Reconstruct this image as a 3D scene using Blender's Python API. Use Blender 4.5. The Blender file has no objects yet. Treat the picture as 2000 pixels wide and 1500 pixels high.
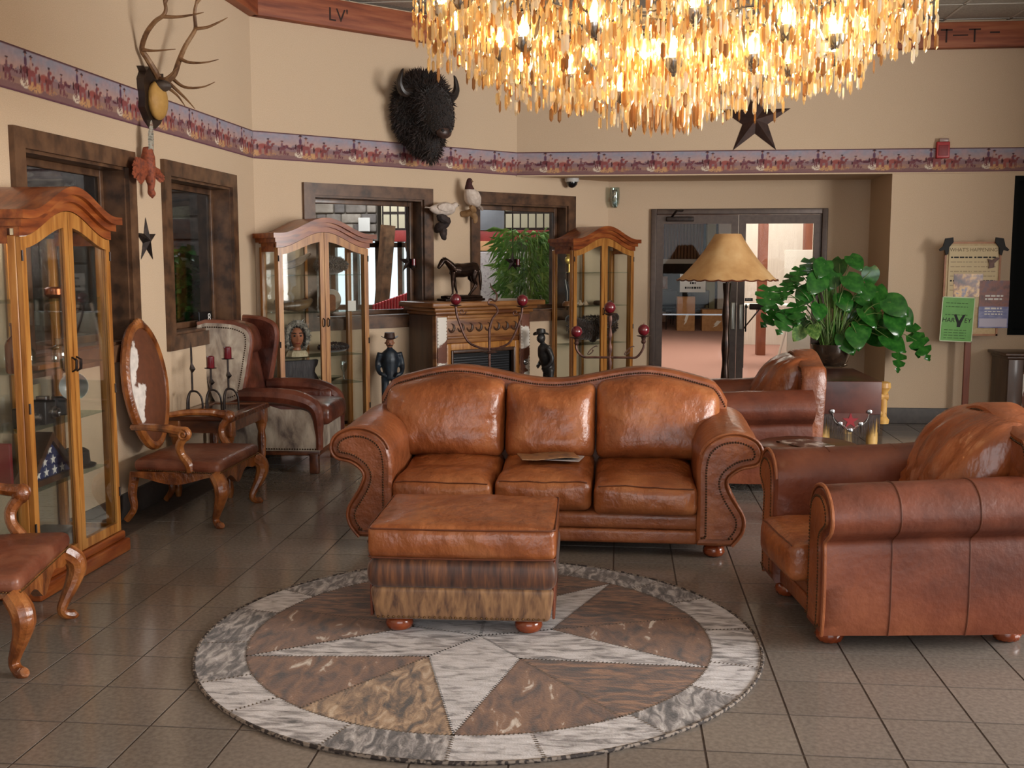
import bpy, math, random
import numpy as np
from mathutils import Vector, Matrix, noise as mnoise
from mathutils.geometry import tessellate_polygon

scene = bpy.context.scene
COL = scene.collection
R_ = random.Random(7)
pi = math.pi

# ------------------------------------------------------------------ camera
CAM_H, YAW, PITCH, FPX = 1.614, 0.101, -0.1129, 2098.0
cam_data = bpy.data.cameras.new('camera')
cam_data.sensor_width = 36.0
cam_data.lens = FPX / 2000.0 * 36.0
cam_data.clip_end = 200
cam = bpy.data.objects.new('camera', cam_data)
COL.objects.link(cam)
cam.location = (0, 0, CAM_H)
cam.rotation_euler = (pi / 2 + PITCH, 0, YAW)
scene.camera = cam

# ------------------------------------------------------------------ world + large lights
world = bpy.data.worlds.new('world')
scene.world = world
world.use_nodes = True
bg = world.node_tree.nodes['Background']
bg.inputs[0].default_value = (0.80, 0.90, 1.0, 1)
bg.inputs[1].default_value = 1.6


def area(name, loc, rot, sx, sy, power, color):
    l = bpy.data.lights.new(name, 'AREA')
    l.shape = 'RECTANGLE'
    l.size, l.size_y, l.energy, l.color = sx, sy, power, color
    o = bpy.data.objects.new(name, l)
    o.location, o.rotation_euler = loc, rot
    COL.objects.link(o)
    return o


# daylight of the glazed entrance front behind the photographer, and of the windows on the right
area('daylight_entrance', (1.2, -2.7, 1.9), (math.radians(88), 0, 0), 6.0, 2.6, 100, (1.0, 0.98, 0.95))
area('daylight_side', (6.75, 3.3, 2.0), (math.radians(90), 0, math.radians(90)), 5.0, 2.1, 760, (1.0, 0.97, 0.93))
# fluorescent fittings of the hall behind the glass doors, daylight of the dining room
area('hall_light', (2.2, 18.0, 3.3), (0, 0, 0), 4.0, 8.0, 400, (1.0, 0.93, 0.82))
area('dining_light', (-2.9, 13.4, 3.35), (0, 0, 0), 2.5, 1.5, 170, (0.95, 0.97, 1.0))
area('side_room_light', (-5.0, 7.2, 2.9), (0, 0, 0), 1.5, 3.0, 110, (0.95, 0.97, 1.0))

scene.view_settings.view_transform = 'Standard'
scene.view_settings.look = 'None'
scene.view_settings.gamma = 1.0
scene.view_settings.use_curve_mapping = False
scene.view_settings.exposure = 0.0
cy = scene.cycles
cy.max_bounces, cy.diffuse_bounces, cy.glossy_bounces, cy.transmission_bounces, cy.transparent_max_bounces = 6, 3, 2, 3, 10
cy.adaptive_threshold = .09
cy.caustics_reflective = cy.caustics_refractive = False

# ------------------------------------------------------------------ helpers
_cy, _sy, _cp, _sp = math.cos(YAW), math.sin(YAW), math.cos(PITCH), math.sin(PITCH)
_W = Vector((-_sy * _cp, _cy * _cp, _sp))
_Rt = Vector((_cy, _sy, 0))
_U = _Rt.cross(_W)


def at(px, py, Y):
    """world point at real depth Y (metres) seen at photo position px,py"""
    v = _W + _Rt * ((px - 1000) / FPX) + _U * ((750 - py) / FPX)
    return Vector((0, 0, CAM_H)) + v * (Y / v.y)


def at_x(px, py, X):
    v = _W + _Rt * ((px - 1000) / FPX) + _U * ((750 - py) / FPX)
    return Vector((0, 0, CAM_H)) + v * (X / v.x)


def at_z(px, py, Z=0.):
    v = _W + _Rt * ((px - 1000) / FPX) + _U * ((750 - py) / FPX)
    return Vector((0, 0, CAM_H)) + v * ((Z - CAM_H) / v.z)


def cap_tris(poly):
    return [tuple(t) for t in tessellate_polygon([[Vector((p[0], p[1], 0)) for p in poly]])]


class G:
    def __init__(s):
        s.v, s.f = [], []

    def add(s, vs, fs, m=None):
        o = len(s.v)
        s.v += [tuple(m @ Vector(p)) for p in vs] if m is not None else [tuple(p) for p in vs]
        s.f += [tuple(i + o for i in f) for f in fs]
        return s

    def box(s, x0, x1, y0, y1, z0, z1, m=None):
        vs = [(x, y, z) for z in (z0, z1) for y in (y0, y1) for x in (x0, x1)]
        return s.add(vs, [(0, 2, 3, 1), (4, 5, 7, 6), (0, 1, 5, 4), (2, 6, 7, 3), (0, 4, 6, 2), (1, 3, 7, 5)], m)

    def rbox(s, x0, x1, y0, y1, z0, z1, r=.02, n=1, deform=None, m=None, rs=2):
        S = (x1 - x0, y1 - y0, z1 - z0)
        C = ((x0 + x1) / 2, (y0 + y1) / 2, (z0 + z1) / 2)
        r = min(r, min(S) / 2 - 1e-4)
        ax = []
        for d in S:
            h = d / 2
            e = [-h + r * (1 - math.cos(pi / 2 * k / rs)) * 0 + r * k / rs for k in range(rs)]
            inner = [-(h - r) + 2 * (h - r) * k / n for k in range(n + 1)]
            ax.append(e + inner + [-q for q in reversed(e)])
        nx, ny, nz = [len(a) - 1 for a in ax]
        idx, vs, fs = {}, [], []

        def vid(i, j, k):
            key = (i, j, k)
            if key not in idx:
                p = [ax[0][i], ax[1][j], ax[2][k]]
                q = [max(-(S[a] / 2 - r), min(S[a] / 2 - r, p[a])) for a in range(3)]
                d = [p[a] - q[a] for a in range(3)]
                mx = max(abs(t) for t in d)
                L = math.sqrt(sum(t * t for t in d))
                if L > 1e-9:
                    p = [q[a] + d[a] / L * mx if mx < r * .999 else q[a] + d[a] / L * r for a in range(3)]
                w = (p[0] + C[0], p[1] + C[1], p[2] + C[2])
                if deform:
                    w = deform(w, (p[0] / S[0] * 2, p[1] / S[1] * 2, p[2] / S[2] * 2))
                idx[key] = len(vs)
                vs.append(w)
            return idx[key]
        for i in range(nx):
            for j in range(ny):
                fs.append((vid(i, j, 0), vid(i, j + 1, 0), vid(i + 1, j + 1, 0), vid(i + 1, j, 0)))
                fs.append((vid(i, j, nz), vid(i + 1, j, nz), vid(i + 1, j + 1, nz), vid(i, j + 1, nz)))
        for i in range(nx):
            for k in range(nz):
                fs.append((vid(i, 0, k), vid(i + 1, 0, k), vid(i + 1, 0, k + 1), vid(i, 0, k + 1)))
                fs.append((vid(i, ny, k), vid(i, ny, k + 1), vid(i + 1, ny, k + 1), vid(i + 1, ny, k)))
        for j in range(ny):
            for k in range(nz):
                fs.append((vid(0, j, k), vid(0, j, k + 1), vid(0, j + 1, k + 1), vid(0, j + 1, k)))
                fs.append((vid(nx, j, k), vid(nx, j + 1, k), vid(nx, j + 1, k + 1), vid(nx, j, k + 1)))
        return s.add(vs, fs, m)

    def prism(s, poly, a0, a1, axis='y', m=None):
        """poly: 2D points; axis y -> (x,z) polygon extruded in y; z -> (x,y); x -> (y,z)"""
        n = len(poly)

        def P(p, a):
            return (p[0], a, p[1]) if axis == 'y' else ((p[0], p[1], a) if axis == 'z' else (a, p[0], p[1]))
        vs = [P(p, a0) for p in poly] + [P(p, a1) for p in poly]
        tri = cap_tris(poly) if n > 4 else [tuple(range(n))]
        fs = [tuple(t) for t in tri] + [tuple(i + n for i in reversed(t)) for t in tri]
        fs += [(i, (i + 1) % n + 0, (i + 1) % n + n, i + n) for i in range(n)]
        return s.add(vs, fs, m)

    def lathe(s, prof, n=16, m=None, rib=0, nrib=0, twist=0, cap=True):
        vs, fs = [], []
        for (r, z) in prof:
            for k in range(n):
                a = 2 * pi * k / n
                rr = r * (1 + rib * math.cos(nrib * (a + twist * z))) if rib else r
                vs.append((rr * math.cos(a), rr * math.sin(a), z))
        for i in range(len(prof) - 1):
            for k in range(n):
                k2 = (k + 1) % n
                fs.append((i * n + k, i * n + k2, (i + 1) * n + k2, (i + 1) * n + k))
        if cap:
            fs.append(tuple(range(n - 1, -1, -1)))
            fs.append(tuple((len(prof) - 1) * n + k for k in range(n)))
        return s.add(vs, fs, m)

    def tube(s, pts, rad, n=8, m=None, cap=True, flat=None):
        pts = [Vector(p) for p in pts]
        if not hasattr(rad, '__len__'):
            rad = [rad] * len(pts)
        vs, fs = [], []
        up = None
        for i, p in enumerate(pts):
            t = (pts[min(i + 1, len(pts) - 1)] - pts[max(i - 1, 0)])
            t = t.normalized() if t.length > 1e-9 else Vector((0, 0, 1))
            if up is None:
                up = Vector((0, 0, 1)) if abs(t.z) < .9 else Vector((1, 0, 0))
            a = t.cross(up)
            a = a.normalized() if a.length > 1e-6 else t.orthogonal().normalized()
            b = a.cross(t).normalized()
            up = b
            for k in range(n):
                an = 2 * pi * k / n
                fl = flat if flat else 1
                vs.append(p + (a * math.cos(an) + b * math.sin(an) * fl) * rad[i])
        for i in range(len(pts) - 1):
            for k in range(n):
                k2 = (k + 1) % n
                fs.append((i * n + k, i * n + k2, (i + 1) * n + k2, (i + 1) * n + k))
        if cap:
            fs.append(tuple(range(n - 1, -1, -1)))
            fs.append(tuple((len(pts) - 1) * n + k for k in range(n)))
        return s.add(vs, fs, m)

    def ball(s, c, r, n=10, m=None, sq=(1, 1, 1)):
        vs, fs = [], []
        k = n // 2 + 1
        for i in range(k + 1):
            th = pi * i / k
            for j in range(n):
                ph = 2 * pi * j / n
                vs.append((c[0] + r * sq[0] * math.sin(th) * math.cos(ph), c[1] + r * sq[1] * math.sin(th) * math.sin(ph), c[2] + r * sq[2] * math.cos(th)))
        for i in range(k):
            for j in range(n):
                j2 = (j + 1) % n
                if i == 0:
                    fs.append((j, n + j, n + j2))
                elif i == k - 1:
                    fs.append((i * n + j, (i + 1) * n + j, i * n + j2))
                else:
                    fs.append((i * n + j, (i + 1) * n + j, (i + 1) * n + j2, i * n + j2))
        return s.add(vs, fs, m)

    def surf(s, fn, nu, nv, m=None, closed=False):
        vs = [fn(i / nu, j / nv) for j in range(nv + 1) for i in range(nu + (0 if closed else 1))]
        w = nu if closed else nu + 1
        fs = []
        for j in range(nv):
            for i in range(nu):
                i2 = (i + 1) % w
                fs.append((j * w + i, j * w + i2, (j + 1) * w + i2, (j + 1) * w + i))
        return s.add(vs, fs, m)

    def mesh(s, name, smooth=True, angle=35):
        me = bpy.data.meshes.new(name)
        me.from_pydata(s.v, [], s.f)
        me.validate()
        me.update()
        if smooth:
            me.polygons.foreach_set('use_smooth', [True] * len(me.polygons))
            try:
                me.set_sharp_from_angle(angle=math.radians(angle))
            except Exception:
                pass
        return me


def link(name, me, mat=None, parent=None, loc=None, rot=None, scale=None):
    o = bpy.data.objects.new(name, me)
    COL.objects.link(o)
    if mat is not None and me is not None and len(me.materials) == 0:
        me.materials.append(mat)
    if parent is not None:
        o.parent = parent
    if loc is not None:
        o.location = loc
    if rot is not None:
        o.rotation_euler = rot
    if scale is not None:
        o.scale = scale
    return o


SMALL = {'nailheads', 'fringe', 'beads'}


def part(name, g, mat, parent=None, smooth=True, angle=35, loc=None, rot=None):
    o = link(name, g.mesh(name, smooth, angle), mat, parent, loc, rot)
    if name in SMALL:
        o['kind'] = 'stuff'
    return o


def tag(o, label, cat, group=None):
    o['label'], o['category'] = label, cat
    if group:
        o['group'] = group
    return o


def struct(o):
    o['kind'] = 'structure'
    return o


def stuff(o):
    o['kind'] = 'stuff'
    return o


def thing(name, label, cat, loc=(0, 0, 0), rz=0.0, group=None):
    o = bpy.data.objects.new(name, None)
    o.empty_display_size = .1
    COL.objects.link(o)
    o.location = loc
    o.rotation_euler = (0, 0, rz)
    return tag(o, label, cat, group)


def solo(name, g, mat, label, cat, loc=None, rot=None, group=None, smooth=True, angle=35):
    """a thing of one mesh; its origin is moved to loc"""
    return tag(part(name, g, mat, None, smooth, angle, loc, rot), label, cat, group)


def remesh(g, voxel, smooth=4, name='body'):
    """fuse overlapping shapes into one continuous skin"""
    me = g.mesh(name, False)
    o = bpy.data.objects.new('tmp', me)
    COL.objects.link(o)
    m = o.modifiers.new('r', 'REMESH')
    m.mode, m.voxel_size = 'VOXEL', voxel
    m2 = o.modifiers.new('s', 'SMOOTH')
    m2.iterations, m2.factor = smooth, .5
    bpy.context.view_layer.update()
    out = bpy.data.meshes.new_from_object(o.evaluated_get(bpy.context.evaluated_depsgraph_get()))
    bpy.data.objects.remove(o)
    bpy.data.meshes.remove(me)
    out.polygons.foreach_set('use_smooth', [True] * len(out.polygons))
    out.name = name
    return out


def smooth_path(pts, n=6, closed=False):
    """Catmull-Rom through points"""
    P = [Vector(p) for p in pts]
    out = []
    N = len(P)
    rng = N if closed else N - 1
    for i in range(rng):
        if closed:
            a, b, c, d = P[(i - 1) % N], P[i], P[(i + 1) % N], P[(i + 2) % N]
        else:
            a, b, c, d = P[max(i - 1, 0)], P[i], P[i + 1], P[min(i + 2, N - 1)]
        for k in range(n):
            t = k / n
            out.append(.5 * ((2 * b) + (c - a) * t + (2 * a - 5 * b + 4 * c - d) * t * t + (3 * b - a - 3 * c + d) * t ** 3))
    if not closed:
        out.append(P[-1])
    return out


def lerp_list(vals, n):
    out = []
    for i in range(len(vals) - 1):
        for k in range(n):
            out.append(vals[i] + (vals[i + 1] - vals[i]) * k / n)
    out.append(vals[-1])
    return out


def fnoise(x, y, z):
    return mnoise.noise(Vector((x, y, z)))


# ------------------------------------------------------------------ materials
def _nt(name):
    m = bpy.data.materials.new(name)
    m.use_nodes = True
    nt = m.node_tree
    return m, nt, nt.nodes['Principled BSDF']


def hexc(r, g, b):
    def l(c):
        c /= 255.
        return c / 12.92 if c <= .04045 else ((c + .055) / 1.055) ** 2.4
    return (l(r), l(g), l(b), 1)


def M(name, cols, rough=.5, metal=0., scale=4., detail=5., stretch=(1, 1, 1), dist=0., ramp=None, bump=0., bscale=60., bstretch=(1, 1, 1),
      spec=.5, coat=0., rrough=None, alpha=None, sheen=0., emis=None, rot=(0, 0, 0), nrough=.55):
    """procedural principled material: noise-driven colour ramp (cols = list of sRGB 0-255 triples) + noise bump"""
    m, nt, b = _nt(name)
    N, L = nt.nodes, nt.links
    b.inputs['Roughness'].default_value = rough
    b.inputs['Metallic'].default_value = metal
    b.inputs['Specular IOR Level'].default_value = spec
    b.inputs['Coat Weight'].default_value = coat
    b.inputs['Coat Roughness'].default_value = .12
    if sheen:
        b.inputs['Sheen Weight'].default_value = sheen
    cols = [hexc(*c) for c in cols]
    m.diffuse_color = cols[0]
    tc = N.new('ShaderNodeTexCoord')
    if len(cols) == 1:
        b.inputs['Base Color'].default_value = cols[0]
    else:
        mp = N.new('ShaderNodeMapping')
        mp.inputs['Scale'].default_value = stretch
        mp.inputs['Rotation'].default_value = rot
        L.new(tc.outputs['Object'], mp.inputs[0])
        nz = N.new('ShaderNodeTexNoise')
        nz.inputs['Scale'].default_value = scale
        nz.inputs['Detail'].default_value = detail
        nz.inputs['Roughness'].default_value = nrough
        nz.inputs['Distortion'].default_value = dist
        L.new(mp.outputs[0], nz.inputs['Vector'])
        cr = N.new('ShaderNodeValToRGB')
        pos = ramp or [.35 + .3 * i / (len(cols) - 1) for i in range(len(cols))]
        while len(cr.color_ramp.elements) < len(cols):
            cr.color_ramp.elements.new(.5)
        for e, c, p in zip(cr.color_ramp.elements, cols, pos):
            e.position, e.color = p, c
        L.new(nz.outputs[0], cr.inputs[0])
        L.new(cr.outputs[0], b.inputs['Base Color'])
        if rrough:
            mr = N.new('ShaderNodeMapRange')
            mr.inputs[3].default_value, mr.inputs[4].default_value = rrough
            L.new(nz.outputs[0], mr.inputs[0])
            L.new(mr.outputs[0], b.inputs['Roughness'])
    if bump:
        mp2 = N.new('ShaderNodeMapping')
        mp2.inputs['Scale'].default_value = bstretch
        L.new(tc.outputs['Object'], mp2.inputs[0])
        n2 = N.new('ShaderNodeTexNoise')
        n2.inputs['Scale'].default_value = bscale
        n2.inputs['Detail'].default_value = 4
        L.new(mp2.outputs[0], n2.inputs['Vector'])
        bp = N.new('ShaderNodeBump')
        bp.inputs['Strength'].default_value = bump
        bp.inputs['Distance'].default_value = .02
        L.new(n2.outputs[0], bp.inputs['Height'])
        L.new(bp.outputs[0], b.inputs['Normal'])
    if emis:
        b.inputs['Emission Color'].default_value = hexc(*emis[0])
        b.inputs['Emission Strength'].default_value = emis[1]
    return m


def glass_mat(name, tint=(1, 1, 1), refl=.08, rough=.02):
    m = bpy.data.materials.new(name)
    m.use_nodes = True
    nt = m.node_tree
    nt.nodes.clear()
    out = nt.nodes.new('ShaderNodeOutputMaterial')
    mix = nt.nodes.new('ShaderNodeMixShader')
    tr = nt.nodes.new('ShaderNodeBsdfTransparent')
    tr.inputs[0].default_value = (*tint, 1)
    gl = nt.nodes.new('ShaderNodeBsdfGlossy')
    gl.inputs['Roughness'].default_value = rough
    fr = nt.nodes.new('ShaderNodeLayerWeight')
    fr.inputs[0].default_value = .15
    mr = nt.nodes.new('ShaderNodeMapRange')
    mr.inputs[3].default_value = refl
    mr.inputs[4].default_value = .42
    nt.links.new(fr.outputs['Fresnel'], mr.inputs[0])
    nt.links.new(mr.outputs[0], mix.inputs[0])
    nt.links.new(tr.outputs[0], mix.inputs[1])
    nt.links.new(gl.outputs[0], mix.inputs[2])
    nt.links.new(mix.outputs[0], out.inputs[0])
    return m


def attr_mat(name, rough=.6, attr='Col', bump=0, bscale=80, spec=.4):
    m, nt, b = _nt(name)
    a = nt.nodes.new('ShaderNodeAttribute')
    a.attribute_name = attr
    nt.links.new(a.outputs['Color'], b.inputs['Base Color'])
    b.inputs['Roughness'].default_value = rough
    b.inputs['Specular IOR Level'].default_value = spec
    return m


LEATHER = M('leather_cognac', [(102, 53, 29), (138, 77, 44), (165, 101, 62)], rough=.36, scale=3.2, detail=7, ramp=[.3, .52, .75], bump=.4, bscale=20, coat=.12, rrough=(.28, .5))
LEATHER_SEAT = M('leather_seat_worn', [(110, 56, 28), (146, 82, 44), (174, 110, 66)], rough=.34, scale=3.6, detail=7, ramp=[.3, .5, .75], bump=.8, bscale=11, bstretch=(1.2, 1, .95), coat=.18, rrough=(.24, .44))
LEATHER_SIDE = M('leather_side_panel', [(80, 38, 26), (112, 57, 37), (140, 80, 53)], rough=.42, scale=2.6, detail=5, ramp=[.3, .52, .74], bump=.18, bscale=30, coat=.08)
LEATHER_PILLOW = M('leather_pillow', [(106, 54, 28), (144, 78, 41), (166, 100, 60)], rough=.3, scale=3., detail=6, ramp=[.3, .52, .75], bump=1.0, bscale=8, bstretch=(2.2, 1, .7), coat=.25)
LEATHER_DARK = M('leather_dark_brown', [(52, 24, 18), (84, 40, 28), (112, 60, 42)], rough=.33, scale=4, detail=6, bump=.3, bscale=20, coat=.15)
LEATHER_CHAIR = M('leather_chair_seat', [(88, 42, 28), (116, 62, 42), (136, 84, 62)], rough=.4, scale=4, detail=6, bump=.25, bscale=22, coat=.08)
PIPING = M('leather_piping', [(96, 50, 30)], rough=.45)
NAIL = M('brass_nail', [(120, 92, 60)], rough=.3, metal=.9)
NAIL_DARK = M('antique_nail', [(70, 50, 34)], rough=.35, metal=.9)
OAK = M('oak_honey', [(132, 78, 28), (168, 110, 48), (186, 132, 66)], rough=.38, scale=9, detail=6, stretch=(3, 3, .25), coat=.2)
OAK_RED = M('oak_crown', [(104, 46, 18), (138, 68, 28), (158, 90, 42)], rough=.35, scale=8, detail=6, stretch=(.4, 3, 3), coat=.25)
WALNUT = M('walnut_frame', [(60, 41, 29), (90, 62, 43), (108, 77, 54)], rough=.4, scale=9, detail=6, stretch=(1, 1, 1), coat=.15)
CARVED = M('carved_wood', [(86, 42, 18), (136, 76, 34), (164, 102, 52)], rough=.3, scale=12, detail=5, stretch=(1, 1, .4), coat=.35, bump=.3, bscale=45)
TABLEWOOD = M('side_table_wood', [(62, 32, 20), (92, 50, 30), (112, 66, 42)], rough=.3, scale=9, detail=5, stretch=(.4, 2, 2), coat=.3)
MANTEL = M('mantel_oak', [(96, 52, 26), (132, 84, 42), (156, 106, 58)], rough=.4, scale=8, detail=6, stretch=(.4, .4, 2.5), coat=.2)
MANTEL_DARK = M('mantel_side_wood', [(60, 38, 26), (84, 56, 38)], rough=.4, scale=8, stretch=(2, 2, .3), coat=.2)
BUN = M('turned_foot_wood', [(110, 44, 20), (140, 66, 32)], rough=.22, scale=8, coat=.5)
IRON = M('wrought_iron', [(32, 26, 24), (56, 44, 40)], rough=.45, metal=.6, scale=30)
IRON_RUST = M('rusty_iron', [(66, 42, 36), (104, 72, 62)], rough=.5, metal=.5, scale=30)
STEEL = M('brushed_steel', [(150, 150, 152)], rough=.25, metal=1.)
BRONZE = M('bronze', [(32, 22, 18), (62, 44, 34)], rough=.3, metal=.7, scale=14)
CANDLE = M('candle_burgundy', [(88, 18, 28), (110, 28, 38)], rough=.25, scale=10, coat=.5)
WALLP = M('wall_cream', [(202, 176, 148), (208, 183, 155), (214, 190, 162)], rough=.75, scale=180, detail=3, bump=.12, bscale=220, spec=.2)
BEAMWOOD = M('beam_cedar', [(116, 54, 30), (148, 78, 46), (164, 96, 60)], rough=.6, scale=6, detail=6, stretch=(.25, .25, 3), bump=.1, bscale=20)
BASEB = M('rubber_base', [(70, 64, 62), (80, 74, 70)], rough=.5, scale=20)
CEILT = M('ceiling_tile', [(168, 162, 152), (190, 184, 172)], rough=.9, scale=60, bump=.4, bscale=90)
CEILG = M('ceiling_grid', [(200, 196, 186)], rough=.6)
GROUT = M('grout', [(62, 50, 44), (76, 62, 54)], rough=.9, scale=30)
TILE = M('floor_tile', [(112, 104, 97), (121, 112, 105), (129, 120, 113)], rough=.14, scale=55, detail=6, spec=.5, rrough=(.09, .19))
GLASS = glass_mat('clear_glass', (.97, .98, .97), .022)
GLASS_DOOR = glass_mat('door_glass', (.93, .92, .9), .008)
GLASS_DARK = glass_mat('tinted_glass', (.68, .70, .70), .03)
BLACK = M('black_enamel', [(16, 16, 18)], rough=.35)
BLACKFUR = M('bison_fur', [(14, 9, 8), (34, 20, 16)], rough=.8, scale=20, sheen=.3)
HIDE_GREY = M('hide_grey_brindle', [(60, 54, 54), (138, 131, 130), (194, 189, 190), (212, 208, 210)], rough=.7, scale=9, detail=9, stretch=(1, 3.4, 1), dist=.6, ramp=[.3, .43, .56, .75], sheen=.2, bump=.15, bscale=120)
HIDE_GREY2 = M('hide_grey_dark_brindle', [(44, 39, 40), (92, 85, 84), (158, 151, 149), (200, 195, 195)], rough=.7, scale=10, detail=9, stretch=(3, 1, 1), dist=.8, ramp=[.32, .46, .58, .72], sheen=.2, bump=.15, bscale=120)
HIDE_WHITE = M('hide_pale', [(118, 112, 112), (182, 177, 178), (206, 202, 204)], rough=.7, scale=11, detail=9, stretch=(1, 3, 1), dist=.5, ramp=[.34, .48, .66], sheen=.2, bump=.15, bscale=120)
HIDE_BROWN = M('hide_brown_brindle', [(30, 18, 12), (80, 50, 31), (124, 83, 52), (152, 112, 76)], rough=.65, scale=8, detail=10, stretch=(1, 3.4, 1), dist=.9, ramp=[.33, .47, .58, .74], sheen=.2, bump=.15, bscale=120)
HIDE_RUST = M('hide_rust_white', [(42, 25, 16), (96, 61, 38), (128, 88, 56), (206, 194, 182)], rough=.65, scale=7, detail=10, stretch=(2.4, 1, 1), dist=.7, ramp=[.32, .46, .62, .7], sheen=.2, bump=.15, bscale=120)
HIDE_TAN = M('hide_tan_smoke', [(46, 34, 26), (110, 82, 56), (160, 128, 94), (190, 166, 140)], rough=.65, scale=7, detail=10, stretch=(2.8, 1, 1), dist=1.2, ramp=[.34, .46, .57, .7], sheen=.2, bump=.15, bscale=120)
HIDE_OTTO_T = M('hide_ottoman_dark', [(40, 26, 24), (84, 50, 34), (134, 84, 48)], rough=.5, scale=9, detail=9, stretch=(4, 1, .5), dist=.3, ramp=[.3, .5, .72], sheen=.2)
HIDE_OTTO_B = M('hide_ottoman_tan', [(78, 52, 40), (128, 92, 62), (158, 118, 80)], rough=.55, scale=10, detail=9, stretch=(3.4, 1, .8), rot=(0, .7, 0), dist=.5, ramp=[.34, .5, .66], sheen=.2)
HIDE_WING = M('hide_wing_chair', [(90, 74, 66), (150, 134, 118), (188, 174, 156)], rough=.6, scale=9, detail=8, stretch=(1, 1, .5), rot=(.6, .6, 0), dist=.5, ramp=[.33, .48, .64], sheen=.2)
HIDE_SPOT = M('hide_brown_white', [(82, 40, 24), (112, 62, 40), (226, 218, 208)], rough=.6, scale=2.6, detail=6, dist=.5, ramp=[.3, .48, .5], sheen=.2)
LEAF = M('leaf_green', [(28, 76, 28), (42, 98, 34), (60, 116, 44)], rough=.2, scale=3, coat=.2)
LEAF2 = M('leaf_light_green', [(60, 100, 44), (104, 144, 70), (150, 176, 100)], rough=.35, scale=4)
STEM = M('plant_stem', [(96, 124, 60)], rough=.5)
SHADE = M('parchment_shade', [(176, 132, 82), (194, 152, 100), (206, 168, 118)], rough=.6, scale=4, detail=5, bump=.08, bscale=20)
WHITE = M('white_paint', [(214, 210, 204)], rough=.5)
PAPER = M('paper_white', [(222, 218, 212)], rough=.7)
INK = M('ink_black', [(24, 22, 22)], rough=.7)
BRONZE_AL = M('bronze_anodised_aluminium', [(72, 58, 52), (82, 68, 60)], rough=.38, metal=.35, scale=20)
# ------------------------------------------------------------------ room shell
LX = -3.12
C1 = Vector((-3.12, 9.0))
C2 = Vector((-1.07, 11.05))
C3 = Vector((-0.152, 11.968))
TT = Vector((.70711, .70711))
BY, DY = 11.05, 11.968
NX = 2.64
CEIL = 3.92


def frame_m(o, u, w):
    return Matrix(((u[0], w[0], 0, o[0]), (u[1], w[1], 0, o[1]), (0, 0, 1, 0), (0, 0, 0, 1)))


F_LEFT = frame_m((LX, 0), (0, 1), (-1, 0))            # u = world y
F_ANG = frame_m((C1.x, C1.y), (TT.x, TT.y), (-TT.x, TT.y))
F_BACK = frame_m((0, BY), (1, 0), (0, 1))             # u = world x
F_DOOR = frame_m((0, DY), (1, 0), (0, 1))


def wall(name, fm, u0, u1, z0, z1, holes=(), th=.2, mat=None):
    us = sorted({u0, u1, *[h[0] for h in holes], *[h[1] for h in holes]})
    zs = sorted({z0, z1, *[h[2] for h in holes], *[h[3] for h in holes]})
    g = G()
    for a, b in zip(us, us[1:]):
        for c, d in zip(zs, zs[1:]):
            if any(h[0] - 1e-6 <= a and b <= h[1] + 1e-6 and h[2] - 1e-6 <= c and d <= h[3] + 1e-6 for h in holes):
                continue
            g.box(a, b, 0, th, c, d)
    o = part(name, g, mat or WALLP, None, smooth=False)
    o.matrix_world = fm
    return struct(o)


WIN = {  # outer frame u0,u1
    1: (F_LEFT, 5.30, 6.69), 2: (F_LEFT, 7.125, 8.52),
    3: (F_ANG, .46, 1.84), 4: (F_ANG, 2.30, 3.69)}
WZ0, WZ1, FW = 1.0, 2.31, .105


def hole(k):
    f, a, b = WIN[k]
    return (a + FW, b - FW, WZ0 + FW + .01, WZ1 - FW)


wall('wall_left', F_LEFT, -3.0, 9.0 + .08, 0, 4.1, [hole(1), hole(2)])
wall('wall_angled', F_ANG, 0.0, 4.215, 0, 4.1, [hole(3), hole(4)])
wall('wall_back', F_BACK, NX, 6.9, 0, 4.1, [(3.83, 5.2, .93, 2.42)])
wall('wall_header', F_BACK, C2.x + .001, NX, 2.49, 4.1, [], th=.15)
wall('wall_niche', frame_m((NX, BY + .2), (0, 1), (1, 0)), 0, DY - BY, 0, 2.6, [], th=.2)
wall('wall_door', F_DOOR, C3.x - .12, NX + .2, 0, 2.75, [(.316, 2.20, 0, 2.19)], th=.15)
o = part('ceiling_niche', G().box(C2.x, NX, BY + .15, DY, 2.49, 2.55), WALLP, None, smooth=False)
struct(o)
wall('wall_right', frame_m((6.9, -3.0), (0, 1), (1, 0)), 0, 14.2, 0, 4.1, [(3.7, 8.9, .9, 3.1)])
wall('wall_light_blocker', frame_m((4.85, 7.6), (1, 0), (0, 1)), 0, 2.04, 0, 4.0, [], th=.12)  # added out of view to keep side-window light off the back wall
wall('wall_behind', frame_m((6.9, -3.0), (-1, 0), (0, -1)), 0, 10.02, 0, 4.1, [(2.4, 9.0, .3, 3.3)])

# floor: grout bed and single tiles
T = .32
fl = struct(part('floor', G().box(-3.12, 6.9, -3.0, 12.0, -.12, -.002), GROUT, None, smooth=False))


def tile_g(x0, y0):
    g = G()
    e, c = .0035, .0006
    x1, y1 = x0 + T - e, y0 + T - e
    x0 += e
    y0 += e
    vs = [(x0, y0, -.005), (x1, y0, -.005), (x1, y1, -.005), (x0, y1, -.005), (x0 + c, y0 + c, 0), (x1 - c, y0 + c, 0), (x1 - c, y1 - c, 0), (x0 + c, y1 - c, 0)]
    g.add(vs, [(4, 5, 6, 7), (0, 1, 5, 4), (1, 2, 6, 5), (2, 3, 7, 6), (3, 0, 4, 7)])
    return g


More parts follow.
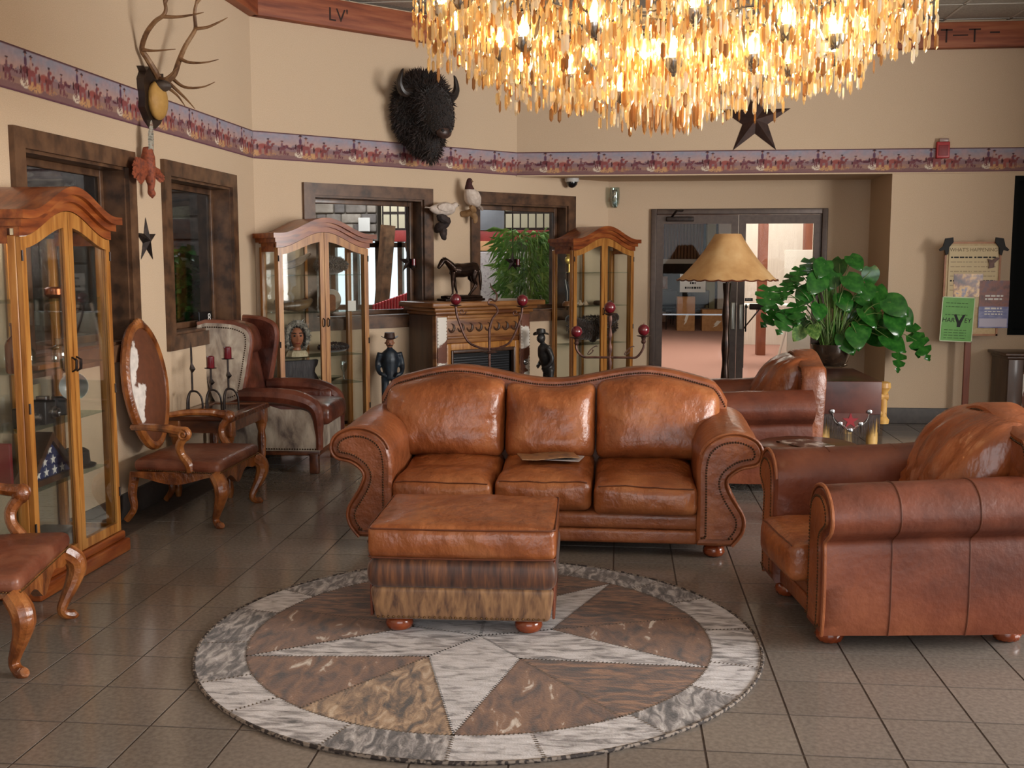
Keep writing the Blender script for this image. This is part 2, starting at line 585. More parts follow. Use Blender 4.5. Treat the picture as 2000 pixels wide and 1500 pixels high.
def _tile_random(mat):
    nt = mat.node_tree
    b = nt.nodes['Principled BSDF']
    src = b.inputs['Base Color'].links[0].from_socket
    oi = nt.nodes.new('ShaderNodeObjectInfo')
    mr = nt.nodes.new('ShaderNodeMapRange')
    mr.inputs[3].default_value, mr.inputs[4].default_value = .93, 1.05
    nt.links.new(oi.outputs['Random'], mr.inputs[0])
    hs = nt.nodes.new('ShaderNodeHueSaturation')
    nt.links.new(mr.outputs[0], hs.inputs['Value'])
    nt.links.new(src, hs.inputs['Color'])
    nt.links.new(hs.outputs[0], b.inputs['Base Color'])


_tile_random(TILE)
tiles = []
for i in range(-4, 28):
    for j in range(-18, 29):
        x, y = (i - 6.079) * T, (j + 8.807) * T
        if x < -3.12 or x + T > 6.9 or y < -3.0 or y + T > 12.0:
            continue
        c = Vector((x + T / 2, y + T / 2, -CAM_H))
        w = c.dot(_W)
        vis = w > .5 and abs(c.dot(_Rt) / w * FPX) < 1010 and abs(c.dot(_U) / w * FPX) < 770
        tiles.append((0 if vis else 1, w, x, y))
tiles.sort()
tm = tile_g(0, 0).mesh('floor_tile', smooth=False)
rest = G()
for k, (hid, w, x, y) in enumerate(tiles):
    if k < 300:
        link('floor_tile', tm, TILE, fl, (x, y, 0))
    else:
        t = tile_g(x, y)
        rest.add(t.v, t.f)
stuff(part('floor_tile_field', rest, TILE, fl, smooth=False))

# ceiling: lay-in tiles and grid
ce = struct(part('ceiling', G().box(-3.4, 6.9, -3.0, 11.3, CEIL + .03, CEIL + .15), CEILT, None, smooth=False))
ctm = G().box(.012, .598, .012, .598, CEIL + .004, CEIL + .03).mesh('ceiling_tile', smooth=False)
gg = G()
for i in range(-5, 12):
    gg.box(i * .61 - .012, i * .61 + .012, -2.9, 11.05, CEIL, CEIL + .03)
for j in range(-5, 19):
    gg.box(-3.12, 6.9, j * .61 - .012, j * .61 + .012, CEIL, CEIL + .03)
part('ceiling_grid', gg, CEILG, ce, smooth=False)
for i in range(-5, 11):
    for j in range(4, 18):
        link('ceiling_tile', ctm, CEILT, ce, (i * .61, j * .61, 0))

# cedar beams round the top of the walls
for k, (fm, a, b) in enumerate(((F_LEFT, -3.0, 9.0), (F_ANG, .0, 2.9), (F_BACK, C2.x, 6.9))):
    o = part('trim_%d' % (k + 4), G().rbox(a, b, -.09, 0, 3.655, 3.895, .008), BEAMWOOD, None)
    o.matrix_world = fm
    struct(o)


def text_mesh(txt, size, depth=.0008, align='CENTER', shear=0, bold=0.0):
    c = bpy.data.curves.new('txt', 'FONT')
    c.body, c.size, c.extrude, c.align_x, c.align_y = txt, size, depth, align, 'CENTER'
    c.shear = shear
    c.offset = bold
    o = bpy.data.objects.new('txt', c)
    COL.objects.link(o)
    bpy.context.view_layer.update()
    me = bpy.data.meshes.new_from_object(o.evaluated_get(bpy.context.evaluated_depsgraph_get()))
    bpy.data.objects.remove(o)
    return me


def text(name, txt, size, mat, parent, loc, rot=(pi / 2, 0, 0), **kw):
    me = text_mesh(txt, size, **kw)
    me.materials.clear()
    return link(name, me, mat, parent, loc, rot)


BURN = M('burnt_brand', [(50, 28, 20)], rough=.8)
bt = bpy.data.objects['trim_5']
text('brand_mark', "LV'", .16, BURN, bt, (.80, -.0915, 3.755))
bt = bpy.data.objects['trim_6']
g = G()
for s_ in (-1, 1):
    g.box(s_ * .13 - .055, s_ * .13 + .055, -.0925, -.09, .05, .065).box(s_ * .13 - .008, s_ * .13 + .008, -.0925, -.09, -.06, .065)
g.box(-.07, .07, -.0925, -.09, 0, .012).box(.27, .36, -.0925, -.09, .02, .034)
part('brand_mark', g, BURN, bt, smooth=False, loc=(3.2, 0, 3.765))

# wallpaper border with riders, printed on a thin strip
PER = .54
rng = np.random.default_rng(3)
_nz = rng.random((64, 64))


def vnoise(u, v):
    x, y = np.floor(u).astype(int), np.floor(v).astype(int)
    fx, fy = u - x, v - y
    fx, fy = fx * fx * (3 - 2 * fx), fy * fy * (3 - 2 * fy)
    g_ = lambda a, b: _nz[a % 64, b % 64]
    return (g_(x, y) * (1 - fx) + g_(x + 1, y) * fx) * (1 - fy) + (g_(x, y + 1) * (1 - fx) + g_(x + 1, y + 1) * fx) * fy


def fbm(u, v):
    return vnoise(u, v) * .5 + vnoise(u * 2.1, v * 2.1) * .3 + vnoise(u * 4.3, v * 4.3) * .2


def border_colour(u, v):
    p = np.mod(u, PER) / PER
    n1, n2, n3 = fbm(u * 14, v * 5), fbm(u * 40 + 9, v * 12), fbm(p * 60 + 3, v * 30)
    lin = lambda c: np.array(hexc(*c)[:3])
    col = np.zeros(u.shape + (3,))
    sky = lin((176, 146, 150))[None, None] * (1 - n1[..., None]) + lin((134, 148, 168))[None, None] * n1[..., None]
    low = lin((190, 150, 134))
    t = np.clip((v - .45) / .4, 0, 1)[..., None]
    col[:] = sky * t + low * (1 - t)

    def put(mask, c, soft=1.):
        a = np.clip(mask, 0, 1)[..., None] * soft
        col[:] = col * (1 - a) + lin(c) * a

    def ell(cx, cy, rx, ry):
        dx = np.minimum(np.abs(p - cx), 1 - np.abs(p - cx))
        return np.clip((1 - np.sqrt((dx / rx) ** 2 + ((v - cy) / ry) ** 2)) * 5, 0, 1)
    hill = .52 + .10 * (fbm(p * 9, p * 0 + 2) - .5) * 2
    put((v < hill) * 1.0 * (n1 > .42), (120, 116, 132), .6)
    put((v < .46 + .05 * n2) * 1.0, (138, 106, 110), .8)
    put((v < .30 + .06 * n2) * 1.0, (156, 122, 108), .9)
    put((v < .14 + .08 * n2) * 1.0, (126, 92, 94), .85)
    put(ell(.32, .20, .17, .13) * (n3 > .36), (196, 150, 106))
    put(ell(.14, .24, .09, .13) * (n3 > .40), (216, 200, 180))
    put(ell(.62, .20, .12, .08) * (n3 > .45), (186, 138, 96), .8)
    put(ell(.90, .24, .06, .07) * (n3 > .4), (104, 60, 70))
    # pack of horses far off
    put(ell(.88, .50, .10, .05) * (n2 > .45), (96, 52, 68))
    put(ell(.02, .46, .10, .06) * (n2 > .4), (92, 50, 62))

    def horse(cx, cy, s, c, cr=None):
        put(ell(cx, cy, .075 * s, .085 * s), c)
        put(ell(cx + .075 * s, cy + .09 * s, .022 * s, .085 * s), c)
        put(ell(cx + .10 * s, cy + .15 * s, .034 * s, .04 * s), c)
        for k in (-.055, -.03, .035, .06):
            put(ell(cx + k * s, cy - .16 * s, .012 * s, .14 * s), c)
        put(ell(cx - .08 * s, cy - .02 * s, .016 * s, .10 * s), (70, 34, 40))
        if cr:
            put(ell(cx - .005, cy + .17 * s, .026 * s, .12 * s), cr)
            put(ell(cx - .005, cy + .31 * s, .016 * s, .045 * s), (150, 104, 90))
            put(ell(cx - .005, cy + .35 * s, .036 * s, .025 * s), (60, 34, 44))
    horse(.17, .54, 1.1, (112, 58, 64), (96, 66, 88))
    horse(.27, .50, 1.05, (142, 78, 78), (180, 146, 138))
    horse(.50, .47, 1.15, (154, 84, 78))
    horse(.60, .44, .85, (124, 66, 66), (110, 70, 82))
    horse(.84, .42, .8, (118, 70, 76), (120, 84, 92))
    put((v > .965) * 1.0, (96, 62, 66))
    put((v < .05) * 1.0, (104, 66, 78))
    col *= (.88 + .24 * n2)[..., None]
    return col


BORDER = attr_mat('wallpaper_border', .7, spec=.25)


def border(name, fm, u0, u1, off):
    z0, z1, nr = 2.49, 2.722, 36
    nc = int((u1 - u0) / .0065)
    us, vs = np.linspace(u0, u1, nc + 1), np.linspace(0, 1, nr + 1)
    UU, VV = np.meshgrid(us, vs)
    co = np.stack([UU, np.full_like(UU, -.004), z0 + VV * (z1 - z0)], -1).reshape(-1, 3)
    i = np.arange(nr)[:, None] * (nc + 1) + np.arange(nc)[None]
    q = np.stack([i, i + 1, i + nc + 2, i + nc + 1], -1).reshape(-1, 4)
    me = bpy.data.meshes.new(name)
    me.vertices.add(len(co))
    me.vertices.foreach_set('co', co.ravel())
    me.loops.add(q.size)
    me.loops.foreach_set('vertex_index', q.ravel().astype(np.int32))
    me.polygons.add(len(q))
    me.polygons.foreach_set('loop_start', np.arange(0, q.size, 4, dtype=np.int32))
    me.polygons.foreach_set('loop_total', np.full(len(q), 4, dtype=np.int32))
    me.update(calc_edges=True)
    c = border_colour(UU + off, VV).reshape(-1, 3)
    ca = me.color_attributes.new('Col', 'FLOAT_COLOR', 'POINT')
    ca.data.foreach_set('color', np.concatenate([c, np.ones((len(c), 1))], 1).ravel())
    o = link(name, me, BORDER)
    o.matrix_world = fm
    return struct(o)


border('trim_1', F_LEFT, 3.6, 8.997, 0)
border('trim_2', F_ANG, .003, 2.898, .18)
border('trim_3', F_BACK, C2.x, 5.2, .33)
# bottom edge of the dropped header
struct(part('trim_7', G().box(C2.x, NX + 2.6, BY - .012, BY - .004, 2.478, 2.492), WALLP, None, smooth=False))
for nm, fm, a, b in (('baseboard_left', F_LEFT, -2.9, 8.99), ('baseboard_angled', F_ANG, .01, 4.18), ('baseboard_back', F_BACK, NX, 6.8), ('baseboard_niche', F_DOOR, 2.2, NX)):
    o = part(nm, G().rbox(a, b, -.015, 0, 0, .16, .005), BASEB, None)
    o.matrix_world = fm
    struct(o)


# windows: casing boards, jamb lining, sash, pane
def window(k, sash_at=None, dark=False):
    fm, u0, u1 = WIN[k]
    z0, z1 = WZ0, WZ1
    e = struct(link('window_%d' % k, None))
    e.matrix_world = fm
    for nm, poly in (('casing_board', [(u0, z1), (u1, z1), (u1 - FW, z1 - FW), (u0 + FW, z1 - FW)]),
                     ('casing_board', [(u0, z0), (u0 + FW, z0 + FW), (u1 - FW, z0 + FW), (u1, z0)]),
                     ('casing_board', [(u0, z0), (u0, z1), (u0 + FW, z1 - FW), (u0 + FW, z0 + FW)]),
                     ('casing_board', [(u1, z0), (u1 - FW, z0 + FW), (u1 - FW, z1 - FW), (u1, z1)])):
        part(nm, G().prism(poly, -.03, .0), WALNUT, e, smooth=False)
    a, b, c, d = u0 + FW, u1 - FW, z0 + FW, z1 - FW
    j = .018
    for bx in ((a, a + j, c, d), (b - j, b, c, d), (a + j, b - j, d - j, d), (a + j, b - j, c, c + j)):
        part('jamb_board', G().box(bx[0], bx[1], -.005, .26, bx[2], bx[3]), WALNUT, e, smooth=False)
    a, b, c, d = a + j, b - j, c + j, d - j
    s = .045
    for bx in ((a, a + s, c, d), (b - s, b, c, d), (a + s, b - s, d - s, d), (a + s, b - s, c, c + s)):
        part('sash_rail', G().rbox(bx[0], bx[1], .13, .17, bx[2], bx[3], .006), WALNUT, e)
    if sash_at:
        part('mullion', G().rbox(a + (b - a) * sash_at - .03, a + (b - a) * sash_at + .03, .125, .175, c + s, d - s, .006), WALNUT, e)
    part('pane', G().box(a + s, b - s, .146, .152, c + s, d - s), GLASS_DARK if dark else GLASS, e, smooth=False)
    return e


window(1, None, True)
window(2, None, True)
window(3)
window(4)
# dark glazing on the right wall
e = struct(link('window_5', None))
e.matrix_world = F_BACK
NIGHT = M('dark_glazing', [(12, 14, 13)], rough=.6, spec=.1)
part('pane', G().box(3.83, 5.2, .06, .08, .93, 2.42), NIGHT, e, smooth=False)
for bx in ((3.80, 3.84, .9, 2.45), (3.84, 5.2, 2.4, 2.45), (3.84, 5.2, .9, .95)):
    part('casing_board', G().box(bx[0], bx[1], -.01, .06, bx[2], bx[3]), NIGHT, e, smooth=False)

# glass double door in the niche
dr = struct(link('door_1', None))
dr.matrix_world = F_DOOR
D0, D1, DT, DM = .316, 2.20, 2.19, 1.262
for bx in ((D0, D0 + .06, 0, DT), (D1 - .06, D1, 0, DT), (D0 + .06, D1 - .06, DT - .06, DT)):
    part('door_frame', G().rbox(bx[0], bx[1], -.04, .12, bx[2], bx[3], .006), BRONZE_AL, dr)


def leaf(a, b, hinge):
    L_ = part('door_leaf', G().box(a, a + .075, 0, .045, .02, DT - .065).box(b - .075, b, 0, .045, .02, DT - .065).box(a + .075, b - .075, 0, .045, DT - .16, DT - .065).box(a + .075, b - .075, 0, .045, .02, .24), BRONZE_AL, dr, smooth=False)
    part('pane', G().box(a + .075, b - .075, .018, .026, .24, DT - .16), GLASS_DOOR, L_, smooth=False)
    return L_


l1 = leaf(D0 + .062, DM - .003, 0)
l2 = leaf(DM + .003, D1 - .062, 1)
HANDLE = M('door_plate', [(168, 168, 160)], rough=.3, metal=.6)
part('push_bar', G().box(D0 + .14, DM - .08, -.03, -.018, 1.035, 1.05), STEEL, l1, smooth=False)
part('push_plate', G().rbox(DM - .065, DM - .02, -.03, -.004, .88, 1.18, .01), HANDLE, l1)
part('push_plate', G().rbox(DM + .02, DM + .065, -.03, -.004, .88, 1.16, .01), HANDLE, l2)
part('pull_handle', G().rbox(DM + .085, DM + .1, -.07, -.03, .86, 1.16, .006).box(DM + .085, DM + .11, -.06, 0, 1.12, 1.14), BLACK, l2)
part('push_bar', G().rbox(DM + .13, DM + .40, -.06, -.015, 1.10, 1.165, .01), IRON, l2)
sg = part('pull_sign', G().box(DM + .085, DM + .17, .008, .017, 1.19, 1.225), BLACK, l2, smooth=False)
text('sign_lettering', 'PULL', .026, PAPER, sg, (DM + .128, .0065, 1.2075))
part('door_closer', G().rbox(D0 + .16, D0 + .46, -.07, -.01, DT - .135, DT - .085, .01).tube([(D0 + .22, -.04, DT - .09), (D0 + .27, -.16, DT - .02), (D0 + .34, -.03, DT - .02)], .012, 6), IRON, dr)
# paper notice on the left door glass
nt_ = tag(part('paper_notice', G().box(-.14, .14, -.002, 0, -.10, .10), PAPER, None, smooth=False, loc=at(1353, 553, DY + .012)), 'white paper notice taped to the left glass door leaf', 'notice')
for r_, (w_, zz) in enumerate(((.075, .045), (.03, 0.0), (.085, -.05))):
    g = G()
    x = -w_
    while x < w_:
        q = R_.uniform(.012, .03)
        g.box(x, min(x + q, w_), -.0035, -.002, zz - .011, zz + .011)
        x += q + .008
    part('printed_line', g, INK, nt_, smooth=False)
# ------------------------------------------------------------------ leather suite
def rect_path_nails(pts, step, r, g, normal):
    """small domed nails along a path"""
    pts = [Vector(p) for p in pts]
    acc = 0
    n = Vector(normal).normalized()
    a = n.orthogonal().normalized()
    b = n.cross(a)
    for p, q in zip(pts, pts[1:]):
        L = (q - p).length
        while acc <= L:
            c = p + (q - p) * (acc / L if L else 0)
            ring = [c + (a * math.cos(t) + b * math.sin(t)) * r for t in [2 * pi * k / 6 for k in range(6)]]
            mid = [c + (a * math.cos(t) + b * math.sin(t)) * r * .6 + n * r * .6 for t in [2 * pi * k / 6 for k in range(6)]]
            vs = ring + mid + [c + n * r * .8]
            fs = [(k, (k + 1) % 6, 6 + (k + 1) % 6, 6 + k) for k in range(6)] + [(6 + k, 6 + (k + 1) % 6, 12) for k in range(6)]
            g.add(vs, fs)
            acc += step
        acc -= L


ARM = [(.155, .075), (.10, .15), (.095, .24), (.165, .36), (.185, .44), (.12, .50), (.03, .525), (.0, .585), (.03, .655), (.12, .695), (.225, .685), (.31, .625), (.345, .52), (.345, .34), (.345, .075)]


ARM2 = [(.10, .075), (.085, .15), (.08, .30), (.085, .42), (.09, .47), (.06, .495), (.015, .53), (.0, .585), (.03, .655), (.11, .70), (.21, .69), (.28, .63), (.30, .52), (.30, .34), (.30, .075)]


def arm_section(pts, n=4):
    P = smooth_path([(a, 0, z) for a, z in pts], n)
    return [(p.x, p.z) for p in P]


def inset(poly, d):
    out = []
    N = len(poly)
    area_ = sum(poly[i][0] * poly[(i + 1) % N][1] - poly[(i + 1) % N][0] * poly[i][1] for i in range(N))
    sg = 1 if area_ > 0 else -1
    for i in range(N):
        p, q = Vector(poly[i - 1]), Vector(poly[(i + 1) % N])
        t = (q - p).normalized()
        n = Vector((-t.y, t.x)) * sg
        out.append((poly[i][0] + n.x * d, poly[i][1] + n.y * d))
    return out


def bun_foot(parent, x, y, gad=True, r=.058, h=.07, mat=None):
    prof = [(r * .55, 0), (r * .85, h * .12), (r, h * .4), (r * .95, h * .7), (r * .7, h * .95), (r * .6, h)]
    g = G().lathe(prof, 36, rib=.07 if gad else 0, nrib=12, twist=12)
    return part('foot', g, mat or BUN, parent, angle=60, loc=(x, y, 0))


def leather_seat(name, label, cat, W, loc, rz, cushions, wave, seed, pillow=False, seams=False, D=.95, front_y=-.475, group=None):
    t = thing(name, label, cat, (loc[0], loc[1], 0), rz, group)
    fy, by = front_y, front_y + D
    sec = arm_section(ARM2 if pillow else ARM)
    for s in (-1, 1):
        X = lambda a: s * (W / 2 - a)
        ny = 10

        def pt(a, z, v, ins=0.):
            y = fy + .012 + v * (D - .12)
            zz = z * (1 + .05 * v) if z > .3 else z
            w = .006 * fnoise(a * 6, y * 7 + seed, z * 6 + s)
            return (X(a + ins) + w, y, zz + w)
        g = G()
        ring = len(sec)
        vs, fs = [], []
        ins0 = inset(sec, .018)
        for k in range(ny + 2):
            if k == 0:
                vs += [(X(a), fy, z) for a, z in ins0]
            else:
                vs += [pt(a, z, (k - 1) / ny) for a, z in sec]
        for k in range(ny + 1):
            for i in range(ring):
                i2 = (i + 1) % ring
                fs.append((k * ring + i, k * ring + i2, (k + 1) * ring + i2, (k + 1) * ring + i))
        tri = cap_tris(ins0)
        fs += tri
        fs += [tuple((ny + 1) * ring + i for i in tt) for tt in tri]
        g.add(vs, fs)
        arm = part('arm', g, LEATHER_SIDE if pillow else LEATHER, t, angle=55)
        pan = inset(sec, .042)
        pan = [p for p in pan]
        panel = part('arm_front_panel', G().prism([(X(a), z) for a, z in pan], fy - .010, fy + .004), LEATHER, arm, angle=30)
        ng = G()
        rect_path_nails([(X(a), fy - .010, z) for a, z in inset(sec, .046)], .0145, .0062, ng, (0, -1, 0))
        part('nailheads', ng, NAIL_DARK, arm)
        if seams:
            for v in (.30, .66):
                part('seam', G().tube([pt(a, z, v, -.001) for a, z in sec[:int(len(sec) * .72)]], .0035, 5), PIPING, arm)
        sp = G().tube([(X(a), fy + .004, z) for a, z in sec[:-10]], .008, 6)
        part('arm_welt', sp, LEATHER, arm)
    hw = W / 2 - .12
    iw = W / 2 - (.29 if pillow else .335)
    # back frame with shaped top
    nb = 60
    top = [(-hw + 2 * hw * i / nb) for i in range(nb + 1)]

    def topz(x):
        u = abs(x) / hw
        return wave(x) - .10 * max(0, (u - .9) / .1) ** 2.2
    g = G()
    poly = [(-hw + .05, .12)] + [(x, topz(x)) for x in top] + [(hw - .05, .12)]
    y0, y1 = by - .20, by - .03
    rows = [(y0 + .0, -.014), (y0 + .02, .0), (y1 - .02, 0), (y1, -.014)]
    vs, fs = [], []
    n = len(poly)
    for (yy, dz) in rows:
        vs += [(x * (1 + dz / hw), yy + .04 * (z - .1) * .6, z + dz) for x, z in poly]
    for k in range(3):
        for i in range(n):
            fs.append((k * n + i, k * n + (i + 1) % n, (k + 1) * n + (i + 1) % n, (k + 1) * n + i))
    fs += [tuple(range(n)), tuple(3 * n + i for i in range(n))]
    g.add(vs, fs)
    back = part('back', g, LEATHER, t, angle=50)
    ng = G()
    rect_path_nails([(x * .985, y0 + .04 * .85 * .6 - .004, topz(x) - .032) for x in top], .0145, .0062, ng, (0, -1, 0))
    part('nailheads', ng, NAIL_DARK, back)
    # seat deck and front rail
    g = G().rbox(-iw, iw, fy + .03, by - .1, .07, .15, .02, 4).rbox(-iw - .01, iw + .01, fy + .025, by - .12, .15, .245, .03, 4)
    part('front_rail', g, LEATHER, t)
    edges = [-iw]
    tot = sum(cushions)
    for c in cushions:
        edges.append(edges[-1] + 2 * iw * c / tot)
    for k, (a, b) in enumerate(zip(edges, edges[1:])):
        T1 = .04 if not pillow else .05
        drop = (.0, .012, -.004)[k % 3]

        def dseat(w, p, a=a, b=b, k=k):
            x, y, z = w
            cr = .035 * (1 - p[0] ** 4) * (1 - p[1] ** 4) * (1 if p[2] > 0 else 0)
            fr = .02 * (1 - p[0] ** 2) * max(0, -p[1]) ** 2 * (1 - p[2] ** 2)
            nzv = .012 * fnoise(x * 5 + seed, y * 5, z * 5 + k) + .006 * fnoise(x * 16 + seed, y * 12, z * 9)
            return (x, y - fr - (.5 * nzv if p[1] < -.6 else 0), z + cr + nzv * (1 if p[2] > 0 else .3) + .045 * max(0, p[1]))
        oh = .07 if pillow else 0.
        cu = part('seat_cushion', G().rbox(a + .006, b - .006, fy - .005 - oh + (.012 if k == 1 else 0), by - .24, .235 + drop, .405 + drop, .042, 10, dseat), LEATHER_SEAT, t, angle=70)
        welt = []
        for i in range(25):
            x = a + .03 + (b - a - .06) * i / 24
            p0 = ((x - (a + b) / 2) / (b - a) * 2)
            yq, zq = fy - .005 - oh + (.012 if k == 1 else 0) + .0125, .405 + drop - .0125
            ql = dseat((x, yq, zq), (p0, -.95, .81))
            welt.append((ql[0], ql[1] - .001, ql[2] + .001))
        part('seam', G().tube(welt, .0035, 5), PIPING, cu)
        # back cushion
        if not pillow:
            def dback(w, p, a=a, b=b, k=k):
                x, y, z = w
                f = (z - .44) / .44
                tz = topz(max(-hw * .95, min(hw * .95, x))) - .042
                zz = .44 + f * (tz - .44)
                bul = .085 * (1 - abs(p[0]) ** 4) * (1 - abs(p[2]) ** 4) * max(0, -p[1])
                nzv = .014 * fnoise(x * 4 + seed + k, z * 4, 2.2) + .006 * fnoise(x * 14, z * 10 + k, seed)
                cr = .012 * math.exp(-((f - .28 - abs(p[0]) * .25) / .06) ** 2) * abs(p[0])
                xx = x
                return (xx, y - bul - nzv + cr + .10 * f, zz)
            ex = hw - iw - .055
            part('back_cushion', G().rbox(a + (-ex if k == 0 else .004), b - (-ex if k == len(cushions) - 1 else .004), by - .40, by - .20, .44, .88, .05, 12, dback), LEATHER_SEAT, t, angle=70)
        else:
            def dpil(w, p, a=a, b=b):
                x, y, z = w
                f = (z - .42) / .5
                q = (1 - abs(p[0]) ** 3.2) * (1 - abs(p[2]) ** 3.2)
                bul = .10 * q
                rad = .017 * math.sin(9 * math.atan2(p[2] + .9, p[0] + .02) * 2.2 + 3 * fnoise(x * 4, z * 4, seed)) * (.3 + q)
                nzv = .02 * fnoise(x * 5 + seed, z * 5, 1.1)
                pinch = 1 - .05 * (1 - abs(p[2])) * 0
                return (x * pinch, y + (-.25 + .75 * p[1]) * bul - rad - nzv + .20 * f, z + .03 * (1 - abs(p[0]) ** 2) * p[2] + .02 * fnoise(x * 6, seed, 0))
            part('back_pillow', G().rbox(a - .03, b + .03, by - .44, by - .24, .41, .93, .09, 14, dpil), LEATHER_PILLOW, t, angle=70)
    for s in (-1, 1):
        bun_foot(t, s * (W / 2 - .245), fy + .085)
        bun_foot(t, s * (W / 2 - .245), by - .17)
    return t


def wave_sofa(x):
    return .925 + .05 * math.cos((abs(x) - .56) * pi / .56) if abs(x) < 1.12 else .88


def wave_sofa2(x):
    u = abs(x)
    return .935 + .04 * math.cos((u - .60) * pi / .60) - .03 * max(0, u - .6) / .5


def wave_chair(x):
    return .94 + .045 * math.cos(x * pi / .42)


leather_seat('leather_sofa', 'three-seat cognac leather sofa with rolled arms and nailhead trim behind the ottoman', 'sofa', 2.38, (-.42, 6.275), 0, (.6, .57, .6), wave_sofa2, 1)
leather_seat('leather_armchair', 'large cognac leather armchair at the right edge, seen from its side beside the rug', 'armchair', 1.14, (1.285, 4.94), math.radians(-83), (1,), wave_chair, 5, pillow=True, seams=True, D=1.02, front_y=-.51)
leather_seat('leather_armchair', 'cognac leather armchair with shiny back pillow standing behind the sofa by the floor lamp', 'armchair', 1.12, (.92, 7.98), math.radians(-88), (1,), wave_chair, 9, pillow=True, seams=False, D=1.0, front_y=-.5)

# ------------------------------------------------------------------ ottoman
ot = thing('ottoman', 'leather topped ottoman with two bands of brindled cowhide standing on the round rug', 'ottoman', (-.68, 4.765, .009), math.radians(2))


def dot_(w, p):
    x, y, z = w
    cr = .028 * (1 - p[0] ** 2) * (1 - p[1] ** 2) * (1 if p[2] > 0 else .2)
    fr = .018 * (1 - abs(p[0]) ** 3) * (1 - p[2] ** 2)
    nzv = .010 * fnoise(x * 5, y * 5, z * 6) + .005 * fnoise(x * 18 + y * 6, y * 9, z * 8)
    return (x, y + (fr + nzv) * (-1 if p[1] < -.5 else (1 if p[1] > .5 else 0)), z + cr + .6 * nzv)


c_ = part('cushion', G().rbox(-.405, .405, -.33, .33, .335, .482, .03, 14, dot_), LEATHER_SEAT, ot, angle=70)
for zz in (.345, .472):
    r1 = [(-.385, -.325), (.385, -.325), (.40, -.31), (.40, .31), (.385, .325), (-.385, .325), (-.40, .31), (-.40, -.31), (-.385, -.325)]
    pth = []
    for (a, b) in zip(r1, r1[1:]):
        for k in range(8):
            x, y = a[0] + (b[0] - a[0]) * k / 8, a[1] + (b[1] - a[1]) * k / 8
            pth.append((x * 1.005, y * 1.02 - (.012 * (1 - (x / .4) ** 2) if y < -.3 else 0), zz))
    part('seam', G().tube(pth, .004, 5), PIPING, c_)


def band_def(k):
    def f(w, p):
        x, y, z = w
        b = .016 * (1 - p[2] ** 2)
        sx = 1 + b / .4
        return (x * sx, y * (1 + b / .33), z)
    return f


part('hide_band', G().rbox(-.395, .395, -.325, .325, .205, .34, .03, 6, band_def(0)), HIDE_OTTO_T, ot, angle=60)


def low_def(w, p):
    x, y, z = w
    f = (z - .06) / .15
    k = 1 - .05 * max(0, 1 - f) ** 1.5
    return (x * k, y * k, z)


part('hide_band', G().rbox(-.397, .397, -.327, .327, .062, .212, .02, 6, low_def), HIDE_OTTO_B, ot, angle=60)
for s in (-1, 1):
    part('side_panel', G().rbox(s * .396 - .006, s * .396 + .006, -.30, .30, .075, .33, .005, 3), LEATHER_SIDE, ot)
ng = G()
for yy, n_ in ((-.318, (0, -1, 0)),):
    rect_path_nails([(-.365, yy, .078), (.365, yy, .078)], .0225, .0062, ng, n_)
part('nailheads', ng, NAIL, ot)
for x in (-.285, .285):
    for y in (-.235, .235):
        bun_foot(ot, x, y, gad=False, r=.062, h=.07)

# ------------------------------------------------------------------ cowhide rug: one piece of hide per part
rug = thing('cowhide_rug', 'round patchwork cowhide rug with a pale five-pointed star and grey border', 'rug', (-.59, 4.46, 0), math.radians(2))
RR, RI, RS = 1.19, .985, .32
THK = .008


def hide_piece(poly, mat, z=THK, sm=1):
    g = G()
    n = len(poly)
    g.add([(x, y, .001) for x, y in poly] + [(x, y, z) for x, y in poly], [tuple(range(n, 2 * n)), tuple(range(n - 1, -1, -1))] + [(i, (i + 1) % n, n + (i + 1) % n, n + i) for i in range(n)])
    return g


def P_(r, d):
    return (r * math.cos(math.radians(d)), r * math.sin(math.radians(d)))


stitch = G()


def stitches(a, b, w=.007):
    a, b = Vector((*a, THK + .0005)), Vector((*b, THK + .0005))
    d = (b - a)
    L = d.length
    d.normalize()
    nrm = Vector((-d.y, d.x, 0))
    k = 0
    x = 0.
    while x < L:
        c = a + d * x
        q = c + d * .008
        stitch.add([c - nrm * w, c - nrm * w + d * .006, q + nrm * w + d * .003, q + nrm * w - d * .003], [(0, 1, 2, 3)])
        x += .0165


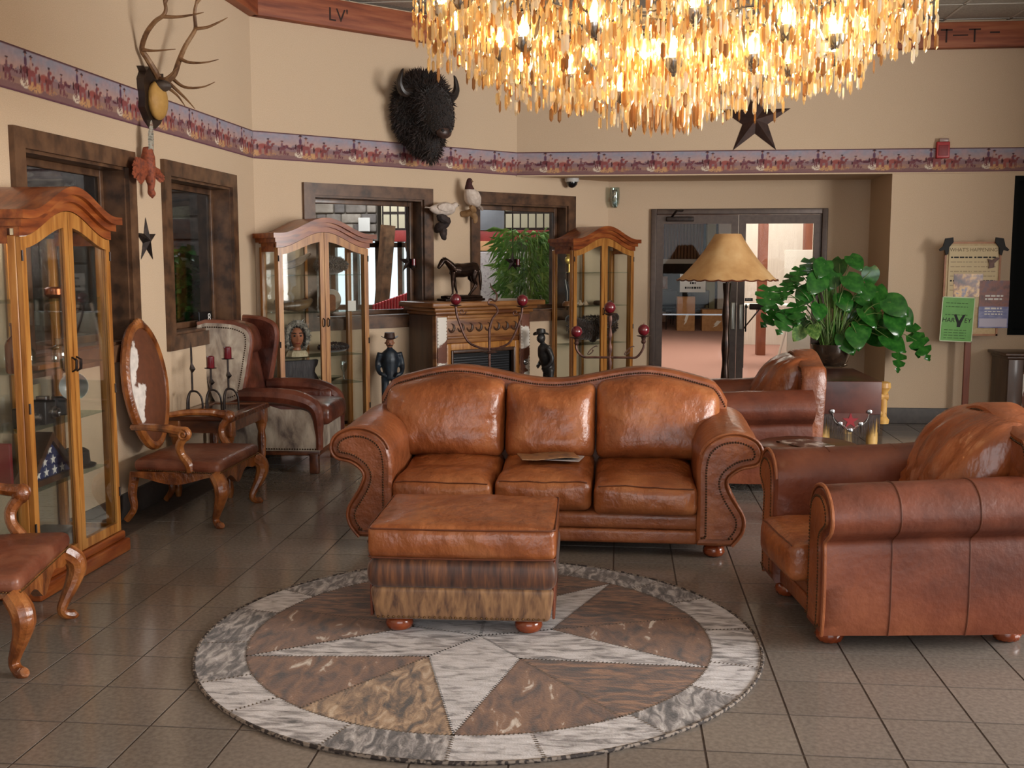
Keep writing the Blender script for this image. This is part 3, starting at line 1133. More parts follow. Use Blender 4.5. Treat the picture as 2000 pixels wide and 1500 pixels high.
seg = []
nseg = 18
for k in range(nseg):
    a0, a1 = 360 / nseg * k + 8 + 2.5 * math.sin(k * 2.1), 360 / nseg * (k + 1) + 8 + 2.5 * math.sin((k + 1) * 2.1)
    poly = [P_(RI + .001, a0 + (a1 - a0) * i / 6) for i in range(7)] + [P_(RR, a1 + (a0 - a1) * i / 6) for i in range(7)]
    hp = part('border_hide', hide_piece(poly, None), (HIDE_GREY, HIDE_GREY2, HIDE_WHITE, HIDE_GREY2, HIDE_GREY2)[(k * 3 + k // 4) % 5], rug, smooth=False)
    stitches(P_(RI, a0), P_(RR, a0))
tips = [-90 + 72 * k for k in range(5)]
for k, tp in enumerate(tips):
    v0, v1 = P_(RS, tp - 36), P_(RS, tp + 36)
    part('star_hide', hide_piece([(0, 0), v0, P_(RI, tp), v1], None, THK + .0005), (HIDE_WHITE, HIDE_GREY, HIDE_WHITE, HIDE_WHITE, HIDE_GREY)[k], rug, smooth=False)
    stitches(v0, P_(RI, tp))
    stitches(P_(RI, tp), v1)
    stitches((0, 0), v0)
    for s in (0, 1):
        a0, a1 = (tp, tp + 36) if s == 0 else (tp + 36, tp + 72)
        arc = [P_(RI, a0 + (a1 - a0) * i / 8) for i in range(9)]
        vv = P_(RS, tp + 36)
        part('wedge_hide', hide_piece([vv] + arc, None), (HIDE_RUST, HIDE_BROWN, HIDE_RUST, HIDE_BROWN, HIDE_BROWN, HIDE_BROWN, HIDE_BROWN, HIDE_RUST, HIDE_RUST, HIDE_TAN)[(2 * k + s)], rug, smooth=False)
        for i in range(8):
            stitches(arc[i], arc[i + 1])
    stitches(P_(RS, tp + 36), P_(RI, tp + 36))
part('lacing', stitch, M('rug_lacing', [(58, 46, 40), (120, 106, 92)], rough=.8, scale=60), rug, smooth=False)
rim = G()
rim.tube([(*P_(RR, 360 * i / 120), .007) for i in range(121)], .0075, 6)
part('rim_braid', rim, M('rug_braid', [(44, 36, 34), (126, 114, 104)], rough=.8, scale=55, detail=1, ramp=[.45, .55]), rug)
# ------------------------------------------------------------------ carved armchairs
def cabriole(g, x, y, z0, fx, fy, h=1.0, r=1.0):
    """S-curved leg from seat corner (x,y,z0) to floor, bowing outward along (fx,fy)"""
    pts = [(0, z0), (.045, z0 * .86), (.055, z0 * .70), (.035, z0 * .50), (.005, z0 * .30), (-.012, z0 * .16), (.0, z0 * .08), (.03, z0 * .045), (.045, .022)]
    rad = [.042, .046, .044, .034, .026, .022, .022, .026, .020]
    P = smooth_path([(x + fx * a, y + fy * a, z) for a, z in pts], 3)
    g.tube(P, [q * r for q in lerp_list(rad, 3)], 10)
    return g


def spiral(c, r0, turns, n, ax):
    out = []
    for k in range(n + 1):
        t = k / n
        a = t * turns * 2 * pi
        r = r0 * (1 - .8 * t)
        out.append((c[0], c[1] + ax * r * math.sin(a) * -1, c[2] - r * (1 - math.cos(a)) * .0 + r * math.cos(a)))
    return out


def carved_chair(label, loc, rz, hide_flip=1):
    t = thing('carved_armchair', label, 'armchair', (loc[0], loc[1], 0), rz, 'carved armchairs along the left wall')
    zs = .32
    fw, bw, fy, by = .335, .275, -.33, .21
    for s in (-1, 1):
        part('leg', cabriole(G(), s * fw, fy, zs, s * .7, -.9), CARVED, t)
        P = smooth_path([(s * bw, by, zs), (s * (bw + .005), by + .02, zs * .6), (s * (bw + .01), by + .01, zs * .3), (s * (bw + .02), by + .06, .02)], 4)
        part('leg', G().tube(P, lerp_list([.034, .028, .022, .02], 4), 8), CARVED, t)
        g = G()
        for k in range(9):
            a = -1 + 2 * k / 8
            g.ball((s * (fw + .03) + .012 * math.sin(k * 2.), fy - .045, zs - .02 - .02 * abs(a) * 2 - .005 * k), .016, 6)
        part('knee_carving', g, CARVED, t)
    # aprons with wavy lower edge
    n = 24
    poly = [(-fw, zs + .015)] + [(fw, zs + .015)] + [(fw - 2 * fw * k / n, zs - .055 - .03 * math.cos(4 * pi * k / n) * math.sin(pi * k / n) - .02 * math.exp(-((k - n / 2) / 2.2) ** 2)) for k in range(n + 1)]
    part('apron', G().prism(poly, fy - .02, fy + .02), CARVED, t)
    for s in (-1, 1):
        poly = [(fy, zs + .015), (by, zs + .015)] + [(by + (fy - by) * k / n, zs - .04 + .025 * math.cos(2 * pi * k / n)) for k in range(n + 1)]
        m = Matrix.Rotation(-s * .098, 4, 'Z')
        part('apron', G().prism(poly, -.018, .018, 'x', Matrix.Translation((s * (fw + bw) / 2, 0, 0)) @ m), CARVED, t)

    def dst(w, p):
        x, y, z = w
        k = 1 - .09 * (p[1] + 1)
        return (x * k, y + .0, z + .035 * (1 - p[0] ** 2) * (1 - p[1] ** 2) * (1 if p[2] > 0 else 0) + .004 * fnoise(x * 9, y * 9, 3))
    part('seat', G().rbox(-fw - .03, fw + .03, fy - .035, by, zs + .01, zs + .085, .032, 8, dst), LEATHER_CHAIR, t, angle=70)
    ng = G()
    rect_path_nails([(-fw - .02, fy - .037, zs + .022), (fw + .02, fy - .037, zs + .022)], .013, .005, ng, (0, -1, 0))
    for s in (-1, 1):
        rect_path_nails([(s * (fw + .032), fy, zs + .022), (s * (bw + .03), by - .05, zs + .022)], .013, .005, ng, (s, 0, 0))
    part('nailheads', ng, NAIL, t)
    # balloon back: frame, hide inside and outside
    bc, bh, bwid, lean = .83, .385, .265, .12

    def bk(a, rr, dy):
        x = bwid * rr * math.sin(a) * (1 - .12 * (1 - math.cos(a)) * .5 * 0)
        z = bc - bh * rr * math.cos(a)
        if math.cos(a) > 0:
            x *= 1 - .12 * math.cos(a)
        return (x, by - .01 + dy + (z - .47) * lean, z)
    part('back_frame', G().tube([bk(2 * pi * k / 48, 1, 0) for k in range(49)], .03, 8), CARVED, t)
    crest = G()
    for k in range(-5, 6):
        x, y, z = bk(pi + k * .09, 1.0, 0)
        crest.ball((x, y - .006, z + .018 * (1 - abs(k) / 7)), .03 * (1 - abs(k) / 9), 7)
    part('crest_carving', crest, CARVED, t)
    for nm, dy, bul in (('back_hide', -.012, -.045), ('back_lining', .012, .03)):
        g = G()

        def fn(u, v, dy=dy, bul=bul):
            x, y, z = bk(2 * pi * u, max(v, .0001) * .97, dy)
            return (x, y + bul * (1 - v * v), z)
        g.surf(fn, 32, 8)
        part(nm, g, HIDE_SPOT2 if nm == 'back_hide' else LEATHER_CHAIR, t)
    # arms
    for s in (-1, 1):
        pb = bk(pi - s * .0, 1, 0)
        P = smooth_path([(s * .265, by + .01, .60), (s * .32, by - .10, .612), (s * .355, by - .25, .61), (s * .36, -.10, .60), (s * .362, -.15, .595)], 5)
        part('arm', G().tube(P, lerp_list([.02, .022, .026, .028, .03], 5), 8).ball((s * .362, -.155, .58), .042, 10, sq=(.8, 1, 1.1)), CARVED, t)
        part('arm_scroll', G().tube([(s * (.362 + .034), q[1], q[2]) for q in spiral((0, -.155, .58), .036, 1.6, 20, 1)], .007, 5), CARVED, t)
        P = smooth_path([(s * .36, -.155, .565), (s * .35, -.115, .51), (s * .338, -.12, .45), (s * .33, -.16, .39), (s * .325, -.17, .34)], 4)
        part('arm_support', G().tube(P, lerp_list([.028, .026, .024, .03, .03], 4), 8), CARVED, t)
    return t


def spot_mat():
    m, nt, b = _nt('hide_white_edge')
    N, L = nt.nodes, nt.links
    tc = N.new('ShaderNodeTexCoord')
    sp = N.new('ShaderNodeSeparateXYZ')
    L.new(tc.outputs['Object'], sp.inputs[0])
    nz = N.new('ShaderNodeTexNoise')
    nz.inputs['Scale'].default_value = 9
    nz.inputs['Detail'].default_value = 6
    L.new(tc.outputs['Object'], nz.inputs['Vector'])
    ma = N.new('ShaderNodeMath')
    ma.operation = 'MULTIPLY_ADD'
    L.new(nz.outputs[0], ma.inputs[0])
    ma.inputs[1].default_value = .34
    L.new(sp.outputs['X'], ma.inputs[2])
    cr = N.new('ShaderNodeValToRGB')
    e = cr.color_ramp.elements
    e[0].position, e[0].color = -.0, hexc(222, 212, 204)
    e[0].position = .0
    e[1].position, e[1].color = .02, hexc(100, 55, 32)
    L.new(ma.outputs[0], cr.inputs[0])
    n2 = N.new('ShaderNodeTexNoise')
    n2.inputs['Scale'].default_value = 22
    n2.inputs['Detail'].default_value = 6
    L.new(tc.outputs['Object'], n2.inputs['Vector'])
    mr = N.new('ShaderNodeMapRange')
    mr.inputs[3].default_value, mr.inputs[4].default_value = .55, 1.35
    L.new(n2.outputs[0], mr.inputs[0])
    hs = N.new('ShaderNodeHueSaturation')
    L.new(mr.outputs[0], hs.inputs['Value'])
    L.new(cr.outputs[0], hs.inputs['Color'])
    L.new(hs.outputs[0], b.inputs['Base Color'])
    b.inputs['Roughness'].default_value = .6
    return m


HIDE_SPOT2 = spot_mat()
carved_chair('carved wooden armchair with brown and white hide back between cabinet and side table', (-2.775, 6.56), math.radians(90))
carved_chair('carved wooden armchair with red-brown leather seat cut off by the left frame edge', (-2.745, 4.105), math.radians(103))

# ------------------------------------------------------------------ wing chair
wc = thing('wing_chair', 'dark brown leather wing chair with grey brindle hide sides in the corner', 'armchair', (-2.68, 8.27, 0), math.radians(92))
hwc = .39
for x in (-hwc + .05, hwc - .05):
    for y in (-.34, .36):
        part('foot', G().rbox(x - .035, x + .035, y - .035, y + .035, 0, .16, .01), TABLEWOOD, wc)
part('base_rail', G().rbox(-hwc + .02, hwc - .02, -.39, .40, .14, .19, .012), TABLEWOOD, wc)
for s in (-1, 1):
    poly = [(-.395, .18), (.41, .18), (.43, .55), (.10, .56), (-.10, .50), (-.30, .50), (-.39, .47)]
    part('side_hide', G().prism(poly, s * (hwc - .02), s * hwc, 'x'), HIDE_WING, wc)
    ng = G()
    rect_path_nails([(s * (hwc + .001), -.38, .195), (s * (hwc + .001), .40, .195)], .02, .007, ng, (s, 0, 0))
    part('nailheads', ng, NAIL_DARK, wc)
    # arm roll
    P = smooth_path([(s * (hwc - .03), .22, .60), (s * (hwc - .02), 0, .60), (s * (hwc - .02), -.22, .575), (s * (hwc - .02), -.36, .50), (s * (hwc - .02), -.385, .30), (s * (hwc - .02), -.385, .19)], 5)
    part('arm', G().tube(P, lerp_list([.06, .065, .07, .055, .03, .03], 5), 10, flat=1.0).rbox(s * (hwc - .05) - .045, s * (hwc - .05) + .045, -.33, .25, .19, .58, .03), LEATHER_DARK, wc)
    # wing: hide outside, leather inside, leather edge with nails
    prof = [(.40, .56), (.30, .56), (.22, .60), (.185, .72), (.155, .88), (.135, 1.0), (.145, 1.08), (.19, 1.12), (.30, 1.15), (.52, 1.14), (.50, .95), (.45, .70)]
    cl = [(p.x, p.y) for p in smooth_path([(a, b, 0) for a, b in prof], 3, closed=True)]
    m = Matrix.Translation((s * (hwc - .02), .2, 0)) @ Matrix.Rotation(-s * .16, 4, 'Z') @ Matrix.Translation((-s * (hwc - .02), -.2, 0))
    part('wing_hide', G().prism(cl, s * (hwc - .015), s * hwc, 'x', m), HIDE_WING, wc)
    part('wing_lining', G().prism(cl, s * (hwc - .06), s * (hwc - .016), 'x', m), LEATHER_DARK, wc)
    ed = [m @ Vector((s * (hwc - .03), y, z)) for y, z in cl[3:28]]
    part('wing_edge', G().tube(ed, .026, 8), LEATHER_CHAIR, wc)
    ng = G()
    inn = inset(cl, .03)
    rect_path_nails([m @ Vector((s * (hwc + .001), y, z)) for y, z in inn[3:30]], .017, .006, ng, (s, 0, 0))
    part('nailheads', ng, NAIL_DARK, wc)


def dbk(w, p):
    x, y, z = w
    return (x, y + .20 * (z - .45) - .05 * (1 - p[0] ** 2) * (1 - p[2] ** 2) * (1 if p[1] < 0 else 0), z + .03 * (1 - p[0] ** 2) * max(0, p[2]))


part('back', G().rbox(-hwc + .05, hwc - .05, .20, .36, .40, 1.13, .06, 6, dbk), LEATHER_DARK, wc, angle=70)
part('head_pillow', G().rbox(-hwc + .09, hwc - .09, .14, .28, .88, 1.12, .07, 6, dbk), LEATHER_DARK, wc, angle=70)
part('seat_cushion', G().rbox(-hwc + .085, hwc - .085, -.46, .25, .36, .52, .06, 6, lambda w, p: (w[0], w[1], w[2] + .03 * (1 - p[0] ** 2) * (1 - p[1] ** 2))), LEATHER_DARK, wc, angle=70)
part('front_hide', G().rbox(-hwc + .02, hwc - .02, -.39, -.36, .18, .36, .012), HIDE_WING, wc)
part('seat_deck', G().box(-hwc + .05, hwc - .05, -.35, .35, .20, .37), LEATHER_DARK, wc)

# ------------------------------------------------------------------ side table with inset glass top
st = thing('side_table', 'dark wooden side table with inset top between the carved chair and the wing chair', 'side table', (-2.855, 7.39, 0))
tw, td, th = .46, .78, .57
for x in (-tw / 2 + .045, tw / 2 - .045):
    for y in (-td / 2 + .05, td / 2 - .05):
        part('leg', G().lathe([(.018, 0), (.028, .05), (.022, .12), (.034, .30), (.026, .36), (.04, .41), (.04, .48)], 12), CARVED, st, loc=(x, y, 0))
        part('leg_block', G().rbox(x - .04, x + .04, y - .04, y + .04, .42, .54, .008), CARVED, st)
for bx in ((-tw / 2 + .03, tw / 2 - .03, -td / 2 + .03, -td / 2 + .055), (-tw / 2 + .03, tw / 2 - .03, td / 2 - .055, td / 2 - .03), (-tw / 2 + .03, -tw / 2 + .055, -td / 2 + .05, td / 2 - .05), (tw / 2 - .055, tw / 2 - .03, -td / 2 + .05, td / 2 - .05)):
    part('apron', G().box(*bx, .45, .54), TABLEWOOD, st, smooth=False)
fr_ = .075
for bx in ((-tw / 2, tw / 2, -td / 2, -td / 2 + fr_), (-tw / 2, tw / 2, td / 2 - fr_, td / 2), (-tw / 2, -tw / 2 + fr_, -td / 2 + fr_, td / 2 - fr_), (tw / 2 - fr_, tw / 2, -td / 2 + fr_, td / 2 - fr_)):
    part('top_rail', G().rbox(*bx, .535, .57, .01), TABLEWOOD, st)
part('top_inset', G().box(-tw / 2 + fr_, tw / 2 - fr_, -td / 2 + fr_, td / 2 - fr_, .54, .562), M('table_inset_leather', [(44, 30, 26), (62, 44, 38)], rough=.15, scale=12), st, smooth=False)
ng = G()
for k in range(32):
    y = -td / 2 + td * (k + .5) / 32
    ng.box(tw / 2 - .002, tw / 2 + .008, y - .006, y + .006, .535, .562)
part('rope_edge', ng, TABLEWOOD, st, smooth=False)


# ------------------------------------------------------------------ iron candlesticks on the side table
def candlestick(label, x, y, h, tri, candle, lab2):
    t = thing('candlestick', label, 'candlestick', (x, y, .5705 if abs(x + 2.855) > .155 else .5635), 0, 'iron candlesticks on the side table')
    hh = .16
    for a in (.3, .3 + 2 * pi / 3, .3 + 4 * pi / 3):
        P = smooth_path([(0, 0, hh), (.035 * math.cos(a), .035 * math.sin(a), hh - .012), (.062 * math.cos(a), .062 * math.sin(a), hh - .06), (.066 * math.cos(a), .066 * math.sin(a), .006)], 4)
        part('leg', G().tube(P, .0075, 6), IRON, t)
    part('stem', G().tube([(0, 0, hh - .01), (0, 0, h)], .007, 6), IRON, t)
    part('twist_ornament', G().tube([(0, 0, h * .62), (.006, 0, h * .68), (0, 0, h * .76), (0, 0, h * .8)], [.006, .022, .008, .006], 4), IRON, t)
    if candle:
        part('drip_pan', G().lathe([(.005, h - .004), (.042, h), (.044, h + .004), (.03, h + .003)], 12), IRON, t)
        solo('candle', G().lathe([(.0265, 0), (.028, .004), (.028, .078), (.02, .084), (.004, .08)], 14), CANDLE, lab2, 'candle', (x, y, t.location.z + h + .0035), None, 'burgundy candles on the side table')
    else:
        part('spike', G().tube([(0, 0, h), (0, 0, h + .04)], [.006, .001], 6), IRON, t)


p = at_z(362, 797, .57)
candlestick('tallest iron candlestick without a candle on the side table, nearest the carved chair', -2.965, 7.17, .46, 1, False, '')
candlestick('middle-height iron candlestick with burgundy candle, rightmost on the side table', -2.765, 7.33, .37, 1, True, 'burgundy pillar candle on the rightmost iron candlestick of the side table')
candlestick('shortest iron candlestick with burgundy candle, in the middle of the side table', -2.86, 7.25, .31, 1, True, 'burgundy pillar candle on the shortest iron candlestick of the side table')
# ------------------------------------------------------------------ curio cabinets
CW, CD, CH = .88, .34, 1.80


def arch(x, z0, rise):
    t = min(1, abs(x - CW / 2) / (CW / 2))
    return z0 + rise * .5 * (1 + math.cos(pi * t))


BACKP = glass_mat('cabinet_back_glass', (.9, .92, .92), .04)


def cabinet(label, loc, rz, shelves, backmat=None):
    """local: x 0..CW along the front, y 0 front .. CD back"""
    t = thing('curio_cabinet', label, 'display cabinet', (loc[0], loc[1], 0), rz, 'oak curio cabinets with glass doors')
    part('plinth', G().rbox(-.035, CW + .035, -.04, CD, 0, .075, .012).rbox(-.018, CW + .018, -.02, CD - .005, .075, .12, .012), OAK_RED, t)
    part('floor_board', G().box(.02, CW - .02, .01, CD - .01, .12, .14), OAK, t, smooth=False)
    for x in (0, CW - .045):
        for y in (0.022, CD - .045):
            part('post', G().rbox(x, x + .045, y, y + .04, .12, CH - .06, .006), OAK, t)
    part('back_stile', G().box(CW / 2 - .012, CW / 2 + .012, CD - .02, CD - .008, .14, CH), OAK, t, smooth=False)
    part('back_pane', G().box(.045, CW - .045, CD - .012, CD - .008, .14, CH), backmat or BACKP, t, smooth=False)
    for x in (.012, CW - .016):
        part('side_pane', G().box(x, x + .004, .06, CD - .045, .14, CH - .08), GLASS, t, smooth=False)
        part('side_rail', G().box(x - .01, x + .014, .06, CD - .045, CH - .10, CH - .02), OAK_RED, t, smooth=False)
        part('side_rail', G().box(x - .008, x + .012, .06, CD - .045, .12, .165), OAK, t, smooth=False)
    n = 28

    def strip(x0, x1, zt, zb, r, y0, y1):
        xs = [x0 + (x1 - x0) * i / n for i in range(n + 1)]
        top = [(x, arch(x, zt, r)) for x in xs]
        bot = [(x, arch(x, zb, r)) for x in reversed(xs)]
        return G().prism(top + bot, y0, y1)
    RISE = .135
    cr_ = part('crown', strip(-.055, CW + .055, CH + .055, CH + .015, RISE, -.055, CD), OAK_RED, t, angle=40)
    part('crown_cove', strip(-.03, CW + .03, CH + .016, CH - .02, RISE, -.03, CD - .002), OAK_RED, t, angle=40)
    part('crown_frieze', strip(-.01, CW + .01, CH - .018, CH - .065, RISE, -.008, .02), OAK_RED, t, angle=40)
    part('top_board', strip(.0, CW, CH - .02, CH - .03, RISE, .02, CD - .004), OAK_RED, t, angle=40)
    # doors
    for s in (0, 1):
        x0, x1 = (.004, CW / 2 - .002) if s == 0 else (CW / 2 + .002, CW - .004)
        w = .042
        g = G()
        xs = [x0 + w + (x1 - x0 - 2 * w) * i / 14 for i in range(15)]
        zt = CH - .068
        for a, b in ((x0, x0 + w), (x1 - w, x1)):
            g.prism([(a, .125), (b, .125), (b, arch(b, zt, RISE)), (a, arch(a, zt, RISE))], -.004, .02)
        g.prism([(x, arch(x, zt, RISE)) for x in xs] + [(x, arch(x, zt - .055, RISE * .82)) for x in reversed(xs)], -.004, .02)
        g.box(x0 + w, x1 - w, -.004, .02, .125, .175)
        d = part('door', g, OAK, t, angle=30)
        part('pane', G().prism([(x0 + w, .175), (x1 - w, .175)] + [(x, arch(x, zt - .05, RISE * .82)) for x in reversed(xs)], .007, .011), GLASS, d, smooth=False)
        hx = (x1 - w / 2) if s == 0 else (x0 + w / 2)
        part('handle', G().tube([(hx, -.006, 1.06), (hx, -.028, 1.075), (hx, -.03, 1.12), (hx, -.006, 1.135)], [.004, .007, .007, .004], 6), IRON, d)
        ex = x0 + .004 if s == 0 else x1 - .004
        for hz in (.32, .9, 1.62):
            part('hinge', G().tube([(ex, -.006, hz), (ex, -.006, hz + .05)], .006, 6), IRON, d)
    for z in shelves:
        part('shelf', G().box(.05, CW - .05, .04, CD - .02, z, z + .006), SHELF_GLASS, t, smooth=False)
    return t


SHELF_GLASS = glass_mat('shelf_glass', (.80, .88, .85), .08)
BACK_CLEAR = glass_mat('cabinet_clear_back', (.95, .96, .95), .012)
cabA = cabinet('oak glass-door curio cabinet full of bottles and cameras at the left frame edge', (-2.775, 4.76), math.radians(90), (.50, .80, 1.08, 1.42))
nrm = Vector((.70711, -.70711))
o2 = C1 + nrm * .38 + TT * .01
cabB = cabinet('oak glass-door curio cabinet holding a fur-hooded head, in the corner behind the wing chair', (o2.x, o2.y), math.radians(45), (.55, .80, 1.18, 1.50), BACK_CLEAR)
o3 = C1 + nrm * .38 + TT * 3.34
cabC = cabinet('oak glass-door curio cabinet with a dark pelt inside, left of the glass doors', (o3.x, o3.y), math.radians(45), (.30, .75, 1.15, 1.50), BACK_CLEAR)


def inside(c, x, y, z):
    p = c.matrix_basis @ Vector((x, y, z))
    return p


for c in (cabA, cabB, cabC):
    c.matrix_basis = Matrix.Translation(c.location) @ Matrix.Rotation(c.rotation_euler.z, 4, 'Z')


def put(c, name, g, mat, label, cat, x, y, z, rz=0., group=None, smooth=True, angle=40):
    p = inside(c, x, y, z)
    return solo(name, g, mat, label, cat, p, (0, 0, c.rotation_euler.z + rz), group, smooth, angle)


CLEARB = glass_mat('bottle_glass', (.86, .92, .9), .16, .05)
AMBER = M('amber_bottle', [(70, 26, 12), (104, 44, 20)], rough=.12, scale=5, coat=.5)


def bottle(r, h, neck=.35):
    return G().lathe([(r * .9, 0), (r, .01), (r, h * .55), (r * .8, h * .66), (r * neck, h * .74), (r * neck, h * .93), (r * neck * 1.3, h * .94), (r * neck * 1.2, h)], 14)


# cabinet at the left: bottle shelf 1.086, camera shelf .806, lower .506
bt_lab = ['tall clear glass bottle, leftmost on the bottle shelf of the left cabinet', 'round-shouldered clear glass flask, second on the bottle shelf of the left cabinet', 'large clear glass decanter, third on the bottle shelf of the left cabinet', 'small clear glass bottle with stopper beside the decanter in the left cabinet', 'short clear glass jar with lid behind the right door of the left cabinet']
for k, (x, y, r, h) in enumerate(((.145, .14, .026, .15), (.20, .17, .024, .11), (.275, .15, .04, .145), (.335, .18, .028, .17), (.60, .16, .042, .13))):
    put(cabA, 'glass_bottle', bottle(r, h, .4), CLEARB, bt_lab[k], 'bottle', x, y, 1.087, 0, 'clear bottles in the left cabinet')
put(cabA, 'amber_bottle', bottle(.045, .24, .35), AMBER, 'dark amber bottle with tall neck behind the side glass of the left cabinet', 'bottle', .085, .10, 1.087)
put(cabA, 'wooden_tray', G().rbox(-.10, .10, -.05, .05, 0, .025, .006), MANTEL, 'small wooden tray holding bottles on the bottle shelf of the left cabinet', 'tray', .30, .10, 1.087)
put(cabA, 'copper_pot', G().lathe([(.03, 0), (.05, .02), (.05, .05), (.035, .06)], 14), M('copper', [(150, 84, 52)], rough=.25, metal=.9), 'small copper bowl on the upper shelf of the left cabinet', 'bowl', .58, .16, 1.427)


def camera_thing(c, x, y, z, w, h, d, label, bellows=False, rz=0.):
    p = inside(c, x, y, z)
    t = thing('old_camera', label, 'camera', p, c.rotation_euler.z + rz, 'old cameras in the left cabinet')
    part('body', G().rbox(-w / 2, w / 2, -d / 2, d / 2, 0, h, .008), BLACK, t)
    part('lens', G().lathe([(h * .26, 0), (h * .26, .02), (h * .2, .022), (h * .2, .04), (h * .15, .042), (h * .13, .036)], 16, Matrix.Translation((0, -d / 2, h * .5)) @ Matrix.Rotation(pi / 2, 4, 'X')), STEEL, t)
    part('viewfinder', G().rbox(-w * .18, w * .18, -d * .35, d * .35, h, h + .022, .004), STEEL if bellows else BLACK, t)
    part('shutter_knob', G().lathe([(.01, h), (.01, h + .012), (.008, h + .014)], 10, Matrix.Translation((w * .35, 0, 0))), STEEL, t)
    return t


camera_thing(cabA, .20, .13, .807, .13, .10, .07, 'black folding camera, leftmost on the camera shelf of the left cabinet')
camera_thing(cabA, .31, .10, .807, .10, .12, .08, 'tall black box camera with chrome lens in the middle of the camera shelf', True)
camera_thing(cabA, .395, .17, .807, .085, .09, .06, 'small black camera beside the tall box camera in the left cabinet')
fl_ = thing('flash_camera', 'black camera with a big round silver flash reflector behind the right cabinet door', 'camera', inside(cabA, .63, .175, .807), cabA.rotation_euler.z - .95)
part('body', G().rbox(-.05, .05, -.03, .03, 0, .10, .008), BLACK, fl_)
part('flash_reflector', G().lathe([(.008, .03), (.03, .022), (.055, .006), (.072, -.012), (.074, -.012), (.058, .012), (.03, .03), (.008, .04)], 24, Matrix.Translation((.055, -.05, .155)) @ Matrix.Rotation(pi / 2, 4, 'X') @ Matrix.Rotation(pi, 4, 'X'), cap=False), M('reflector_silver', [(206, 208, 206)], rough=.32, metal=.75), fl_)
part('flash_bulb', G().ball((.055, -.045, .155), .012, 8), BLACK, fl_)
part('flash_handle', G().tube([(.055, -.02, 0.0), (.055, -.02, .14)], .014, 8), BLACK, fl_)
# folded flag in its triangular case on the low shelf
fg = thing('flag_case', 'triangular wooden case with a folded flag of white stars on blue in the left cabinet', 'flag case', inside(cabA, .345, .12, .507), cabA.rotation_euler.z)
W_ = .265
tri = [(-W_, 0), (W_, 0), (0, .255)]
inn_ = [(-W_ + .075, .03), (W_ - .075, .03), (0, .212)]
for a, b in ((0, 1), (1, 2), (2, 0)):
    part('case_side', G().prism([tri[a], tri[b], inn_[b], inn_[a]], -.045, .045), MANTEL_DARK, fg, smooth=False)
fgp = part('folded_flag', G().prism(inn_, -.025, .03), M('flag_navy', [(24, 32, 72), (34, 44, 90)], rough=.8, scale=30), fg, smooth=False)


def star_poly(r, n=5, ri=.4, rot=pi / 2):
    return [((r if k % 2 == 0 else r * ri) * math.cos(rot + pi * k / n), (r if k % 2 == 0 else r * ri) * math.sin(rot + pi * k / n)) for k in range(2 * n)]


for (x, z) in ((-.12, .055), (-.045, .055), (.035, .055), (.11, .055), (-.055, .108), (.025, .11), (-.005, .165)):
    part('star', G().prism([(x + a, z + b) for a, b in star_poly(.026)], -.0275, -.025), PAPER, fgp, smooth=False)
put(cabA, 'hat', G().lathe([(.0, .0), (.10, .0), (.105, .012), (.075, .02), (.07, .085), (.05, .10), (.0, .095)], 20), M('dark_felt', [(34, 26, 24)], rough=.9), 'dark felt hat behind the flag case in the left cabinet', 'hat', .74, .17, .507)
put(cabA, 'book', G().rbox(-.012, .012, -.08, .08, 0, .24, .004), M('red_cover', [(120, 30, 36)], rough=.5), 'red book leaning behind the left side glass of the left cabinet', 'book', .066, .215, .507)
put(cabA, 'picture_card', G().rbox(-.05, .05, -.004, .004, 0, .17, .002), M('sepia_card', [(186, 168, 130), (160, 138, 104)], rough=.6, scale=12), 'upright sepia card standing behind the flash camera in the left cabinet', 'card', .56, .28, .807)
put(cabA, 'black_case', G().rbox(-.16, .16, -.09, .09, 0, .10, .01), BLACK, 'flat black case on the floor of the left cabinet', 'case', .36, .16, .1405)
put(cabA, 'white_box', G().rbox(-.05, .05, -.05, .05, 0, .14, .004), WHITE, 'small white box beside the black case in the left cabinet', 'box', .12, .18, .1405)

# corner cabinet: fur-hooded head, fur, cradle horn, bowls
FUR_GREY = M('fur_grey', [(70, 66, 60), (128, 122, 112), (170, 162, 150)], rough=.9, scale=40, sheen=.5)
FUR_BROWN = M('fur_brown', [(30, 18, 14), (58, 36, 28)], rough=.9, scale=40, sheen=.4)


def fur(g, c, rx, ry, rz, n, ln, seed, cone=.006, lo=-1.0):
    rr = random.Random(seed)
    for _ in range(n):
        z = rr.uniform(lo, 1)
        a = rr.uniform(0, 2 * pi)
        q = math.sqrt(1 - z * z)
        d = Vector((q * math.cos(a), q * math.sin(a), z))
        p = Vector((c[0] + d.x * rx, c[1] + d.y * ry, c[2] + d.z * rz))
        nd = Vector((d.x / rx, d.y / ry, d.z / rz)).normalized()
        e = p + (nd + Vector((rr.uniform(-.5, .5), rr.uniform(-.5, .5), rr.uniform(-.9, .1)))).normalized() * ln * rr.uniform(.5, 1)
        o = nd.orthogonal().normalized() * cone
        o2_ = nd.cross(o).normalized() * cone
        g.add([p + o, p - o * .5 + o2_, p - o * .5 - o2_, e], [(0, 1, 3), (1, 2, 3), (2, 0, 3)])


hd = thing('fur_hood_bust', 'mannequin head in a grey fur hood behind the left door of the corner cabinet', 'mannequin head', inside(cabB, .24, .155, .807), cabB.rotation_euler.z - .3)
hd.scale = (.9, .9, .9)
SKIN = M('mask_skin', [(150, 92, 66), (172, 112, 84)], rough=.5, scale=12)
g = G()


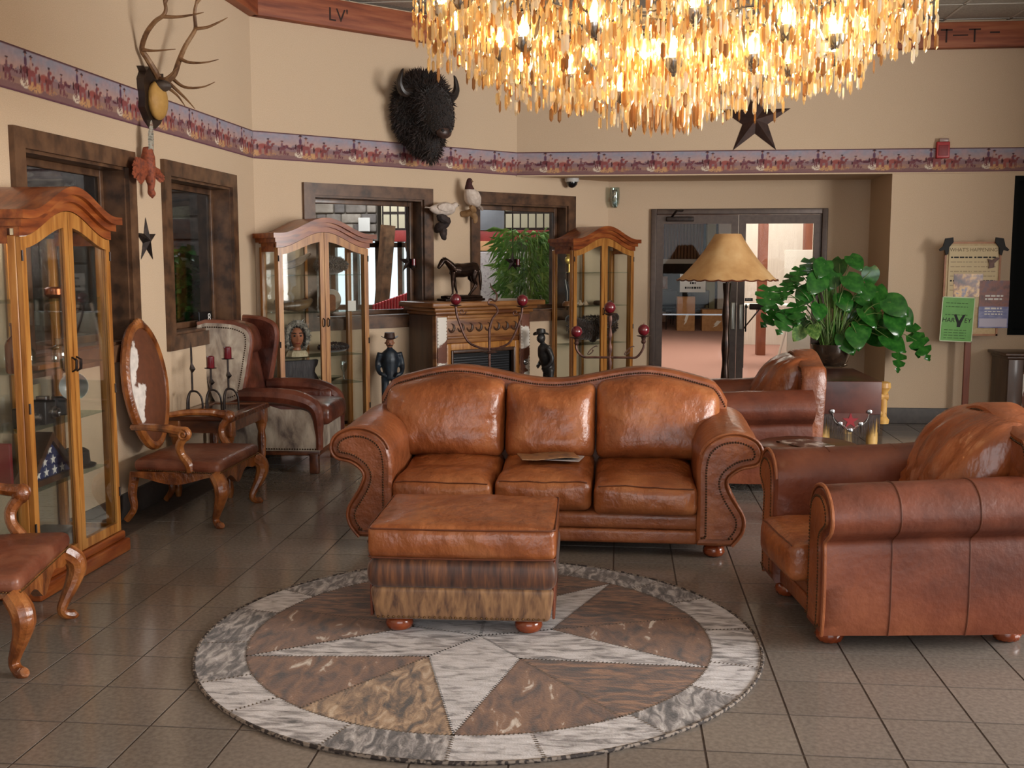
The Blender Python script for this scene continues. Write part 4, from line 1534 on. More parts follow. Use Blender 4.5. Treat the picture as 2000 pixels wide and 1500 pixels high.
def head_fn(u, v):
    th, ph = pi * v, 2 * pi * u
    x, y, z = math.sin(th) * math.sin(ph), -math.sin(th) * math.cos(ph), math.cos(th)
    front = max(0, -y)
    w = .072 * (1 - .25 * max(0, -z) ** 1.5)
    nose = .022 * math.exp(-((x * .072) / .012) ** 2 - ((z + .12) / .18) ** 2) * (front > .5)
    eye = -.010 * (math.exp(-((abs(x) * .072 - .03) / .014) ** 2 - ((z - .12) / .12) ** 2)) * (front > .4)
    lip = .006 * math.exp(-((x * .072) / .02) ** 2 - ((z + .48) / .07) ** 2) * (front > .4)
    return (x * w, y * .085 - nose - eye - lip, .185 + z * .115)


g.surf(head_fn, 32, 24)
g.lathe([(.06, 0), (.045, .03), (.04, .10)], 14)
hdm = part('head', g, SKIN, hd, angle=80)
for s in (-1, 1):
    part('eye', G().ball((s * .03, -.074, .20), .010, 8), INK, hdm)
    part('eyebrow', G().tube([(s * .014, -.084, .222), (s * .03, -.083, .228), (s * .046, -.074, .222)], .004, 5), INK, hdm)
part('mouth', G().tube([(-.02, -.0815, .128), (0, -.086, .126), (.02, -.0815, .128)], .005, 5), M('lip_red', [(126, 48, 44)], rough=.4), hdm)
part('hair', G().tube(smooth_path([(-.06, -.05, .10), (-.078, -.05, .19), (-.05, -.06, .275), (0, -.065, .292), (.05, -.06, .275), (.078, -.05, .19), (.06, -.05, .10)], 4), .014, 6), INK, hd)
g = G()
P = [(.098 * math.sin(a), -.045 - .02 * math.cos(a), .19 + .135 * math.cos(a)) for a in [(-2.4 + 4.8 * k / 20) for k in range(21)]]
g.tube(P, .026, 8)
rr = random.Random(5)
for k in range(420):
    p = Vector(P[rr.randrange(21)])
    d = Vector((rr.uniform(-1, 1), rr.uniform(-1, .4), rr.uniform(-1, 1))).normalized()
    o = d.orthogonal().normalized() * .004
    p = p + d * .022
    g.add([p + o, p - o, p + d * .035], [(0, 1, 2)])
g.surf(lambda u, v: (.115 * math.sin(pi * v) * math.cos(2 * pi * u), .03 + .07 * math.sin(pi * v) * math.sin(2 * pi * u), .19 + .15 * math.cos(pi * v)), 20, 12)
part('fur_hood', g, FUR_GREY, hd)
part('collar', G().lathe([(.105, 0), (.10, .03), (.08, .055), (.05, .06)], 20, rib=.08, nrib=9), M('cream_fur', [(176, 160, 130), (204, 190, 162)], rough=.9, scale=40), hd)
g = G().ball((0, 0, .04), .04, 12, sq=(3.6, 1.8, .8))
fur(g, (0, 0, .055), .144, .072, .035, 700, .02, 8, lo=-.3)
put(cabB, 'brown_fur_hat', g, FUR_BROWN, 'long dark brown fur on the middle shelf beside the fur-hooded head', 'fur', .61, .17, .812)
g = G().tube(smooth_path([(-.16, 0, .05), (-.09, 0, .055), (0, 0, .06), (.08, 0, .07), (.14, 0, .11)], 5), lerp_list([.02, .04, .05, .04, .015], 5), 12)
put(cabB, 'carved_horn', g, M('horn', [(60, 44, 32), (120, 96, 66)], rough=.35, scale=6), 'long curved brown horn lying across the upper shelf of the corner cabinet', 'horn', .24, .12, 1.187)
put(cabB, 'hide_drape', G().rbox(-.17, .17, -.02, .02, 0, .215, .01, 6, lambda w, p: (w[0] + .02 * math.sin(w[2] * 40), w[1] + .012 * math.sin(w[0] * 50), w[2])), M('dark_pleated_cloth', [(52, 50, 54), (82, 78, 80)], rough=.9, scale=30, stretch=(6, 1, .4)), 'dark pleated cloth standing under the fur-hooded head in the corner cabinet', 'cloth', .24, .12, .558)
g = G().tube(smooth_path([(-.16, 0, .03), (-.06, .02, .05), (.05, .0, .09), (.16, 0, .16)], 5), lerp_list([.015, .03, .035, .012], 5), 8)
put(cabB, 'driftwood', g, M('driftwood', [(112, 96, 80), (150, 134, 116)], rough=.8, scale=14), 'pale gnarled driftwood on the top shelf of the corner cabinet', 'driftwood', .24, .17, 1.53)
put(cabB, 'hand_drum', G().lathe([(.09, -.03), (.095, -.02), (.095, .02), (.09, .03)], 24, Matrix.Translation((0, 0, .096)) @ Matrix.Rotation(pi / 2, 4, 'X')), M('drum_skin', [(126, 112, 96), (160, 148, 130)], rough=.6, scale=6), 'round hide drum standing behind the right door of the corner cabinet', 'drum', .62, .22, 1.187)
put(cabB, 'pouch', G().rbox(-.08, .08, -.03, .03, 0, .15, .03), M('suede', [(96, 58, 36), (120, 76, 48)], rough=.9, scale=20), 'brown suede pouch hanging beside the drum in the corner cabinet', 'pouch', .50, .07, 1.187)
put(cabB, 'price_card', G().box(-.04, .04, -.002, .002, 0, .09), PAPER, 'small white card on the right of the upper shelf of the corner cabinet', 'card', .74, .06, 1.187, 0, None, False)
put(cabB, 'glass_dish', G().lathe([(.02, 0), (.03, .01), (.11, .05), (.112, .055), (.03, .02)], 20), CLEARB, 'wide clear glass dish on the lower shelf of the corner cabinet', 'dish', .55, .15, .5565)
put(cabB, 'glass_goblet', G().lathe([(.035, 0), (.008, .01), (.007, .08), (.03, .12), (.032, .18)], 14), CLEARB, 'clear glass goblet right of the dish in the corner cabinet', 'goblet', .70, .15, .5565)

g = G().ball((0, 0, .075), .075, 14, sq=(2.0, 1.2, 1))
fur(g, (0, 0, .08), .15, .09, .07, 900, .03, 41, lo=-.5)
put(cabB, 'grey_pelt', g, M('fur_taupe', [(66, 58, 52), (104, 94, 86)], rough=.9, scale=30, sheen=.4), 'grey brown folded pelt on the top shelf behind the right door of the corner cabinet', 'pelt', .60, .17, 1.507)
g = G().tube(smooth_path([(-.16, 0, .09), (-.08, 0, .05), (0, 0, .045), (.09, 0, .06), (.15, 0, .10)], 5), lerp_list([.02, .035, .04, .04, .02], 5), 12, flat=1.0)
put(cabB, 'leather_saddle_bag', g, LEATHER_DARK, 'dark brown curved leather piece behind the curved horn in the corner cabinet', 'leather piece', .26, .265, 1.19)

# cabinet by the doors: pelt, shells, feather, brass figure
g = G()
for k in range(22):
    a = -1 + 2 * k / 21
    g.ball((a * .33, 0, .16 - .0 * a + .10 * abs(a) ** 1.5), .05, 8, sq=(1, 1, 1.6 - .6 * abs(a)))
for k in range(12):
    a = -1 + 2 * k / 11
    g.ball((a * .20, .0, .085), .05, 8, sq=(1, .8, 1.3 - .5 * abs(a)))
g.ball((0, 0, .05), .05, 8)
fur(g, (0, 0, .17), .36, .05, .11, 1600, .035, 12)
put(cabC, 'dark_pelt', g, FUR_BROWN, 'shaggy dark brown pelt on a low shelf of the cabinet left of the doors', 'pelt', .44, .17, .757)
sh_lab = ['pale seashell, leftmost on the middle shelf of the cabinet by the doors', 'spiral cream seashell, second on the middle shelf of the cabinet by the doors', 'rounded tan seashell, third on the middle shelf of the cabinet by the doors']
for k in range(3):
    put(cabC, 'seashell', G().lathe([(.0, 0), (.03, .008), (.034, .02), (.022, .034), (.018, .038), (.008, .06), (.0, .066)], 12, rib=.12, nrib=6, twist=30), M('shell_%d' % k, [(190, 170, 144), (160, 130, 100)], rough=.5, scale=20), sh_lab[k], 'seashell', .13 + .075 * k, .12, 1.157, 0, 'shells in the cabinet by the doors')
put(cabC, 'flint_blade', G().rbox(-.12, .12, -.04, .04, 0, .05, .022), M('brown_stone', [(66, 48, 38), (92, 70, 56)], rough=.5, scale=15), 'long brown stone lying on the middle shelf of the cabinet by the doors', 'stone', .58, .16, 1.157)
ft = thing('feather_stand', 'upright dark feather in a brown stand inside the cabinet by the doors', 'feather', inside(cabC, .09, .20, 1.157), cabC.rotation_euler.z)
part('stand', G().lathe([(.05, 0), (.045, .03), (.03, .05)], 14), MANTEL, ft)
part('vane', G().prism([(-.005, .04), (.03, .08), (.035, .17), (.005, .25), (-.03, .28), (-.03, .2), (-.02, .1)], -.003, .003), INK, ft, smooth=False)
part('quill', G().tube([(0, -.004, .03), (.005, -.004, .14), (-.028, -.004, .28)], .003, 5), PAPER, ft)
g = G().ball((0, 0, .21), .045, 14, sq=(1, .5, 1)).ball((0, 0, .13), .055, 14, sq=(1, .5, .8)).tube([(0, 0, 0), (0, 0, .1)], [.008, .012], 8).lathe([(.03, 0), (.03, .006)], 12)
put(cabC, 'brass_figure', g, M('brass_gold', [(216, 182, 92)], rough=.35, metal=.5), 'gold coloured rounded ornament on the upper shelf of the cabinet by the doors', 'ornament', .10, .18, 1.507)

# strip lamps added under the cabinet tops to brighten the contents
for c, pw in ((cabA, 2.4), (cabB, .35), (cabC, .35)):
    lp = part('added_strip_lamp', G().rbox(CW / 2 - .16, CW / 2 + .16, .17, .23, CH + .03, CH + .09, .006), WHITE, c)
    l = bpy.data.lights.new('cabinet_light', 'AREA')
    l.shape, l.size, l.size_y, l.energy, l.color = 'RECTANGLE', .30, .05, pw, (1.0, .92, .80)
    lo = bpy.data.objects.new('cabinet_light', l)
    COL.objects.link(lo)
    lo.parent = lp
    lo.location = (CW / 2, .2, CH + .026)
# ------------------------------------------------------------------ mantelpiece on the angled wall
def on_ang(s, off, z=0.):
    p = C1 + TT * s + nrm * off
    return (p.x, p.y, z)


ANG = math.radians(45)
fp = thing('mantelpiece', 'oak mantelpiece with cowhide pilasters between the two angled windows', 'mantelpiece', on_ang(2.09, 0), ANG)
HW, FY = .565, -.50
part('side_panel', G().rbox(-HW, -HW + .03, FY + .05, -.06, 0, 1.13, .006), MANTEL_DARK, fp)
part('side_panel', G().rbox(HW - .03, HW, FY + .05, -.06, 0, 1.13, .006), MANTEL_DARK, fp)
for s in (-1, 1):
    part('pilaster', G().rbox(s * (HW - .065) - .065, s * (HW - .065) + .065, FY, FY + .06, 0, 1.13, .008), MANTEL, fp)
    hp = part('pilaster_hide', G().rbox(s * (HW - .065) - .055, s * (HW - .065) + .055, FY - .012, FY + .004, .02, 1.11, .006), HIDE_SPOT, fp)
    ng = G()
    for xx in (-.048, .048):
        rect_path_nails([(s * (HW - .065) + xx, FY - .012, .05), (s * (HW - .065) + xx, FY - .012, 1.08)], .03, .005, ng, (0, -1, 0))
    part('nailheads', ng, NAIL, fp)
    part('concho', G().lathe([(.03, 0), (.03, .006), (.018, .012), (.012, .008), (.0, .014)], 16, Matrix.Translation((s * (HW - .065), FY - .012, .64)) @ Matrix.Rotation(pi / 2, 4, 'X')), STEEL, hp)
iw_ = HW - .13
part('frieze', G().rbox(-iw_, iw_, FY + .02, FY + .06, .86, 1.13, .006), MANTEL, fp)
part('frieze_moulding', G().rbox(-iw_, iw_, FY + .0, FY + .03, .90, .93, .01).rbox(-iw_, iw_, FY + .0, FY + .03, 1.09, 1.125, .01), MANTEL, fp)
for k in range(8):
    x = -iw_ + .06 + k * (2 * iw_ - .12) / 7
    P = [(x + .035 * math.cos(a) * (1 - .25 * j / 10), FY + .016, 1.01 + .04 * math.sin(a) * (1 - .1 * j / 10)) for j, a in enumerate([pi * 1.05 + j * 1.5 * pi / 10 for j in range(11)])]
    part('carved_scroll', G().tube(P, lerp_list([.004, .013, .014, .004], 3) + [.003], 6), MANTEL_DARK, fp)
for bx in ((-iw_, -iw_ + .05, 0, .86), (iw_ - .05, iw_, 0, .86), (-iw_ + .05, iw_ - .05, .78, .86)):
    part('inner_frame', G().rbox(bx[0], bx[1], FY + .01, FY + .05, bx[2], bx[3], .008), OAK, fp)
for bx in ((-iw_ + .05, -iw_ + .075, 0, .80), (iw_ - .075, iw_ - .05, 0, .80), (-iw_ + .07, iw_ - .07, .765, .80)):
    part('inner_bead', G().rbox(bx[0], bx[1], FY + .0, FY + .05, bx[2], bx[3], .01), MANTEL_DARK, fp)
part('cornice', G().rbox(-HW - .02, HW + .02, FY - .03, -.05, 1.13, 1.165, .012).rbox(-HW - .05, HW + .05, FY - .06, -.04, 1.165, 1.20, .012), MANTEL, fp)
part('shelf', G().rbox(-HW - .10, HW + .12, FY - .10, -.035, 1.20, 1.25, .014), MANTEL, fp)
# heater in the mantel opening
ht = thing('electric_fire', 'black louvred electric fire set into the oak mantelpiece', 'heater', on_ang(2.09, 0), ANG)
part('case', G().box(-iw_ + .08, iw_ - .08, FY + .06, FY + .24, 0, .755), BLACK, ht, smooth=False)
for k in range(9):
    z = .52 + .024 * k
    part('louvre', G().rbox(-iw_ + .10, iw_ - .10, FY + .045, FY + .062, z, z + .012, .003), M('heater_grille', [(52, 54, 58)], rough=.4) if k == 0 else bpy.data.materials['heater_grille'], ht)
part('window', G().box(-iw_ + .12, iw_ - .12, FY + .055, FY + .062, .08, .48), GLASS_DARK, ht, smooth=False)

# ------------------------------------------------------------------ bronze horse on the mantel
hs = thing('horse_statue', 'dark bronze statue of a standing horse on the mantelpiece', 'statue', on_ang(1.95, .30, 1.2505), ANG)
part('base', G().rbox(-.22, .25, -.075, .075, 0, .022, .008).rbox(-.19, .235, -.06, .06, .02, .05, .015, 4, lambda w, p: (w[0], w[1], w[2] + .008 * fnoise(w[0] * 20, w[1] * 20, 0))), BRONZE, hs)
g = G()
g.tube(smooth_path([(-.085, 0, .295), (-.03, 0, .288), (.04, 0, .286), (.11, 0, .296), (.175, 0, .298), (.20, 0, .285)], 4), lerp_list([.054, .068, .068, .064, .064, .03], 4), 12)
g.tube(smooth_path([(-.075, 0, .305), (-.125, 0, .35), (-.17, 0, .38), (-.195, 0, .378)], 4), lerp_list([.052, .04, .03, .026], 4), 10, flat=.8)
g.tube(smooth_path([(-.19, 0, .382), (-.215, 0, .352), (-.24, 0, .32), (-.25, 0, .305)], 4), lerp_list([.028, .026, .018, .014], 4), 10)
for y in (-.012, .012):
    g.tube([(-.182, y, .392), (-.186, y * 1.3, .418)], [.009, .003], 6)
g.tube(smooth_path([(-.175, 0, .402), (-.13, 0, .378), (-.08, 0, .35)], 4), .012, 6)
for (x0, x1, x2, y) in ((-.095, -.105, -.105, -.028), (-.07, -.045, -.015, .028)):
    g.tube(smooth_path([(x0, y, .27), (x1, y, .19), ((x1 + x2) / 2, y, .12), (x2, y, .072), (x2 - .012, y, .05)], 3), lerp_list([.034, .018, .013, .010, .014], 3), 8)
for (x0, x1, x2, y) in ((.16, .105, .085, -.03), (.17, .165, .135, .03)):
    g.tube(smooth_path([(x0, y, .28), (x0 - .02, y, .21), (x1 + .055, y, .155), (x1 + .02, y, .10), (x2 + .01, y, .065), (x2, y, .05)], 3), lerp_list([.045, .03, .016, .011, .011, .014], 3), 8)
g.tube(smooth_path([(.205, 0, .31), (.235, 0, .27), (.245, 0, .19), (.25, 0, .09)], 4), lerp_list([.012, .018, .018, .006], 4), 8)
link('body', remesh(g, .0055, 3), BRONZE, hs)


# ------------------------------------------------------------------ cowboy figures
def cowboy(label, loc, rz, coat, hat, skin, ped, h=.74, lean=0.):
    t = thing('cowboy_figure', label, 'statue', (loc[0], loc[1], 0), rz)
    part('pedestal', G().rbox(-.15, .15, -.15, .15, 0, ped - .02, .01).rbox(-.13, .13, -.13, .13, ped - .02, ped, .006), MANTEL_DARK, t)
    k = h / 1.75
    V = lambda x, y, z: (x * k, y * k - lean * max(0, z - .9) * k, z * k + ped)
    g = G()
    r = lambda *a: [q * k for q in a]
    for s in (-1, 1):
        g.tube(smooth_path([V(s * .10, 0, .90), V(s * .12, -.02, .50), V(s * .13, 0, .10), V(s * .13, 0, .05)], 3), lerp_list(r(.10, .075, .06, .06), 3), 8)
        g.tube([V(s * .13, .03, .045), V(s * .14, -.16, .035)], r(.055, .045), 8)
        g.tube(smooth_path([V(s * .20, 0, 1.40), V(s * .27, .02, 1.15), V(s * .24, -.12, .98), V(s * .16, -.20, .95)], 3), lerp_list(r(.075, .062, .05, .045), 3), 8)
        for f in range(4):
            g.tube([V(s * (.16 + .005 * f), -.20, .96 - .02 * f), V(s * (.11 - .01 * f), -.235, .95 - .02 * f), V(s * .09, -.22, .93 - .02 * f)], r(.018, .016, .012), 6)
        g.tube([V(s * .17, -.19, .975), V(s * .12, -.21, .995)], r(.018, .013), 6)
    g.tube(smooth_path([V(0, 0, .82), V(0, 0, 1.0), V(0, 0, 1.25), V(0, 0, 1.42), V(0, .01, 1.48)], 3), lerp_list(r(.15, .16, .19, .15, .07), 3), 12)
    g.tube([V(0, 0, 1.44), V(0, -.01, 1.55)], r(.06, .055), 8)
    link('body', remesh(g, .011 * k / .42, 3), coat, t)
    hg = G()
    hg.ball(V(0, -.02, 1.62), .105 * k, 14, sq=(.85, 1, 1.15)).ball(V(0, -.125, 1.60), .02 * k, 8, sq=(.8, 1, 1.3))
    hg.ball(V(-.09, -.01, 1.61), .022 * k, 6).ball(V(.09, -.01, 1.61), .022 * k, 6)
    hd_ = part('head', hg, skin, t)
    for s in (-1, 1):
        part('eye', G().ball(V(s * .035, -.112, 1.635), .011 * k, 6), INK, hd_)
    part('moustache', G().tube([V(-.05, -.105, 1.56), V(0, -.128, 1.572), V(.05, -.105, 1.56)], r(.008, .014, .008), 6), INK, hd_)
    hat_ = G().lathe([(.185 * k, 0), (.19 * k, .012 * k), (.12 * k, .02 * k), (.105 * k, .13 * k), (.07 * k, .15 * k), (.0, .13 * k)], 20)
    hat_.v = [(x, y, z + 4.5 * x * x * (1 / k) * .42) for x, y, z in hat_.v]
    c = V(0, -.01, 1.69)
    part('hat', hat_, hat, t, loc=c)
    return t


COAT1 = M('figure_blue_coat', [(22, 26, 34), (40, 54, 66)], rough=.45, scale=14)
COAT2 = M('figure_bronze_coat', [(34, 34, 36), (62, 60, 58)], rough=.4, metal=.3, scale=14)
cowboy('painted cowboy figure in dark blue coat and brown hat beside the corner cabinet', (-2.10, 9.63), math.radians(20), COAT1, M('figure_hat', [(60, 34, 24)], rough=.6), M('figure_skin', [(150, 100, 74)], rough=.5), .20, .74)
cowboy('dark bronze cowboy figure with bowed head standing right of the mantelpiece', (-.69, 10.34), math.radians(-60), COAT2, COAT2, COAT2, .22, .72, .25)


# ------------------------------------------------------------------ wrought iron floor candelabra with ball candles
def ballcandle(p, lab):
    solo('ball_candle', G().ball((0, 0, .044), .0445, 18).tube([(0, 0, .086), (.002, 0, .098)], .002, 5), CANDLE, lab, 'candle', p, None, 'burgundy ball candles on iron candelabra')


YC = 8.25
c0 = at(956, 712, YC)
ca = thing('candelabrum', 'tall iron candelabrum with squiggle finial and two ball candles, in front of the mantelpiece', 'candelabrum', (c0.x, YC, 0))
bl, br = at(890, 596, YC), at(1020, 598, YC)
zA = at(956, 640, YC).z
zN = at(956, 688, YC).z
part('pole', G().tube([(0, 0, .02), (0, 0, zA)], .011, 8), IRON_RUST, ca)
part('base', G().lathe([(.16, 0), (.16, .012), (.03, .03), (.015, .05)], 20), IRON_RUST, ca)
fin = [(956, 640), (962, 622), (972, 608), (966, 596), (954, 594), (957, 584), (968, 588), (970, 575), (960, 562), (957, 552)]
part('finial', G().tube(smooth_path([(at(a, b, YC).x - c0.x, .006 * (i % 3), at(a, b, YC).z) for i, (a, b) in enumerate(fin)], 4), lerp_list([.010, .009, .008, .008, .008, .008, .007, .007, .006, .002], 4), 6), IRON_RUST, ca)
for s, b in ((-1, bl), (1, br)):
    x = b.x - c0.x
    P = smooth_path([(x, 0, b.z - .012), (x * .94, 0, b.z - .10), (x * .66, 0, zA - .10), (x * .3, 0, zA - .155), (0, 0, zA - .165)], 5)
    part('arm', G().tube(P, .010, 6), IRON_RUST, ca)
    P = [(x * .80 + .03 * (1 - j / 14) * math.cos(j * .6), 0, b.z - .05 - .03 * (1 - j / 14) * math.sin(j * .6)) for j in range(13)]
    part('scroll', G().tube(P, .004, 5), IRON_RUST, ca)
    part('drip_pan', G().lathe([(.008, -.012), (.04, -.004), (.05, .002), (.04, .0)], 14), IRON_RUST, ca, loc=(x, 0, b.z))
part('leaf_collar', G().lathe([(.012, -.012), (.05, 0), (.012, .012)], 8, rib=.3, nrib=4), IRON_RUST, ca, loc=(0, 0, zN))
ballcandle((bl.x, YC, bl.z + .001), 'burgundy ball candle on the left arm of the squiggle-topped candelabrum')
ballcandle((br.x, YC, br.z + .001), 'burgundy ball candle on the right arm of the squiggle-topped candelabrum')
c0 = at(1191, 712, YC)
cb = thing('candelabrum', 'iron candelabrum with twisted centre post and three ball candles, before the doors cabinet', 'candelabrum', (c0.x, YC, 0))
bl, bm, br = at(1126, 659, YC), at(1191, 612, YC), at(1257, 656, YC)
zH = at(1191, 698, YC).z
prof = []
for i in range(40):
    z = .03 + (bm.z - .045) * i / 39
    prof.append((.013 + .005 * math.sin(i * 1.7), z))
part('pole', G().lathe(prof, 10), IRON_RUST, cb)
part('base', G().lathe([(.16, 0), (.16, .012), (.03, .03), (.015, .05)], 20), IRON_RUST, cb)
part('drip_pan', G().lathe([(.012, -.018), (.045, -.004), (.056, .002), (.04, .0)], 14), IRON_RUST, cb, loc=(0, 0, bm.z))
for b in (bl, br):
    x = b.x - c0.x
    P = smooth_path([(x, 0, b.z - .015), (x * 1.0, 0, b.z - .09), (x * .80, 0, zH + .004), (x * .5, 0, zH), (0, 0, zH)], 5)
    part('arm', G().tube(P, .010, 6), IRON_RUST, cb)
    part('socket', G().lathe([(.012, -.06), (.02, -.045), (.014, -.03), (.02, -.012)], 10), IRON_RUST, cb, loc=(x, 0, b.z))
    part('drip_pan', G().lathe([(.012, -.012), (.045, -.004), (.056, .002), (.04, .0)], 14), IRON_RUST, cb, loc=(x, 0, b.z))
    P = [(x * .55 + .045 * (1 - j / 16) * math.cos(j * .55), 0, zH + .045 + .045 * (1 - j / 16) * math.sin(j * .55 + 1)) for j in range(14)]
    part('scroll', G().tube(P, .004, 5), IRON_RUST, cb)
ballcandle((bl.x, YC, bl.z + .001), 'burgundy ball candle on the left arm of the twisted-post candelabrum')
ballcandle((bm.x, YC, bm.z + .001), 'burgundy ball candle on top of the twisted-post candelabrum')
ballcandle((br.x, YC, br.z + .001), 'burgundy ball candle on the right arm of the twisted-post candelabrum')

# ------------------------------------------------------------------ floor lamp
YL = 9.05
lc = at(1421, 500, YL)
lm = thing('floor_lamp', 'floor lamp with tan parchment shade and dark post before the glass doors', 'floor lamp', (lc.x, YL, 0))
zt, zb = at(1421, 457, YL).z, at(1421, 548, YL).z
part('base', G().lathe([(.19, 0), (.19, .02), (.05, .045), (.035, .08)], 24), IRON, lm)
part('post', G().lathe([(.03 + .005 * math.sin(i * 1.1), .06 + (zb - .08) * i / 30) for i in range(31)], 12), BRONZE, lm)
part('stem', G().tube([(0, 0, zb - .03), (0, 0, zt - .06)], .012, 8), IRON, lm)
part('bulb', G().ball((0, 0, zb + .14), .04, 10), WHITE, lm)
hgt = zt - zb


def shade_fn(u, v):
    a = 2 * pi * u
    t = 1 - v
    r = .105 + (.405 - .105) * (.72 * t + .28 * t ** 2.2)
    sc = 1 + .012 * math.cos(6 * a)
    return (r * sc * math.cos(a), r * sc * math.sin(a), zb + hgt * v + (.006 * math.cos(24 * a) * (t > .98)))


part('shade', G().surf(shade_fn, 72, 14), SHADE, lm)
part('shade_lacing', G().tube([(lambda q: (q[0] * 1.003, q[1] * 1.003, q[2] + .004))(shade_fn(i / 72, 0)) for i in range(73)], .006, 5), PIPING, lm)
part('shade_spider', G().box(-.10, .10, -.004, .004, zt - .03, zt - .022).box(-.004, .004, -.10, .10, zt - .03, zt - .022), IRON, lm, smooth=False)

# ------------------------------------------------------------------ pine table with leather runner, plant on it
tx0, tx1, ty0, ty1, tz = 1.70, 2.20, 9.30, 10.42, .60
PINE = M('pine_log', [(176, 128, 62), (204, 160, 88), (216, 178, 110)], rough=.5, scale=8, stretch=(1, 1, .2), coat=.1)
tb = thing('log_table', 'pine log table under the fringed leather runner by the wall', 'table', ((tx0 + tx1) / 2, (ty0 + ty1) / 2, 0))
a, b = (tx1 - tx0) / 2, (ty1 - ty0) / 2
for x in (-a + .05, a - .05):
    for y in (-b + .06, b - .06):
        part('leg', G().lathe([(.045, 0), (.05, .1), (.042, .3), (.05, .5), (.04, tz - .03)], 12), PINE, tb, loc=(x, y, 0))
part('top', G().rbox(-a, a, -b, b, tz - .03, tz, .008), PINE, tb)
part('rail', G().tube([(-a - .06, -b + .10, .47), (a + .08, -b + .10, .47)], .035, 10), PINE, tb)
part('rail', G().tube([(-a - .06, -b + .10, .33), (a + .07, -b + .10, .33)], .03, 10), PINE, tb)
for s in (-1, 1):
    part('rail_spindle', G().lathe([(.05, .24), (.055, .27), (.032, .3), (.032, .44), (.03, .5), (.06, .55), (.055, .59), (.03, .6)], 12), PINE, tb, loc=(s * (a + .045), -b + .10, 0))
RUN = M('runner_leather', [(62, 30, 26), (86, 44, 36), (100, 56, 46)], rough=.35, scale=4, coat=.1)
rn = thing('leather_runner', 'dark leather runner with red star and long fringe draped over the pine table', 'table runner', ((tx0 + tx1) / 2, (ty0 + ty1) / 2, 0))
part('runner', G().rbox(-a + .0, a - .0, -b - .012, b + .012, tz + .001, tz + .012, .004).rbox(-a, a, -b - .02, -b - .010, tz - .27, tz + .010, .004), RUN, rn)
fg_ = G()
rr = random.Random(4)
for k in range(70):
    x = -a + .006 + (2 * a - .012) * k / 69
    l = .16 + .10 * math.exp(-(x / .14) ** 2) + rr.uniform(-.02, .02)
    fg_.prism([(x - .0045, tz - .265), (x + .0045, tz - .265), (x + .002 + rr.uniform(-.006, .006), tz - .27 - l)], -b - .018, -b - .014)
part('fringe', fg_, M('fringe_leather', [(46, 32, 30), (74, 56, 50)], rough=.6, scale=40), rn, smooth=False)
part('pointed_flap', G().prism([(-.16, tz - .26), (.16, tz - .26), (.12, tz - .32), (.05, tz - .39), (0, tz - .42), (-.05, tz - .39), (-.12, tz - .32)], -b - .026, -b - .020), RUN, rn, smooth=False)
part('star', G().prism([(x, z + tz - .325) for x, z in star_poly(.07)], -b - .031, -b - .026), M('red_leather', [(146, 24, 34)], rough=.5), rn, smooth=False)
bd = G()
rect_path_nails(smooth_path([(-.15, -b - .027, tz - .255), (-.135, -b - .027, tz - .32), (-.09, -b - .027, tz - .36), (-.05, -b - .027, tz - .37), (0, -b - .027, tz - .415), (.05, -b - .027, tz - .37), (.09, -b - .027, tz - .36), (.135, -b - .027, tz - .32), (.15, -b - .027, tz - .255)], 5), .011, .0045, bd, (0, -1, 0))
part('beads', bd, M('silver_bead', [(196, 192, 186)], rough=.3, metal=.6), rn)
for (x, z) in ((-.155, -.245), (.155, -.245), (-.085, -.35), (.085, -.35), (0, -.405)):
    part('concho', G().lathe([(.02, 0), (.02, .004), (.008, .008)], 12, Matrix.Translation((x, -b - .026, tz + z)) @ Matrix.Rotation(pi / 2, 4, 'X'), rib=.06, nrib=10), STEEL, rn)

# plant
pc = at_z(1622, 716, tz + .012)
pl = thing('philodendron', 'large glossy green split-leaf plant in a dark pot on the leather runner', 'potted plant', (pc.x, pc.y, tz + .0125))
part('saucer', G().lathe([(.0, 0), (.13, 0), (.16, .02), (.155, .022), (.12, .01)], 24), glass_mat('saucer_plastic', (.75, .72, .68), .15), pl)
part('pot', G().lathe([(.0, .012), (.115, .012), (.16, .05), (.19, .15), (.20, .22), (.19, .22), (.18, .15), (.0, .16)], 24, rib=.015, nrib=12), M('dark_resin_pot', [(36, 26, 20), (66, 50, 38)], rough=.15, scale=12, coat=.6), pl)
part('soil', G().lathe([(.0, .19), (.19, .19), (.19, .2), (.0, .205)], 20), M('soil', [(40, 30, 24)], rough=.9, scale=30), pl)


def leaf_mesh(kind, slit):
    """heart-shaped leaf along +y, tip at y=1, folded along the midrib"""
    out = []
    n = 15
    for i in range(n + 1):
        t = i / n
        w = .50 * math.sin(pi * min(1, t * .92 + .10)) ** .7 * (1 - .25 * t)
        if slit and 3 <= i <= 13 and i % 4 == 0:
            w *= .22
        out.append((w, t))
    vs = [(0, t, -.12 * t * t + .0) for w, t in out]
    L = [(-w, t - .10 * (1 - t), .10 * w - .22 * t * t) for w, t in out]
    Rr = [(w, t - .10 * (1 - t), .10 * w - .22 * t * t) for w, t in out]
    N = n + 1
    fs = []
    for i in range(n):
        fs += [(i, i + 1, N + i + 1, N + i), (i, 2 * N + i, 2 * N + i + 1, i + 1)]
    me = bpy.data.meshes.new('leaf')
    me.from_pydata(vs + L + Rr, [], fs)
    me.polygons.foreach_set('use_smooth', [True] * len(me.polygons))
    me.materials.append(LEAF if kind == 0 else LEAF2)
    return me


